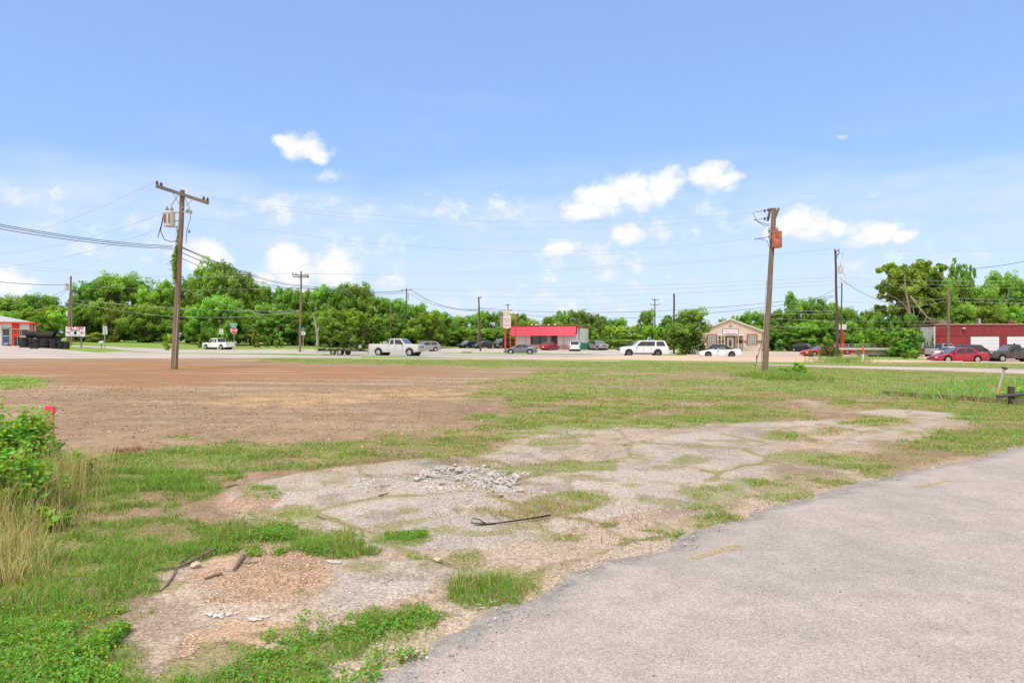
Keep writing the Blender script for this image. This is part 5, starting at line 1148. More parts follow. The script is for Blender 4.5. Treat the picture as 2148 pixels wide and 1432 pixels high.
# pole sign
b = gp(1064, 733); sg = thing('shop_sign', 'tall red framed pole sign with pale hexagonal panels', 'sign', b, R(8))
for x, w_, h_ in ((-.35, .30, 4.0), (.55, .18, 6.3), (1.55, .18, 6.35)): MB().box((x, 0, h_/2-.1), (w_, w_, h_+.2)).build('post', M_REDT, sg)
for z in (6.35, 6.0): MB().box((1.05, 0, z), (1.1, .14, .12)).build('crossbar', mat('orange_bar', (.62, .14, .06), .5), sg)
M_SIGN = mat('faded_sign_panel', (.66, .54, .48), .6, 0, .08, 3)
p = MB().prism([(-.75, 3.95), (-.05, 3.72), (.65, 3.95), (.65, 6.15), (-.75, 6.15)], -.18, .05, 'y').build('panel', M_SIGN, sg)
MB().prism([(-.72, 6.3), (.55, 6.3), (.62, 6.95), (.30, 7.12), (-.40, 7.12), (-.72, 6.95)], -.18, .0, 'y').build('top_panel', mat('cream_sign_panel', (.62, .55, .42), .6, 0, .1, 3), sg)
MB().box((-1.0, .3, 5.05), (.5, .6, 2.2)).build('panel_back', mat('grey_sign_back', (.24, .23, .24), .6), sg)
for z, tx in ((5.45, 'DOLLAR'), (5.05, 'MEAT'), (4.35, 'MARKET')): lettering(tx, .30, (-.05, -.186, z), VR, mat('faded_lettering', (.28, .25, .24), .6), p, sx=1.0)
MB().tube([(.6, 0, 3.6), (3.0, .4, 3.55)], .035, 5).build('arm', M_REDT, sg)
# dumpster
b = gd(1223, A_.y-5.6); dm = thing('dumpster', 'green metal dumpster against the white side wall of the red shop', 'dumpster', b, -R(12)); M_GR = mat('green_dumpster_paint', (.012, .14, .085), .5, 0, .2, 3)
MB().prism([(-.85, .12), (.85, .12), (.85, 1.15), (-.85, 1.35)], -.6, .6, 'y').build('bin', M_GR, dm); MB().box((0, 0, 1.32), (1.75, 1.25, .06), M=Matrix.Rotation(R(7), 3, 'Y')).build('lid', M_BLACK, dm)
for x in (-.5, 0, .5): MB().box((x, -.63, .65), (.08, .05, 1.0)).build('rib', M_GR, dm)

# --- gabled office
b = gp(1532, 736.4); of = thing('gabled_office', 'cream gabled office with a banner above its oval-window door', 'building', b, -R(14))
hw_, eave, rdg, dep = 4.82, 3.15, 5.05, 14.0
MB().prism([(-hw_, -.3), (hw_, -.3), (hw_, eave), (0, rdg), (-hw_, eave)], 0, dep, 'y').build('wall', M_CREAM, of)
MB().box((0, -.02, .42), (2*hw_-.02, .04, 1.2)).build('lower_wall', M_CREAML, of)
for sg_ in (-1, 1):
    mb = MB(); mb.prism([(sg_*(hw_+.45), eave-.17), (0, rdg+.02), (0, rdg+.16), (sg_*(hw_+.45), eave-.02)], -.35, dep+.3, 'y'); mb.build('roof', M_WP, of)
M_BR = M_BRICK
for x0, x1 in ((-hw_, -3.62), (-2.0, -.98), (1.0, 2.52), (4.05, hw_-.02)): piece(of, 'brick_band', M_BR, ((x0+x1)/2, -.035, 1.52), (x1-x0, .05, .38))
for cx in (-2.82, 3.28):
    w = piece(of, 'window', M_WINB, (cx, -.03, 1.75), (1.0, .05, 1.45))
    for k in (-.5, -.17, .17, .5): piece(of, 'muntin', M_WP, (cx+k, -.062, 1.75), (.05, .03, 1.45), w)
    for k in (-.72, -.36, 0, .36, .72): piece(of, 'muntin', M_WP, (cx, -.064, 1.75+k), (1.05, .03, .05), w)
    for dx, dz, sx_, sz in ((-.68, 0, .24, 1.95), (.68, 0, .24, 1.95), (0, .86, 1.12, .22), (0, -.86, 1.12, .22)): piece(of, 'surround', M_BR, (cx+dx, -.04, 1.75+dz), (sx_, .06, sz), w)
dr_ = piece(of, 'door', M_WP, (-.02, -.04, 1.15), (1.02, .06, 2.15))
mb = MB(); n = 20; mb.poly([(-.02+.19*math.cos(2*PI*k/n), -.082, 1.28+.58*math.sin(2*PI*k/n)) for k in range(n)]); mb.build('oval_window', M_WIN, dr_)
for x in (-.62, .62): piece(of, 'door_trim', mat('brown_door_trim', (.12, .05, .035), .7), (x-.02, -.05, 1.2), (.10, .09, 2.35), dr_)
piece(of, 'door_trim', mat('brown_door_trim', (.12, .05, .035), .7), (-.02, -.05, 2.33), (1.34, .09, .12), dr_)
piece(of, 'porch_roof', M_WP, (0, -.75, 2.52), (3.9, 1.5, .09))
for x in (-2.05+.1, -1.45, -1.0, 1.12, 1.95): MB().tube([(x, -1.4, -.1), (x, -1.4, 2.48)], .045, 6).build('post', M_WP, of)
mb = MB(); mb.box((3.45, -1.4, .80), (3.1, .05, .07)); mb.box((3.4, -1.4, -.03), (.05, .05, .1)); mb.build('railing', M_WP, of)
for x in (3.85, 5.0): MB().box((x, -1.4, .38), (.06, .06, .85)).build('railing_post', M_WP, of)
for x in (-1.72, 1.5): piece(of, 'wall_lamp', mat('brown_lamp', (.08, .04, .03), .6), (x, -.08, 2.15), (.14, .14, .28))
piece(of, 'notice_board', mat('brown_lamp', (.08, .04, .03), .6), (1.5, -.05, 1.55), (.42, .06, .60))
MB().lathe([(.18, -.06), (.24, -.03), (.24, 0)], 14, (0, -.01, 4.05), 'y').build('vent', mat('grey_vent', (.20, .19, .18), .7), of)
piece(of, 'light', M_WP, (0, -.08, 4.02), (.16, .08, .12)); piece(of, 'meter', M_GALV, (hw_+.1, .6, 1.6), (.2, .3, .5))
bn = thing('banner', 'white banner with pink and purple lettering on the cream office gable', 'sign', b+Vector((-.01, -.05, 3.12)), -R(14))
MB().box((0, -.03, 0), (2.42, .04, .86)).build('frame', mat('dark_banner_frame', (.06, .055, .07), .6), bn); pnl = MB().box((0, -.065, 0), (2.26, .04, .72)).build('panel', mat('banner_white', (.78, .72, .76), .6), bn)
lettering('Cristina East Home Realty', .205, (0, -.09, .14), VR, mat('pink_red_ink', (.62, .06, .14), .6), pnl, bold=.006, sx=.98)
lettering('FOR SALE FOR RENT', .19, (-.0, -.09, -.12), VR, mat('purple_ink', (.45, .25, .58), .6), pnl, bold=.004); lettering('REAL ESTATE SERVICES', .15, (-.0, -.09, -.28), VR, mat('purple_ink', (.45, .25, .58), .6), pnl, bold=.004)

# --- red garage on the right, local x along the front from the left corner
A_ = gd(1960, 96); gr_ = thing('red_garage', 'long dark red metal garage with roll-up doors', 'building', A_, -R(7))
GH = zat(681.5, 96)-A_.z; GW = 34
MB().box((GW/2, 8, GH/2-.2), (GW, 16, GH+.4)).build('wall', M_RED, gr_)
piece(gr_, 'side_wall', M_WHTY, (-.03, 8, GH/2-.25), (.06, 16, GH+.1)); piece(gr_, 'roof_trim', mat('faded_roof_edge', (.36, .20, .17), .7, 0, .3, 3), (GW/2, 8, GH+.08), (GW+.3, 16.3, .18)); piece(gr_, 'corner_trim', M_WP, (.03, -.03, GH/2-.2), (.10, .06, GH))
dz = zat(705, 95)-A_.z
for i, (x0, x1) in enumerate(((.62, 4.15), (4.75, 8.40), (9.45, 13.1), (14.1, 17.8))):
    dd = piece(gr_, 'roll_door', M_DOORR if i == 0 else M_DOORW, ((x0+x1)/2, -.02, dz/2-.2), (x1-x0, .05, dz+.35))
    dd['label'] = 'dark red roll-up door' if i == 0 else 'white roll-up door'
    piece(gr_, 'door_frame', mat('dark_red_frame', (.16, .015, .02), .6), ((x0+x1)/2, -.04, dz+.03), (x1-x0+.2, .08, .10), dd)
MB().lathe([(.05, 0), (.22, -.06), (.24, -.12), (0, -.12)], 12, (3.75, -.25, zat(688, 95)-A_.z+.06)).build('wall_light', M_WP, gr_)
for x, y, sx_, sz in ((2.5, 3, 1.0, .5), (8.3, 5, .3, .9)): MB().box((x, y, GH+.15+sz/2), (sx_, .8, sz)).build('roof_unit', M_GALV, gr_)
MB().lathe([(.3, 0), (.34, .25), (.45, .3), (.3, .55), (0, .6)], 12, (12.3, 4, GH+.15)).build('roof_turbine', mat('rusty_brown_metal', (.16, .06, .04), .7), gr_)
# --- tyre shop
A_ = gd(64, 86); ts = thing('tire_shop', 'white and orange-red metal tyre shop with a pale hipped roof', 'building', A_, R(31))
TH = zat(676, 86)-A_.z
MB().box((-7.5, 4.5, TH/2-.2), (15, 9, TH+.4)).build('wall', M_WHT, ts)
kk = 86/F*.82
for p0, p1, mt in ((25.5, 41, M_OR), (62.3, 64.2, M_ORP)): piece(ts, 'wall_panel', mt, (((p0+p1)/2-64)*kk, -.03, TH/2-.1), ((p1-p0)*kk, .05, TH))
piece(ts, 'wall_panel', M_ORP, (-.02+.06, .1, TH/2-.1), (.10, .30, TH)); piece(ts, 'wall_panel', M_OR, (.03, 4.0, TH/2-.1), (.05, 1.5, TH)); piece(ts, 'wall_panel', M_ORP, (.04, 8.8, TH/2-.1), (.06, .5, TH))
MB().add([(-15.5, -.35, TH), (.4, -.35, TH), (.4, 9.4, TH), (-15.5, 9.4, TH), (-3.6, 3.6, TH+.95), (-3.6, 5.4, TH+.95), (-15.5, 3.6, TH+.95), (-15.5, 5.4, TH+.95)], [(0,1,4,6), (1,2,5,4), (2,3,7,5), (4,5,7,6), (0,3,2,1), (0,6,7,3)]).build('roof', M_ROOFG, ts)
piece(ts, 'gutter', M_ORP, (-7.5, -.38, TH-.05), (15.9, .12, .18)); piece(ts, 'gutter', M_ORP, (.43, 4.5, TH-.05), (.12, 9.8, .18))
dr_ = piece(ts, 'door', M_WIN, (-50.5*kk, -.04, 1.05), (13.5*kk, .06, 2.1))
for x in (-58.5, -42.5): piece(ts, 'door_frame', M_GALV, (x*kk, -.05, 1.15), (2.5*kk, .09, 2.35), dr_)
piece(ts, 'door_frame', M_GALV, (-50.5*kk, -.05, 2.22), (18*kk, .09, .22), dr_); piece(ts, 'poster', mat('blue_poster', (.06, .10, .22), .5), (-50.5*kk, -.082, .65), (12*kk, .02, 1.1), dr_); piece(ts, 'kick_plate', mat('pale_blue', (.30, .40, .58), .5), (-50.5*kk, -.095, .25), (9*kk, .02, .35), dr_); piece(ts, 'push_bar', M_WP, (-50.5*kk, -.1, 1.25), (12*kk, .03, .06), dr_)
w = piece(ts, 'window', M_WIN, (-12.5*kk, -.04, 1.65), (18*kk, .05, .75)); piece(ts, 'frame', M_WP, (-12.5*kk, -.045, 1.22), (19*kk, .08, .10), w); piece(ts, 'sill_panel', mat('dirty_pink_panel', (.45, .33, .30), .7), (-14*kk, -.05, 1.12), (14*kk, .05, .22), w)
piece(ts, 'alarm_box', M_ASH, (-34*kk, -.1, 1.95), (.18, .14, .14)); piece(ts, 'light', M_GALV, (-14*kk, -.1, 2.85), (.3, .14, .12))
b = gd(39, 83.5); rk = thing('metal_rack', 'thin steel pipe rack between the shop door and the tyres', 'rack', b); mb = MB(); mb.tube([(-.15, 0, 0), (-.15, 0, 1.1), (-.1, 0, 1.1)], .03, 5); mb.tube([(.35, 0, 0), (.35, 0, 2.1)], .025, 5); mb.tube([(-.9, 0, 2.1), (.35, 0, 2.1)], .02, 5); mb.build('frame', M_GALV, rk)
b = gd(35.5, 84); MB_ = MB().lathe([(.26, 0), (.28, .1), (.28, 1.0), (.3, 1.02), (.3, 1.1), (0, 1.14)], 14); o = MB_.build('barrel', mat('dark_green_barrel', (.02, .035, .03), .6), None, True); o.location = b; tag(o, 'dark barrel beside the orange-red wall panel of the tyre shop', 'barrel')

# --- tyres: each one its own object
def tyre_mesh(r, w): return MB().lathe([(r*.52, -w/2*.8), (r*.78, -w/2), (r*.97, -w*.42), (r, -w*.2), (r*.985, 0), (r, w*.2), (r*.97, w*.42), (r*.78, w/2), (r*.52, w/2*.8), (r*.50, 0)], 20, closed=True)
M_TY = mat('old_tyre_rubber', (.030, .029, .030), .8, 0, .35, 5, .3, .3); TB = {}
def put_tyre(p, r, w, rot, label, grp):
    k = (round(r, 2), round(w, 2))
    if k not in TB: o = tyre_mesh(r, w).build('tyre', M_TY, None, True); TB[k] = o
    else: o = TB[k].copy(); COL.objects.link(o)
    o.location = p; o.rotation_euler = rot; return tag(o, label, 'tyre', grp)
D0 = gp(97, 730.3).y
cols_ = [(53, .58, 5, .235, 'leftmost'), (70, .50, 5, .215, 'second'), (79.5, .53, 4, .27, 'third'), (97, .55, 4, .28, 'fourth'), (114, .50, 4, .27, 'fifth'), (128, .37, 4, .215, 'sixth'), (139, .32, 4, .215, 'rightmost')]
for i, (px, r, n, w, nm) in enumerate(cols_):
    g0 = gd(px, D0-.1*i)
    for k in range(n): put_tyre((g0.x+random.uniform(-.05, .05), g0.y+random.uniform(-.06, .06), g0.z+w*(k+.5)), r*random.uniform(.97, 1.03), w, (random.uniform(-.03, .03), random.uniform(-.03, .03), random.uniform(0, 6)), 'black used tyre lying in the %s front stack beside the tyre shop' % nm, 'tyres in the %s front stack' % nm)
for i, (px, r, n, w, nm) in enumerate([(60, .45, 5, .23, 'left'), (88, .5, 5, .25, 'middle'), (119, .48, 6, .235, 'right')]):
    g0 = gd(px, D0+1.2)
    for k in range(n): put_tyre((g0.x+random.uniform(-.06, .06), g0.y, g0.z+w*(k+.5)), r, w, (0, 0, random.uniform(0, 6)), 'black used tyre in the %s stack of the back row by the tyre shop' % nm, 'tyres in the %s back stack' % nm)
M_PIPE = ribbed('black_corrugated_plastic', (.035, .037, .042), .09, 0, .5, .5, .8)
for px0, px1, z0, dd, lb in ((57, 79, 1.52, .9, 'left black corrugated drain pipe on the tyres, partly behind the other'), (79.5, 112, 1.46, .3, 'right black corrugated drain pipe lying across the tyres')):
    c0, c1 = gd(px0, D0+dd), gd(px1+4, D0+dd+.3); r = .40; L_ = c1.x-c0.x; prof_ = []
    nn = int(L_/.12)
    for k in range(nn+1): prof_ += [(r-.02*(k % 2), L_*k/nn)]
    prof_ += [(r*.88, L_), (r*.88, 0)]
    o = MB().lathe(prof_, 20, axis='x', closed=True).build('drain_pipe', M_BLACK if 0 else M_TY, None, True); o.location = (c0.x, c0.y, c0.z+z0); o.rotation_euler = (0, 0, R(6)); tag(o, lb, 'pipe')
b = gp(72, 731.8); put_tyre((b.x, b.y, b.z+.09), .42, .18, (0, 0, 0), 'single flat tyre lying on the concrete before the stacks', None); b = gd(17, 82); put_tyre((b.x, b.y, b.z+.09), .33, .17, (.1, 0, 0), 'small tyre lying near the shop door', None)

# --- tyre sign
bl = gp(143, 728); br_ = gp(170, 727.2); sn = thing('tire_sign', 'white board reading C&T TIRE on two wooden legs', 'sign', gp(158.5, 728.6), 0)
b = sn.location; kx = b.y/F; zt, zbm = zat(685.0, b.y)-b.z, zat(705.3, b.y)-b.z
for px in (143.5, 170): MB().box(((px-158.5)*kx, .06, zt*.5-.1), (.14, .09, zt+.1)).build('leg', M_ARM, sn)
zc = (zt+zbm)/2; hh_ = zt-zbm; M = Matrix.Rotation(R(1.6), 3, 'Y')
pnl = MB().box((0, -.03, zc), (40.5*kx, .05, hh_), M=M).build('panel', mat('white_sign_board', (.72, .70, .76), .55, 0, .03, 2), sn)
rt = (R(90), R(1.6), 0); INK = mat('red_ink', (.42, .025, .06), .6); INKB = mat('black_ink', (.05, .06, .09), .6); INKP = mat('pinkish_ink', (.55, .18, .25), .6)
lettering('C&T TIRE', .48, (0, -.062, zc+hh_*.34), rt, INK, pnl, bold=.014, sx=.98); lettering('823-0064', .27, (0, -.062, zc+hh_*.11), rt, INKB, pnl, bold=.008, sx=1.05)
for tx, x, z in (('NEW', -.80, -.02), ('TIRES', -.80, -.16), ('USED', .78, -.06), ('TIRES', .78, -.20)): lettering(tx, .21, (x, -.062, zc+hh_*z), rt, INKP, pnl, bold=.006)
lettering('WE BUY USED TIRES', .15, (-.02, -.062, zc-hh_*.39), rt, mat('blue_grey_ink', (.25, .27, .40), .6), pnl, bold=.003)
mb = MB(); mb.lathe([(.09, -.065), (.17, -.075), (.20, -.065)], 20, (0, 0, zc-hh_*.14), 'y'); mb.build('tyre_emblem', INKB, pnl)
# --- road signs
def post_sign(name, label, px, py, ptop, d=None, r=.035, mt=None):
    b = gp(px, py); t = thing(name, label, 'sign', b); h = zat(ptop, b.y)-b.z; MB().tube([(0, 0, -.2), (0, 0, h)], r, 6).build('post', mt or M_GALV, t); return t, h, b.y/F
t, h, k = post_sign('route_sign', 'back of two stacked grey road signs right of the tyre sign', 220, 730.5, 682.5)
MB().box((0, .04, h-.28), (.5, .02, .42)).build('plate', M_TANK, t); MB().box((0, .04, h-.80), (.56, .02, .60)).build('plate', M_TANK, t)
b = gp(212.5, 730); t = thing('mailbox', 'small pale mailbox on a thin post left of the road sign', 'mailbox', b, R(-8)); MB().tube([(0, 0, -.1), (0, 0, .55)], .035, 6).build('post', M_TRIM, t); MB().prism([(-.28, .55), (.28, .66), (.28, .90), (-.28, .80)], -.1, .1, 'y').build('box', mat('pale_green_paint', (.55, .66, .64), .5), t)
t, h, k = post_sign('stop_sign', 'red stop sign with two green street name plates on top', 491, 739.5, 685, mt=M_GALV)
zc = zat(693, k*F)-t.location.z; ro = 7.4*k
def ngon(n, r, y, z, off=PI/8): return [(r*math.cos(off+2*PI*i/n), y, z+r*math.sin(off+2*PI*i/n)) for i in range(n)]
MB().poly(ngon(8, ro, -.05, zc)).build('border', M_WP, t); MB().poly(ngon(8, ro*.90, -.056, zc)).build('face', mat('stop_red', (.50, .01, .025), .4), t)
lettering('STOP', ro*.78, (0, -.062, zc), VR, M_WP, t, bold=.008, sx=.92); MB().poly(ngon(8, ro, -.045, zc)[::-1]).build('back', M_GALV, t)
for z, w_, tx in ((679.5, 14.5, 'TUCKER RD'), (683.6, 14.8, 'LUTHER ST')):
    zz = zat(z, k*F)-t.location.z; pl_ = MB().box((-.08, -.03, zz), (w_*k, .03, 3.5*k)).build('street_plate', mat('street_sign_green', (.0, .22, .14), .5), t); lettering(tx, .22, (-.08, -.05, zz), VR, mat('pale_sign_ink', (.62, .82, .76), .6), pl_, bold=.004, sx=.8)
b = gd(464.5, 117); t = thing('speed_limit_sign', 'small white speed limit sign above the white pickup roof', 'sign', b); k = b.y/F; z = zat(695, b.y)-b.z
MB().tube([(0, .03, -.2), (0, .03, z)], .04, 6).build('post', M_GALV, t); pl_ = MB().box((0, 0, z), (7.6*k, .03, 11*k)).build('plate', mat('sign_white', (.78, .79, .80), .5), t)
lettering('45', .46, (0, -.02, z-.20), VR, INKB, pl_, bold=.01); lettering('SPEED', .15, (0, -.02, z+.32), VR, INKB, pl_, bold=.003); lettering('LIMIT', .15, (0, -.02, z+.16), VR, INKB, pl_, bold=.003)
b = gp(632.5, 738); t = thing('stop_sign', 'back of a stop sign hidden behind the crossarm pole', 'sign', b+Vector((0, .8, 0))); k = b.y/F; z = zat(698.5, b.y)-b.z
MB().tube([(0, 0, 0), (0, 0, z+.9)], .03, 6).build('post', M_GALV, t); MB().poly(ngon(8, 5.2*k, .03, z)).build('face', M_TANK, t); MB().box((.05, 0, z+.6), (.8, .02, .22)).build('street_plate', mat('street_sign_green', (.0, .22, .14), .5), t); MB().box((.0, .0, z+.84), (.02, .7, .22)).build('street_plate', mat('street_sign_green', (.0, .22, .14), .5), t)
b = gp(1768.5, 744.5); t = thing('sign_post', 'bright red post topped by a blank white sign box', 'sign', b); k = b.y/F; z1 = zat(691, b.y)-b.z; z2 = zat(680.5, b.y)-b.z
MB().box((0, 0, z1/2), (.24, .24, z1)).build('post', mat('bright_red_post', (.52, .02, .025), .5), t); MB().box((-.06, 0, (z1+z2)/2), (13*k, .4, z2-z1)).build('sign_box', mat('blank_sign_box', (.62, .62, .62), .5), t); piece(t, 'base', M_CONC, (.1, 0, .02), (1.1, .8, .08))
t, h, k = post_sign('road_marker', 'white marker post with an orange cap beside the culvert', 1810.5, 758, 726, r=.075, mt=M_WP); MB().tube([(0, 0, h-.72), (0, 0, h+.02)], .085, 8).build('cap', mat('orange_cap', (.72, .10, .01), .5), t)
t, h, k = post_sign('marker_post', 'thin white post with a grey top by the round tree', 1452, 743.5, 729, r=.05, mt=M_WP); MB().box((0, 0, h+.08), (.26, .12, .30)).build('reflector', M_GALV, t)
t, h, k = post_sign('white_post', 'short white post behind the dark grey sedan', 1703.5, 727, 714, r=.07, mt=M_WP)
t, h, k = post_sign('road_sign', 'narrow grey sign seen edge-on before the red garage door', 1975.5, 740, 704, r=.045); MB().box((.05, 0, h-.55), (.12, .5, 1.1)).build('plate', M_GALV, t)
for px, lb in ((777, 'thin pale stake between the trailer and the silver pickup'), ): 
    b = gp(px, 747); o = MB().tube([(0, 0, 0), (0, 0, .9)], .03, 5).build('stake', M_WP); o.location = b; tag(o, lb, 'stake')
for px, py, lb in ((1049, 737, 'thin pale stake on the grass island left of the grey sedan'), (1034, 733, 'pale post between the black sedan and navy pickup')):
    b = gp(px, py); o = MB().tube([(0, 0, 0), (0, 0, 1.0)], .04, 5).build('stake', mat('tan_stake', (.45, .36, .22), .7)); o.location = b; tag(o, lb, 'stake')
for i, (a_, b_2) in enumerate(((930, 1), (965, 1))): pass
b = gd(980, 104); o = MB().box((0, 0, .06), (1.6, .3, .16)).build('parking_stop', M_ASH); o.location = b; tag(o, 'dark wooden parking stop on the grass island by the lamp pole', 'parking stop')

# --- culvert bridge
b = gd(1816, 90); cv = thing('culvert_bridge', 'grey concrete culvert bridge with a steel guard rail', 'bridge', (b.x, b.y, 0), R(-2)); M_CV = mat('culvert_concrete', (.34, .31, .28), .9, 0, .3, 1.5, .2); k = 90/F
z1, z0 = zat(729, 90), zat(733.5, 90)
MB().box((0, 0, (z1+z0)/2), (124*k, .5, z1-z0)).build('parapet', mat('pale_concrete_cap', (.50, .47, .43), .85), cv)
zb_ = zat(753, 90); MB().prism([(-26*k, z0), (62*k, z0), (62*k, zb_), (-1*k, zb_)], .1, .5, 'y').build('wing_wall', M_CV, cv)
for i in range(3): MB().box(((15+i*21)*k, .06, zat(747.0, 90)), (18*k, .14, 5.5*k)).build('opening', mat('dark_opening', (.012, .012, .012), .9), cv)
z2 = zat(721.5, 90); mb = MB(); 
for zz in (z2, (z2+z1)/2): mb.box((0, 1.0, zz), (118*k, .05, .06))
for i in range(9): mb.box(((-56+i*14)*k, 1.0, (z1+z2)/2), (.06, .06, z2-z1))
mb.build('guard_rail', M_GALV, cv)
b = gp(1795, 751.5); o = MB().box((0, 0, 0), (2.1, 1.2, .16)).build('concrete_slab', M_CV); o.location = b+Vector((0, .6, .04)); tag(o, 'pale concrete slab beside the road below the culvert', 'slab')

# ------------------------------------------------------------------ things lying on the lot
def at_flat(px, py, off=0.0): x, y = flat(px, py); return Vector((x, y, GZ1(x, y)+off))
# old kerb beam, pipe rail, capped pipe on the right
p0, p1 = at_flat(1885, 832), at_flat(2200, 855); M_KB = mat('rusty_beam', (.20, .14, .075), .85, 0, .4, 3, .4, dirt=(.09, .06, .035))
mid = (p0+p1)/2; d = p1-p0; o = MB().box((0, 0, 0), (d.length+2.2, .13, .12), rz=math.atan2(d.y, d.x)).build('kerb_beam', M_KB); o.location = mid+Vector((.6, 0, .08)); tag(o, 'long rusty brown beam lying across the grass at the right', 'beam')
b = at_flat(2121, 851); pr = thing('pipe_rail', 'black pipe held by a short rusty post at the right edge', 'rail', b)
MB().box((0, 0, .24), (.13, .10, .62)).build('post', mat('rusty_black_post', (.07, .045, .04), .8, 0, .5, 5), pr); MB().box((.09, .12, .2), (.08, .08, .5)).build('back_post', M_TRIM, pr); MB().tube([(-.45, -.08, .28), (1.5, .0, .42)], .05, 8).build('rail', mat('dull_black_pipe', (.09, .08, .08), .5, .2), pr)
p0, p1 = at_flat(2040, 841, .06), at_flat(2103, 842.5, .06); o = MB().tube([(0, 0, 0), p1-p0], .055, 8).build('fallen_pipe', mat('dull_black_pipe', (.09, .08, .08), .5, .2)); o.location = p0; tag(o, 'dark pipe lying on the ground left of the pipe rail', 'pipe')
b = at_flat(2096, 838); t = thing('vent_pipe', 'leaning pale pipe with a black cap and orange wrapping', 'pipe', b); MB().tube([(-.06, 0, 0), (.02, 0, .45), (.16, 0, .98)], .042, 8).build('pipe', mat('pale_wood_pipe', (.42, .36, .33), .7, 0, .3, 8), t); MB().tube([(.16, 0, .96), (.175, 0, 1.0)], .085, 8).build('cap', M_TRIM, t); MB().tube([(-.09, -.02, .0), (-.04, -.02, .36)], [.055, .046], 8).build('orange_tape', mat('orange_tape', (.55, .30, .08), .7), t)
b = at_flat(2078, 826); o = MB().box((0, 0, .3), (.10, .02, .07)).build('marking_flag', mat('orange_flag', (.80, .16, .07), .6)); o.location = b; tag(o, 'small orange marking flag in the tall weeds', 'flag')
# survey stake
b = at_flat(105, 966); t = thing('survey_stake', 'wooden survey stake with a bright pink top behind the bush', 'stake', b); MB().box((0, 0, .33), (.095, .035, .78)).build('stake', mat('stake_wood', (.50, .27, .17), .8), t); MB().box((.003, -.002, .70), (.112, .045, .10)).build('pink_tape', mat('pink_tape', (.85, .05, .13), .5), t); MB().box((-.12, 0, .38), (.13, .03, .04), M=Matrix.Rotation(R(-25), 3, 'Y')).build('ribbon', mat('orange_ribbon', (.8, .14, .04), .5), t)
# stones of the rubble pile
def stone_mesh(seed, s=1.0):
    import bmesh
    bm = bmesh.new(); bmesh.ops.create_icosphere(bm, subdivisions=2, radius=1.0); r = random.Random(seed); pl_ = [(Vector((r.gauss(0,1), r.gauss(0,1), r.gauss(0,1))).normalized(), r.uniform(.45, .85)) for _ in range(9)]
    for v in bm.verts:
        for n_, d_ in pl_:
            q = v.co.dot(n_)
            if q > d_: v.co -= n_*(q-d_)
        v.co.x *= 1.15; v.co.z *= .72
    me = bpy.data.meshes.new('stone'); bm.to_mesh(me); bm.free(); me.materials.append(M_STONE); return me
M_STONE = mat('pale_grey_rubble', (.50, .47, .44), .9, 0, .3, 6, .4, dirt=(.30, .29, .28)); SM = [stone_mesh(i) for i in range(8)]
PILE = [(985,1005,95,16),(905,1003,35,9),(1040,1015,50,12),(960,990,60,8)]
for i in range(150):
    cx, cy, a_, b_2 = random.choice(PILE); px = random.gauss(cx, a_*.45); py = random.gauss(cy, b_2*.6)
    if py < 975: continue
    k = random.choice(range(8)); s = random.uniform(.013, .038)*(1.6 if i < 22 else 1); q = at_flat(px, py, .02); c0 = math.exp(-((px-975)/70)**2-((py-1003)/14)**2)
    o = bpy.data.objects.new('rubble_stone', SM[k]); COL.objects.link(o); o.location = q+Vector((0, 0, s*.2+c0*.025)); o.scale = (s, s, s); o.rotation_euler = (random.uniform(-.5, .5), random.uniform(-.5, .5), random.uniform(0, 6)); tag(o, 'grey stone in the low rubble pile on the broken pavement', 'stone', 'stones of the rubble pile')
LOOSE = [((1093,1035), .045, 'pinkish rounded stone just below the rubble pile'), ((928,1021), .04, 'tan stone at the lower left of the rubble pile'), ((1052,1046), .035, 'pale stone at the lower end of the rubble pile'), ((875,1012), .055, 'dark grey stone at the left end of the rubble pile'), ((918,1179), .035, 'flat white stone alone on the stained slab'), ((733,1317), .035, 'flat white stone in the near bottom grass'), ((412,1190), .045, 'white stone beside the long dead branch')]
M_ST2 = mat('tan_stone', (.55, .43, .34), .9, 0, .25, 6, .3)
for (p, s, lb) in LOOSE:
    o = bpy.data.objects.new('stone', SM[hash(lb) % 8 if 0 else len(lb) % 8].copy()); o.data.materials.clear(); o.data.materials.append(M_ST2 if 'dark' not in lb else M_STONE); COL.objects.link(o); o.location = at_flat(*p, .02); o.scale = (s, s, s*.8); tag(o, lb, 'stone')
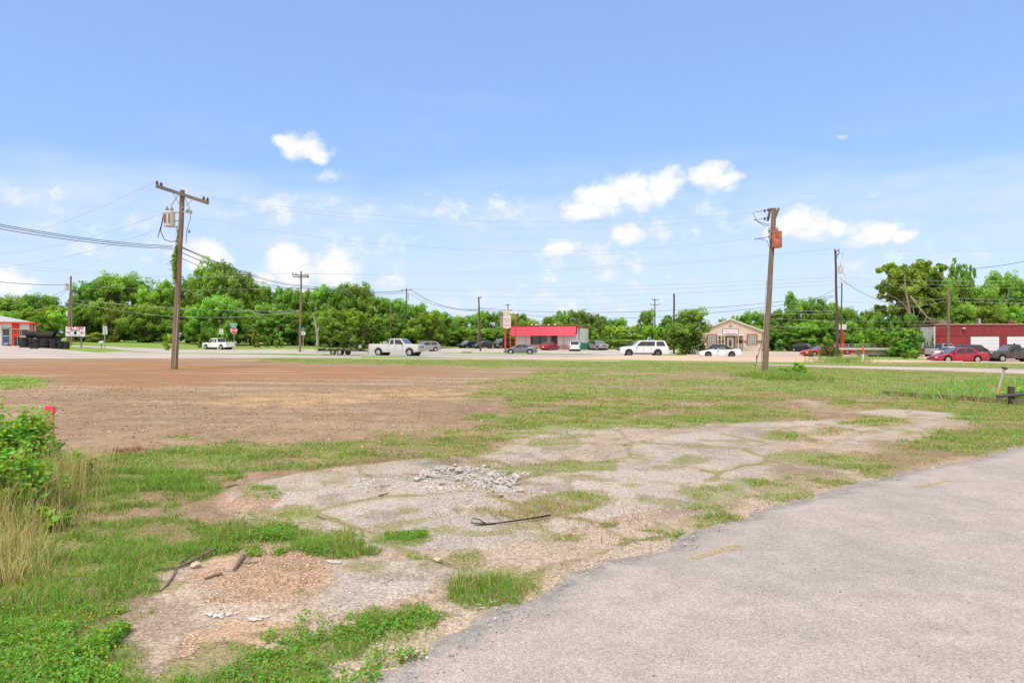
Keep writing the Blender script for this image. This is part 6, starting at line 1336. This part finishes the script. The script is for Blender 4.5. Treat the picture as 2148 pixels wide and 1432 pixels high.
def chips(name, polys, n, s, cols_, label, zo=0.0):
    X_, Y_ = [], []
    for P, k in polys:
        lo, hi = P.min(0), P.max(0); m_ = int(n*k); x = rng.uniform(lo[0], hi[0], m_); y = rng.uniform(lo[1], hi[1], m_); kk = (sdf(P, x, y)+(fbm(x, y, 2, 4, 8)-.5)*1.1 < 0) & (rng.uniform(0, 1, m_) < sst(.3, .65, fbm(x, y, 2.2, 3, 18))); X_.append(x[kk]); Y_.append(y[kk])
    x = np.concatenate(X_); y = np.concatenate(Y_); n = len(x); s_ = rng.uniform(.35, 1.2, n)**1.5*s; z = GZ(x, y)+.003+zo
    oct_ = np.array([(1,0,0),(0,1,0),(-1,0,0),(0,-1,0),(0,0,.7),(0,0,-.7)], float); a = rng.uniform(0, 6.3, n); V = np.empty((n, 6, 3))
    jit = rng.uniform(.6, 1.3, (n, 6)); ca, sa = np.cos(a)[:, None], np.sin(a)[:, None]
    ox, oy, oz = oct_[:, 0]*1.25, oct_[:, 1], oct_[:, 2]
    V[:, :, 0] = x[:, None]+(ca*ox-sa*oy)*jit*s_[:, None]; V[:, :, 1] = y[:, None]+(sa*ox+ca*oy)*jit*s_[:, None]; V[:, :, 2] = z[:, None]+oz*jit*s_[:, None]
    f = np.array([(0,1,4),(1,2,4),(2,3,4),(3,0,4),(1,0,5),(2,1,5),(3,2,5),(0,3,5)]); Fq = (np.arange(n)[:, None, None]*6+f[None]).reshape(-1, 3)
    c = np.array(cols_)[rng.integers(0, len(cols_), n)]*rng.uniform(.7, 1.2, n)[:, None]
    return tag(np_mesh(name, V.reshape(-1, 3), [Fq], vcol_mat('gravel_bits', .9), col=np.repeat(c[:, None], 6, 1).reshape(-1, 3)), label, 'gravel', kind='stuff')
chips('gravel', [(g_, 1) for g_ in GRAV[:2]]+[(GRAV[2], .3)], 15000, .0055, [(.5,.31,.20), (.55,.40,.29), (.42,.24,.15), (.6,.52,.45), (.35,.25,.2)], 'orange pea gravel washed over the near pavement')
chips('gravel', [(PALE, 1)], 60000, .0065, [(.62,.57,.52), (.45,.38,.33), (.3,.25,.22), (.7,.64,.6), (.5,.42,.36)], 'loose pebbles and grit scattered over the pale broken pavement')
chips('gravel', [(ell(985, 1008, 130, 26), 1), (ell(1060, 1030, 90, 16), .4), (ell(780, 1020, 60, 16), .2)], 7000, .014, [(.5,.47,.44), (.44,.42,.40), (.6,.55,.5), (.35,.33,.31)], 'small grey rubble fragments around the stone pile')
x0, y0 = flat(600, 840); chips('clods', [(ZP([(0,800),(900,790),(1500,800),(1700,850),(1300,900),(900,960),(300,940),(0,860)]), 1)], 22000, .022, [(.17,.11,.07), (.26,.17,.11), (.4,.29,.2), (.52,.41,.3)], 'crumbs of soil and debris scattered over the dirt lot')
chips('gravel', [(ZP([(760,1440),(1000,1310),(1200,1225),(1440,1130),(1650,1068),(1900,1000),(1880,990),(1640,1050),(1420,1110),(1180,1200),(980,1290),(740,1410)]), 1)], 9000, .011, [(.3,.28,.27), (.45,.4,.36), (.55,.5,.45), (.2,.19,.19)], 'crumbled grit along the ragged asphalt edge')
chips('gravel', [(ZP([(790,1455),(1010,1330),(1210,1235),(1450,1140),(1660,1075),(1900,1008),(1900,996),(1640,1058),(1430,1118),(1190,1208),(990,1300),(770,1425)]), 1)], 18000, .0075, [(.24,.23,.22), (.3,.28,.27), (.42,.39,.36), (.2,.19,.18), (.52,.48,.44)], 'loose dark aggregate on the crumbling asphalt edge', .032)
chips('gravel', [(ZP([(900,1500),(1500,1160),(2200,980),(2200,1500)]), 1)], 1200, .005, [(.2,.19,.18), (.3,.28,.27), (.6,.56,.52)], 'stray pebbles and dark crumbs on the asphalt', .037)
# white flaking scraps
_m, nt_, b_ = new_mat('flaked_white_paint'); NN = nt_.nodes; LL = nt_.links; MATS['flaked_white_paint'] = _m
tc = nd('ShaderNodeTexCoord'); vo = nd('ShaderNodeTexNoise'); vo.inputs['Scale'].default_value = 55; vo.inputs['Detail'].default_value = 6; LL.new(tc.outputs['Object'], vo.inputs['Vector'])
rr_ = nd('ShaderNodeValToRGB'); rr_.color_ramp.elements[0].position = .44; rr_.color_ramp.elements[1].position = .52; LL.new(vo.outputs[0], rr_.inputs[0]); LL.new(rr_.outputs[0], b_.inputs['Alpha']); b_.inputs['Base Color'].default_value = (.56, .54, .54, 1); b_.inputs['Roughness'].default_value = .7
def scrap(pts, label, name='white_scrap', mt=None, h=.012):
    c = at_flat(*pts[0]); vs = [at_flat(*p, .006+h*.3)-c for p in pts]; mb = MB(); cx_ = sum(p[0] for p in pts)/len(pts); cy_ = sum(p[1] for p in pts)/len(pts); vs.append(at_flat(cx_, cy_, .010+h)-c); n_ = len(pts); mb.add(vs, [(i, (i+1) % n_, n_) for i in range(n_)]); o = mb.build(name, mt or mat('flaked_white_paint', (.80, .80, .82), .5, 0, .12, 12, .2)); o.location = c; return tag(o, label, 'scrap')
scrap([(425,1289),(440,1284),(452,1288),(468,1283),(478,1287),(498,1286),(485,1293),(472,1292),(466,1300),(456,1295),(443,1298),(436,1292)], 'ragged white patch on the orange gravel, larger of two')
scrap([(518,1298),(535,1294),(545,1296),(566,1293),(558,1299),(540,1304),(524,1303)], 'ragged white patch on the orange gravel, smaller of two')
scrap([(683,1183),(700,1181),(718,1187),(712,1190),(692,1188)], 'thin white flake at the edge of the creeping weeds')
o = scrap([(1946,984),(1958,980),(1970,983),(1976,990),(1962,991),(1950,990)], 'crumpled white litter at the grassy edge of the asphalt', 'litter', mat('white_litter', (.62, .62, .68), .5), .012)
# sticks
M_STK = mat('dead_wood', (.17, .125, .10), .85, 0, .35, 8, .4); M_STKB = mat('charred_stick', (.022, .020, .022), .8, 0, .4, 8)
def stick(name, pts, r, label, mt=None, side=()):
    c = at_flat(*pts[0][:2]); t = thing(name, label, 'stick', c)
    P = [at_flat(p[0], p[1], r*.8+(p[2] if len(p) > 2 else 0))-c for p in pts]; n = len(P); MB().tube(P, [r*.75*(1-.55*i/(n-1))*random.uniform(.85, 1.15) for i in range(n)], 7).build('stem', mt or M_STK, t, True)
    for s_ in side:
        Q_ = [at_flat(p[0], p[1], r*.8+(p[2] if len(p) > 2 else 0))-c for p in s_]; MB().tube(Q_, [r*.5*(1-.5*i/(len(Q_)-1)) for i in range(len(Q_))], 6).build('twig', mt or M_STK, t, True)
    return t
stick('dead_branch', [(452,1162,.03),(425,1172,.02),(398,1185,.01),(370,1196,0),(340,1198,0),(320,1201,0)], .016, 'long crooked dead branch in front of the creeping weeds', None, [[(398,1185),(385,1180),(376,1187)], [(370,1198),(366,1206,.01)]])
stick('dead_branch', [(402,1163),(390,1176),(378,1184)], .012, 'short grey branch lying above the long dead branch'); stick('dead_branch', [(366,1205),(350,1230),(336,1241),(320,1241)], .010, 'thin bent grey branch left of the gravel')
stick('stick', [(466,1210),(448,1214),(430,1219)], .016, 'broken dark stick on the gravel below the branch'); stick('stick', [(510,1172),(498,1190),(490,1203)], .026, 'stubby rotten log piece on the orange gravel'); stick('stick', [(541,1182),(520,1184),(508,1182)], .010, 'short pale stick right of the rotten log piece')
stick('stick', [(473,1025),(500,1023)], .024, 'short dark stick at the left edge of the pavement'); stick('stick', [(665,1087),(682,1095)], .010, 'tiny dark twig on the left slab')
stick('charred_branch', [(1155,1091,.02),(1110,1098,.015),(1060,1104,.01),(1020,1106,0),(988,1104,0)], .012, 'long thin black branch lying on the pavement', M_STKB, [[(1020,1106),(1005,1101,.02),(989,1101,.03)], [(1040,1105),(1010,1108),(995,1109)]])
stick('stick', [(784,1029),(800,1026),(820,1022)], .009, 'thin dark stick left of the rubble pile'); stick('dead_branch', [(1025,1083,.03),(1040,1095,.02),(1060,1099,.0)], .007, 'thin arched twig above the long black branch')
stick('stick', [(795,1045),(808,1041),(816,1040)], .012, 'small bark piece below the thin stick by the rubble')
# clump of rusty dead weeds
for (px, py, rx, n, h, lb) in ((270,945,.16,220,.10,'heap of dried rusty weeds at the edge of the dirt'), (920,975,.9,1500,.07,'brown dead mulch heaped at the edge of the far slab'), (1120,1075,.5,900,.10,'dry brown grass in the middle of the pavement crack'), (600,1230,.18,160,.07,'reddish dead weeds by the stained slab')):
    fx, fy = flat(px, py); x = rng.normal(fx, rx, n); y = rng.normal(fy, rx*.8, n)
    blades('dead_weeds', x, y, rng.uniform(.3, 1, n)*h, .006*(fy/6)**.8, np.stack([rng.uniform(.28, .42, n), rng.uniform(.15, .22, n), rng.uniform(.08, .13, n)], 1), lb, 1.2)
# ------------------------------------------------------------------ trees
M_TREE = vcol_mat('tree_leaves', .6, .42, hue=True, spec=.3)
M_BARK = mat('grey_brown_bark', (.115, .09, .07), .9, 0, .35, 3, .4, .2, stretch=(3, 3, .6))
M_BARKW = mat('bare_pale_wood', (.34, .30, .27), .85, 0, .3, 3, .3, .2, stretch=(3, 3, .6))
def crown_mesh(seed, kind='broad', n=9000, leaf=.034, tone=(1, 1, 1)):
    """unit crown: width 1 (x,y in -0.5..0.5), height 0..1; leaf clumps on a branching set of lobes"""
    r = np.random.default_rng(seed)
    if kind == 'broad': nl = 36; lo = .10
    elif kind == 'open': nl = 30; lo = .25
    elif kind == 'bush': nl = 16; lo = .04
    else: nl = 26; lo = .08
    ctr = []; rad = []
    for i in range(nl):
        for _ in range(60):
            h = r.uniform(lo, .93); w = {'broad': .50*math.sin(min(1, (h+.18)*1.05)*math.pi*.86)**.6, 'open': .5*math.sin(min(1, h*1.02)*math.pi*.85)**.8, 'bush': .5*math.sin((h*.8+.25)*math.pi*.9)**.6, 'tall': .42*math.sin((h*.82+.2)*math.pi*.92)**.55}[kind]
            a = r.uniform(0, 2*np.pi); q = w*r.uniform(.25, 1)**.5*.86; p = np.array([math.cos(a)*q, math.sin(a)*q, h])
            rr = r.uniform(.11, .19)*(1 if kind != 'open' else .72)
            if all(np.linalg.norm((p-c)*[1, 1, .9]) > .085 for c in ctr): break
        ctr.append(p); rad.append(rr)
    ctr = np.array(ctr); rad = np.array(rad); per = (rad**2/np.sum(rad**2)*n).astype(int)
    P = []; SH = []; NR = []
    for c, rr, m in zip(ctr, rad, per):
        # sub-clumps on each lobe
        k = max(5, m//55); d = r.normal(0, 1, (k, 3)); d /= np.linalg.norm(d, axis=1)[:, None]; d[:, 2] = d[:, 2]*.8+.12; sub = c+d*rr*r.uniform(.55, 1.12, k)[:, None]
        idx = r.integers(0, k, m); dd = r.normal(0, 1, (m, 3)); dd /= np.linalg.norm(dd, axis=1)[:, None]
        q = sub[idx]+dd*(rr*.42)*r.uniform(.2, 1.0, m)[:, None]**.6; P.append(q); NR.append(dd*.5+d[idx]*.7)
        SH.append(np.repeat(r.uniform(.80, 1.18), m)*(r.uniform(.82, 1.15, k)[idx]))
    P = np.concatenate(P); SH = np.concatenate(SH); NR = np.concatenate(NR); n = len(P)
    P[:, 2] = np.clip(P[:, 2], 0.0, 1.06)
    out = np.hypot(P[:, 0], P[:, 1])/.5; depth = np.clip(.30+.62*P[:, 2]+.26*out, .26, 1.2)  # shade painted into leaf colour: darker low and deep inside the crown
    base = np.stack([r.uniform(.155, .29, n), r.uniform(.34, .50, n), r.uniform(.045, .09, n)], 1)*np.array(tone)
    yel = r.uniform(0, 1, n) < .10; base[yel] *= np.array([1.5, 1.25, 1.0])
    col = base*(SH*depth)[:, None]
    nz = NR+r.normal(0, .45, (n, 3)); nz[:, 2] += .35; nz /= np.linalg.norm(nz, axis=1)[:, None]
    rv = r.normal(0, 1, (n, 3)); ax = np.cross(nz, rv); ax /= np.linalg.norm(ax, axis=1)[:, None]; bx = np.cross(nz, ax)
    s = (leaf*r.uniform(.55, 1.3, n))[:, None]; V = np.empty((n, 4, 3))
    V[:, 0] = P-ax*s*.5; V[:, 1] = P+bx*s*.36; V[:, 2] = P+ax*s*.5; V[:, 3] = P-bx*s*.36
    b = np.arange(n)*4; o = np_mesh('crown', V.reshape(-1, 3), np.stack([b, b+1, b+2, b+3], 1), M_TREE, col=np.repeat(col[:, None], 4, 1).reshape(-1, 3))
    return o, ctr, rad
def wood_mesh(ctr, seed, kind):
    r = np.random.default_rng(seed+99); mb = MB(); tr = .022 if kind != 'bush' else .015
    tp = [(0, 0, -.03), (r.uniform(-.02, .02), r.uniform(-.02, .02), .15), (r.uniform(-.04, .04), r.uniform(-.03, .03), .38), (r.uniform(-.05, .05), r.uniform(-.05, .05), .66)]
    mb.tube(tp, [tr*1.25, tr, tr*.75, tr*.35], 8)
    for c in ctr:
        h0 = max(.08, min(.6, c[2]*.55+r.uniform(-.06, .04))); b0 = Vector((np.interp(h0, [0, .15, .38, .66], [p[0] for p in tp]), np.interp(h0, [0, .15, .38, .66], [p[1] for p in tp]), h0)); e = Vector(c)
        m = b0.lerp(e, .5)+Vector((0, 0, .03)); mb.tube([b0, m, e], [tr*.42, tr*.28, tr*.12], 5)
    return mb
VAR = {}
def get_var(k):
    if k in VAR: return VAR[k]
    kind, seed, n, leaf, tone = SPEC[k]; o, ctr, rad = crown_mesh(seed, kind, n, leaf, tone); w = wood_mesh(ctr, seed, kind).build('trunk', M_BARK if kind != 'dead' else M_BARKW, None, True)
    for q in (o, w): COL.objects.unlink(q)
    VAR[k] = (o, w); return VAR[k]
SPEC = {'a': ('broad', 1, 19000, .034, (1, 1, 1)), 'b': ('broad', 2, 19000, .034, (1.08, 1.04, 1)), 'c': ('broad', 3, 18000, .034, (.92, .95, 1)), 't': ('tall', 4, 18000, .034, (.95, 1, 1)), 'u': ('tall', 5, 18000, .034, (1.1, 1.06, .9)),
        'o': ('open', 6, 12000, .040, (1.1, 1.05, 1)), 'p': ('open', 7, 10000, .040, (1.05, 1.02, 1)), 's': ('bush', 8, 6000, .05, (1.1, 1.05, 1)), 'r': ('bush', 9, 5000, .055, (1.25, 1.15, 1)), 'd': ('bush', 10, 4000, .06, (.6, .72, 1)),
        'm': ('bush', 11, 2600, .075, (1.5, .95, 1.0)), 'e': ('tall', 12, 3500, .055, (1.0, 1.25, 2.6))}
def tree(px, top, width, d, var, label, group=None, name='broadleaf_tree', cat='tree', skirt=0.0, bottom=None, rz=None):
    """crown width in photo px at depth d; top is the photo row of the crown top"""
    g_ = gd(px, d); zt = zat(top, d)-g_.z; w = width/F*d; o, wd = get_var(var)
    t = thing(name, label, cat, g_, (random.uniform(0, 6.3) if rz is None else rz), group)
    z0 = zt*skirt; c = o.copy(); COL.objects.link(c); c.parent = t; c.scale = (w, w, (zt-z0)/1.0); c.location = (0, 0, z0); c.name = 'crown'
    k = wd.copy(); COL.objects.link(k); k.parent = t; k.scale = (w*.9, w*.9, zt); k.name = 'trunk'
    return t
random.seed(11)
G1 = 'tall trees of the wood behind the left road'
LT = [(-70,640,120,150,'a'),(-10,628,100,158,'t'),(35,622,90,165,'b'),(80,618,100,160,'c'),(118,640,90,150,'u'),(60,648,110,140,'a'),(5,655,100,135,'b'),
 (175,596,85,152,'t'),(205,584,100,158,'a'),(248,577,115,156,'b'),(290,590,100,160,'c'),(322,598,90,150,'u'),(352,590,80,158,'a'),(235,632,100,140,'c'),(180,640,90,138,'u'),(300,640,100,138,'b'),
 (398,585,90,155,'b'),(428,566,95,150,'a'),(462,548,110,148,'c'),(500,572,95,152,'t'),(532,598,90,156,'b'),(420,640,90,136,'u'),(470,625,100,134,'b'),(525,650,90,136,'a'),(372,645,80,140,'c'),
 (575,603,100,158,'a'),(612,606,90,152,'u'),(648,612,90,158,'b'),(590,655,100,138,'c'),(640,655,80,138,'b'),(560,640,80,142,'t'),
 (688,604,100,150,'t'),(722,598,95,148,'a'),(752,599,90,152,'b'),(788,622,90,150,'c'),(720,650,100,134,'b'),(690,655,80,132,'a'),(812,634,80,155,'a'),(840,632,80,160,'t'),(868,640,80,158,'b'),
 (900,650,85,160,'u'),(925,655,80,158,'a'),(950,664,80,165,'c'),(880,668,90,142,'b'),(835,668,80,142,'c')]
for a in LT: tree(*a, 'tall green broadleaf tree in the dense wood behind the left road', G1, skirt=.02 if a[1] < 630 else 0)
tree(765, 655, 105, 126, 'r', 'light yellow-green bushy tree in front of the dark wood behind the pickup bed', name='leafy_tree'); tree(735, 678, 60, 122, 's', 'low leafy tree left of the light yellow-green tree above the trailer', name='leafy_tree')
tree(905, 652, 90, 128, 'u', 'round light green tree just right of the silver pickup cab', name='leafy_tree'); tree(110, 652, 90, 112, 'r', 'bright light green tree behind the tyre stacks', name='leafy_tree'); tree(62, 672, 70, 108, 's', 'light green tree just right of the tyre shop roof', name='leafy_tree')
tree(232, 640, 34, 134, 'm', 'reddish brown dried vine mass hanging among the left trees', None, 'vine_mass', 'vines'); tree(205, 698, 60, 131, 'm', 'low heap of brown dead brush at the foot of the left trees', None, 'brush_pile', 'brush')
for px, lb, v in ((537, 'brownish round shrub on the mown bank, left of two', 'm'), (584, 'green round shrub on the mown bank, right of two', 's')): tree(px, 698, 22, 127, v, lb, None, 'round_shrub', 'shrub')
tree(352, 700, 22, 100, 'r', 'small yellow-green sapling behind the foot of the left near pole', None, 'sapling', 'sapling'); tree(561, 706, 14, 129, 's', 'small shrub between the two round shrubs', None, 'round_shrub', 'shrub'); tree(419, 710, 9, 120, 's', 'tiny shrub left of the white pickup', None, 'round_shrub', 'shrub')
G2 = 'distant trees behind the red shop'
for a in [(985,662,70,185,'a'),(1012,658,70,190,'t'),(1035,655,75,185,'b'),(1062,662,60,180,'c'),(1090,658,70,188,'a'),(1112,672,50,185,'b'),(1000,690,90,160,'b'),(1060,694,90,160,'a'),(955,690,80,155,'u'),
          (1150,664,44,180,'c'),(1132,683,44,175,'b'),(1180,652,60,178,'a'),(1212,652,60,180,'b'),(1240,660,60,182,'t'),(1262,664,50,176,'a'),(1292,668,60,180,'c'),(1318,684,60,176,'b'),(1200,680,80,165,'u'),(1165,688,60,165,'a')]: tree(*a, 'distant green tree on the skyline behind the red shop', G2, skirt=.0)
tree(1356, 651, 46, 172, 'c', 'dark round tree standing clear on the skyline left of the far black pole'); tree(1400, 662, 50, 160, 'a', 'tree showing left of the bare pole behind the round tree')
G3 = 'scrubby bushes between the red shop and the round tree'
for i, a in enumerate([(1258,690,60,140,'s'),(1290,684,70,146,'r'),(1320,700,70,136,'r'),(1345,695,60,142,'s'),(1372,684,70,138,'r'),(1400,690,70,134,'s'),(1300,712,90,128,'r'),(1350,712,80,126,'s'),(1255,715,50,132,'r'),(1390,712,60,122,'s'),(1276,706,60,136,'s')]): tree(*a, 'scrubby light green bush right of the red shop', G3, 'scrub_bush', 'bush')
tree(1447, 649, 96, 95, 'c', 'round dense tree beside the bare pole and the cream office', None, 'round_tree', skirt=.12, rz=.4); tree(1432, 670, 60, 95.5, 'a', 'second stem crown filling the left side of the round tree', None, 'round_tree', skirt=.15)
tree(1434, 714, 20, 94, 'd', 'dark rounded hedge shrub left below the round tree', None, 'hedge_shrub', 'shrub'); tree(1462, 712, 34, 93, 'd', 'dark hedge shrub right below the round tree', None, 'hedge_shrub', 'shrub'); tree(1446, 700, 24, 94, 'r', 'yellow-green shrub under the round tree', None, 'hedge_shrub', 'shrub')
G4 = 'trees behind the cream office'
for a in [(1517,669,40,135,'c'),(1550,662,60,140,'a'),(1580,655,70,138,'b'),(1610,657,70,140,'c'),(1640,648,70,138,'a'),(1655,618,44,140,'t'),(1685,630,70,138,'b'),(1715,628,75,136,'a'),(1745,634,70,138,'u'),(1775,648,60,138,'b'),(1600,690,90,125,'a'),(1640,690,90,122,'c'),(1680,680,80,122,'b'),(1720,672,90,124,'a'),(1765,676,80,122,'c'),(1800,670,60,140,'b'),(1815,655,50,138,'a')]: tree(*a, 'green tree in the wood behind the cream office and dark sedan', G4)
G5 = 'big trees behind the red garage'
for a in [(1965,590,110,112,'b'),(2010,585,100,116,'a'),(2018,553,70,118,'p'),(2055,600,100,116,'c'),(2080,578,70,120,'t'),(2112,578,80,118,'b'),(2148,592,80,116,'a'),(2190,585,100,116,'c'),(2240,590,100,118,'b'),(2000,640,110,109,'c'),(2060,645,110,110,'b'),(2120,645,110,112,'a'),(2170,640,90,112,'b'),(2290,600,120,118,'a')]: tree(*a, 'big green tree in the row behind the red garage', G5, skirt=.02)
tree(1900, 549, 150, 104, 'o', 'tallest open tree left of the red garage with bare limbs showing', None, 'open_tree', skirt=.25, rz=1.0); tree(1930, 556, 130, 106, 'o', 'second open crowned tree beside the tallest one left of the garage', None, 'open_tree', skirt=.2); tree(1938, 585, 120, 107, 'b', 'dense tree filling the gap beside the open trees left of the garage', None)
tree(1850, 662, 70, 112, 'u', 'rounded tree left of the tallest open tree'); tree(1830, 650, 60, 130, 'c', 'dark tree far behind the culvert rail')
G6 = 'light green bushes over the culvert'
for a in [(1840,690,60,93,'r'),(1870,684,70,92,'s'),(1895,690,60,91,'r'),(1815,695,50,96,'s'),(1908,692,50,91,'d'),(1892,712,56,88,'s'),(1916,702,34,90,'d'),(1860,705,60,90,'r'),(1912,668,44,97,'d'),(1895,660,70,97,'c')]: tree(*a, 'leafy bush crowding the culvert left of the red garage', G6, 'culvert_bush', 'bush')
for i, (px, top, w_, d_) in enumerate(((1912, 736, 24, 84), (1896, 741, 18, 82), (1926, 733, 18, 86))): tree(px, top, w_, d_, 'r', 'low bright weeds on the bank before the garage', 'low weeds on the bank', 'bank_weeds', 'weeds')
for px, top, w_, lb in ((1939.5, 712, 5, 'ivy strip on the white garage side wall, left of three'), (1945, 716, 6, 'ivy strip on the white garage side wall, middle of three'), (1956, 706, 7, 'ivy strip on the white garage side wall at the corner')): tree(px, top, w_, 97.5 if px < 1950 else 95.6, 'd', lb, None, 'wall_ivy', 'vine')
tree(1634, 711, 24, 118, 'e', 'bluish green conical shrub right of the cream office', None, 'conifer_shrub', 'shrub', rz=0)
tree(1741, 716, 32, 86, 'd', 'tall dark rose shrub in front of the red sports car', None, 'roadside_shrub', 'shrub'); tree(1699, 733, 10, 84, 'd', 'small round shrub before the nose of the red sports car', None, 'roadside_shrub', 'shrub'); tree(1720.5, 733, 11, 84, 'd', 'small dark shrub left of the tall rose shrub', None, 'roadside_shrub', 'shrub'); tree(1738, 710, 30, 87, 'm', 'reddish flowering stems above the dark rose shrub', None, 'roadside_shrub', 'shrub')
# bare dead trunks and fallen limbs
def dead(px, py, pts, r, label, name='bare_dead_tree', mt=None, d=None, sides=()):
    b = gp(px, py) if d is None else gd(px, d); t = thing(name, label, 'dead tree', b); P = [pt(x, y, b.y)-b for x, y in pts]; n = len(P)
    MB().tube(P, [r*(1-.75*i/(n-1)) for i in range(n)], 8).build('trunk', mt or M_BARKW, t, True)
    for s in sides: Q_ = [pt(x, y, b.y)-b for x, y in s]; MB().tube(Q_, [r*.4*(1-.7*i/(len(Q_)-1)) for i in range(len(Q_))], 6).build('limb', mt or M_BARKW, t, True)
dead(666, 724, [(666,725),(666,710),(664,690),(660,672),(658,660)], .30, 'bare white dead trunk at the edge of the wood right of the crossarm pole', sides=[[(665,700),(669,690),(668,682)]], d=128)
dead(1916, 735, [(1918,700),(1914,680),(1908,660),(1904,630),(1899,605),(1898,575)], .28, 'pale bare trunk rising through the open trees left of the garage', mt=mat('brown_grey_limb', (.24, .18, .14), .9, 0, .3, 3), d=98, sides=[[(1910,665),(1898,640),(1880,625),(1860,617)], [(1914,672),(1917,655),(1914,640)], [(1916,690),(1921,670),(1916,655)]])
dead(1945, 680, [(1910,621),(1928,645),(1944,664),(1965,680),(1975,681)], .12, 'broken pale limb fallen from the tree onto the garage roof', 'fallen_limb', mat('pale_limb', (.40, .32, .26), .85), 95, sides=[[(1944,664),(1940,674),(1936,679)], [(1950,668),(1956,676),(1962,680)], [(1930,648),(1930,655),(1927,658)], [(1950,666),(1970,673),(1990,676)], [(1910,621),(1920,630),(1932,638)]])
def brush(px, py, d, w, h, n, label):
    b = pt(px, py, d); t = thing('dead_brush', label, 'brush', b); mb = MB(); r = random.Random(4)
    for i in range(n): x = r.uniform(-w, w); mb.tube([(x, r.uniform(-.3, .3), 0), (x+r.uniform(-.5, .5), r.uniform(-.3, .3), r.uniform(.1, h)), (x+r.uniform(-1, 1), r.uniform(-.3, .3), r.uniform(0, h))], .02, 4)
    o = mb.build('twigs', mat('brown_twigs', (.20, .14, .10), .9), t); o['kind'] = 'stuff'
brush(1972, 679, 94, 1.3, .6, 46, 'tangle of dead brown twigs lying on the garage roof edge')
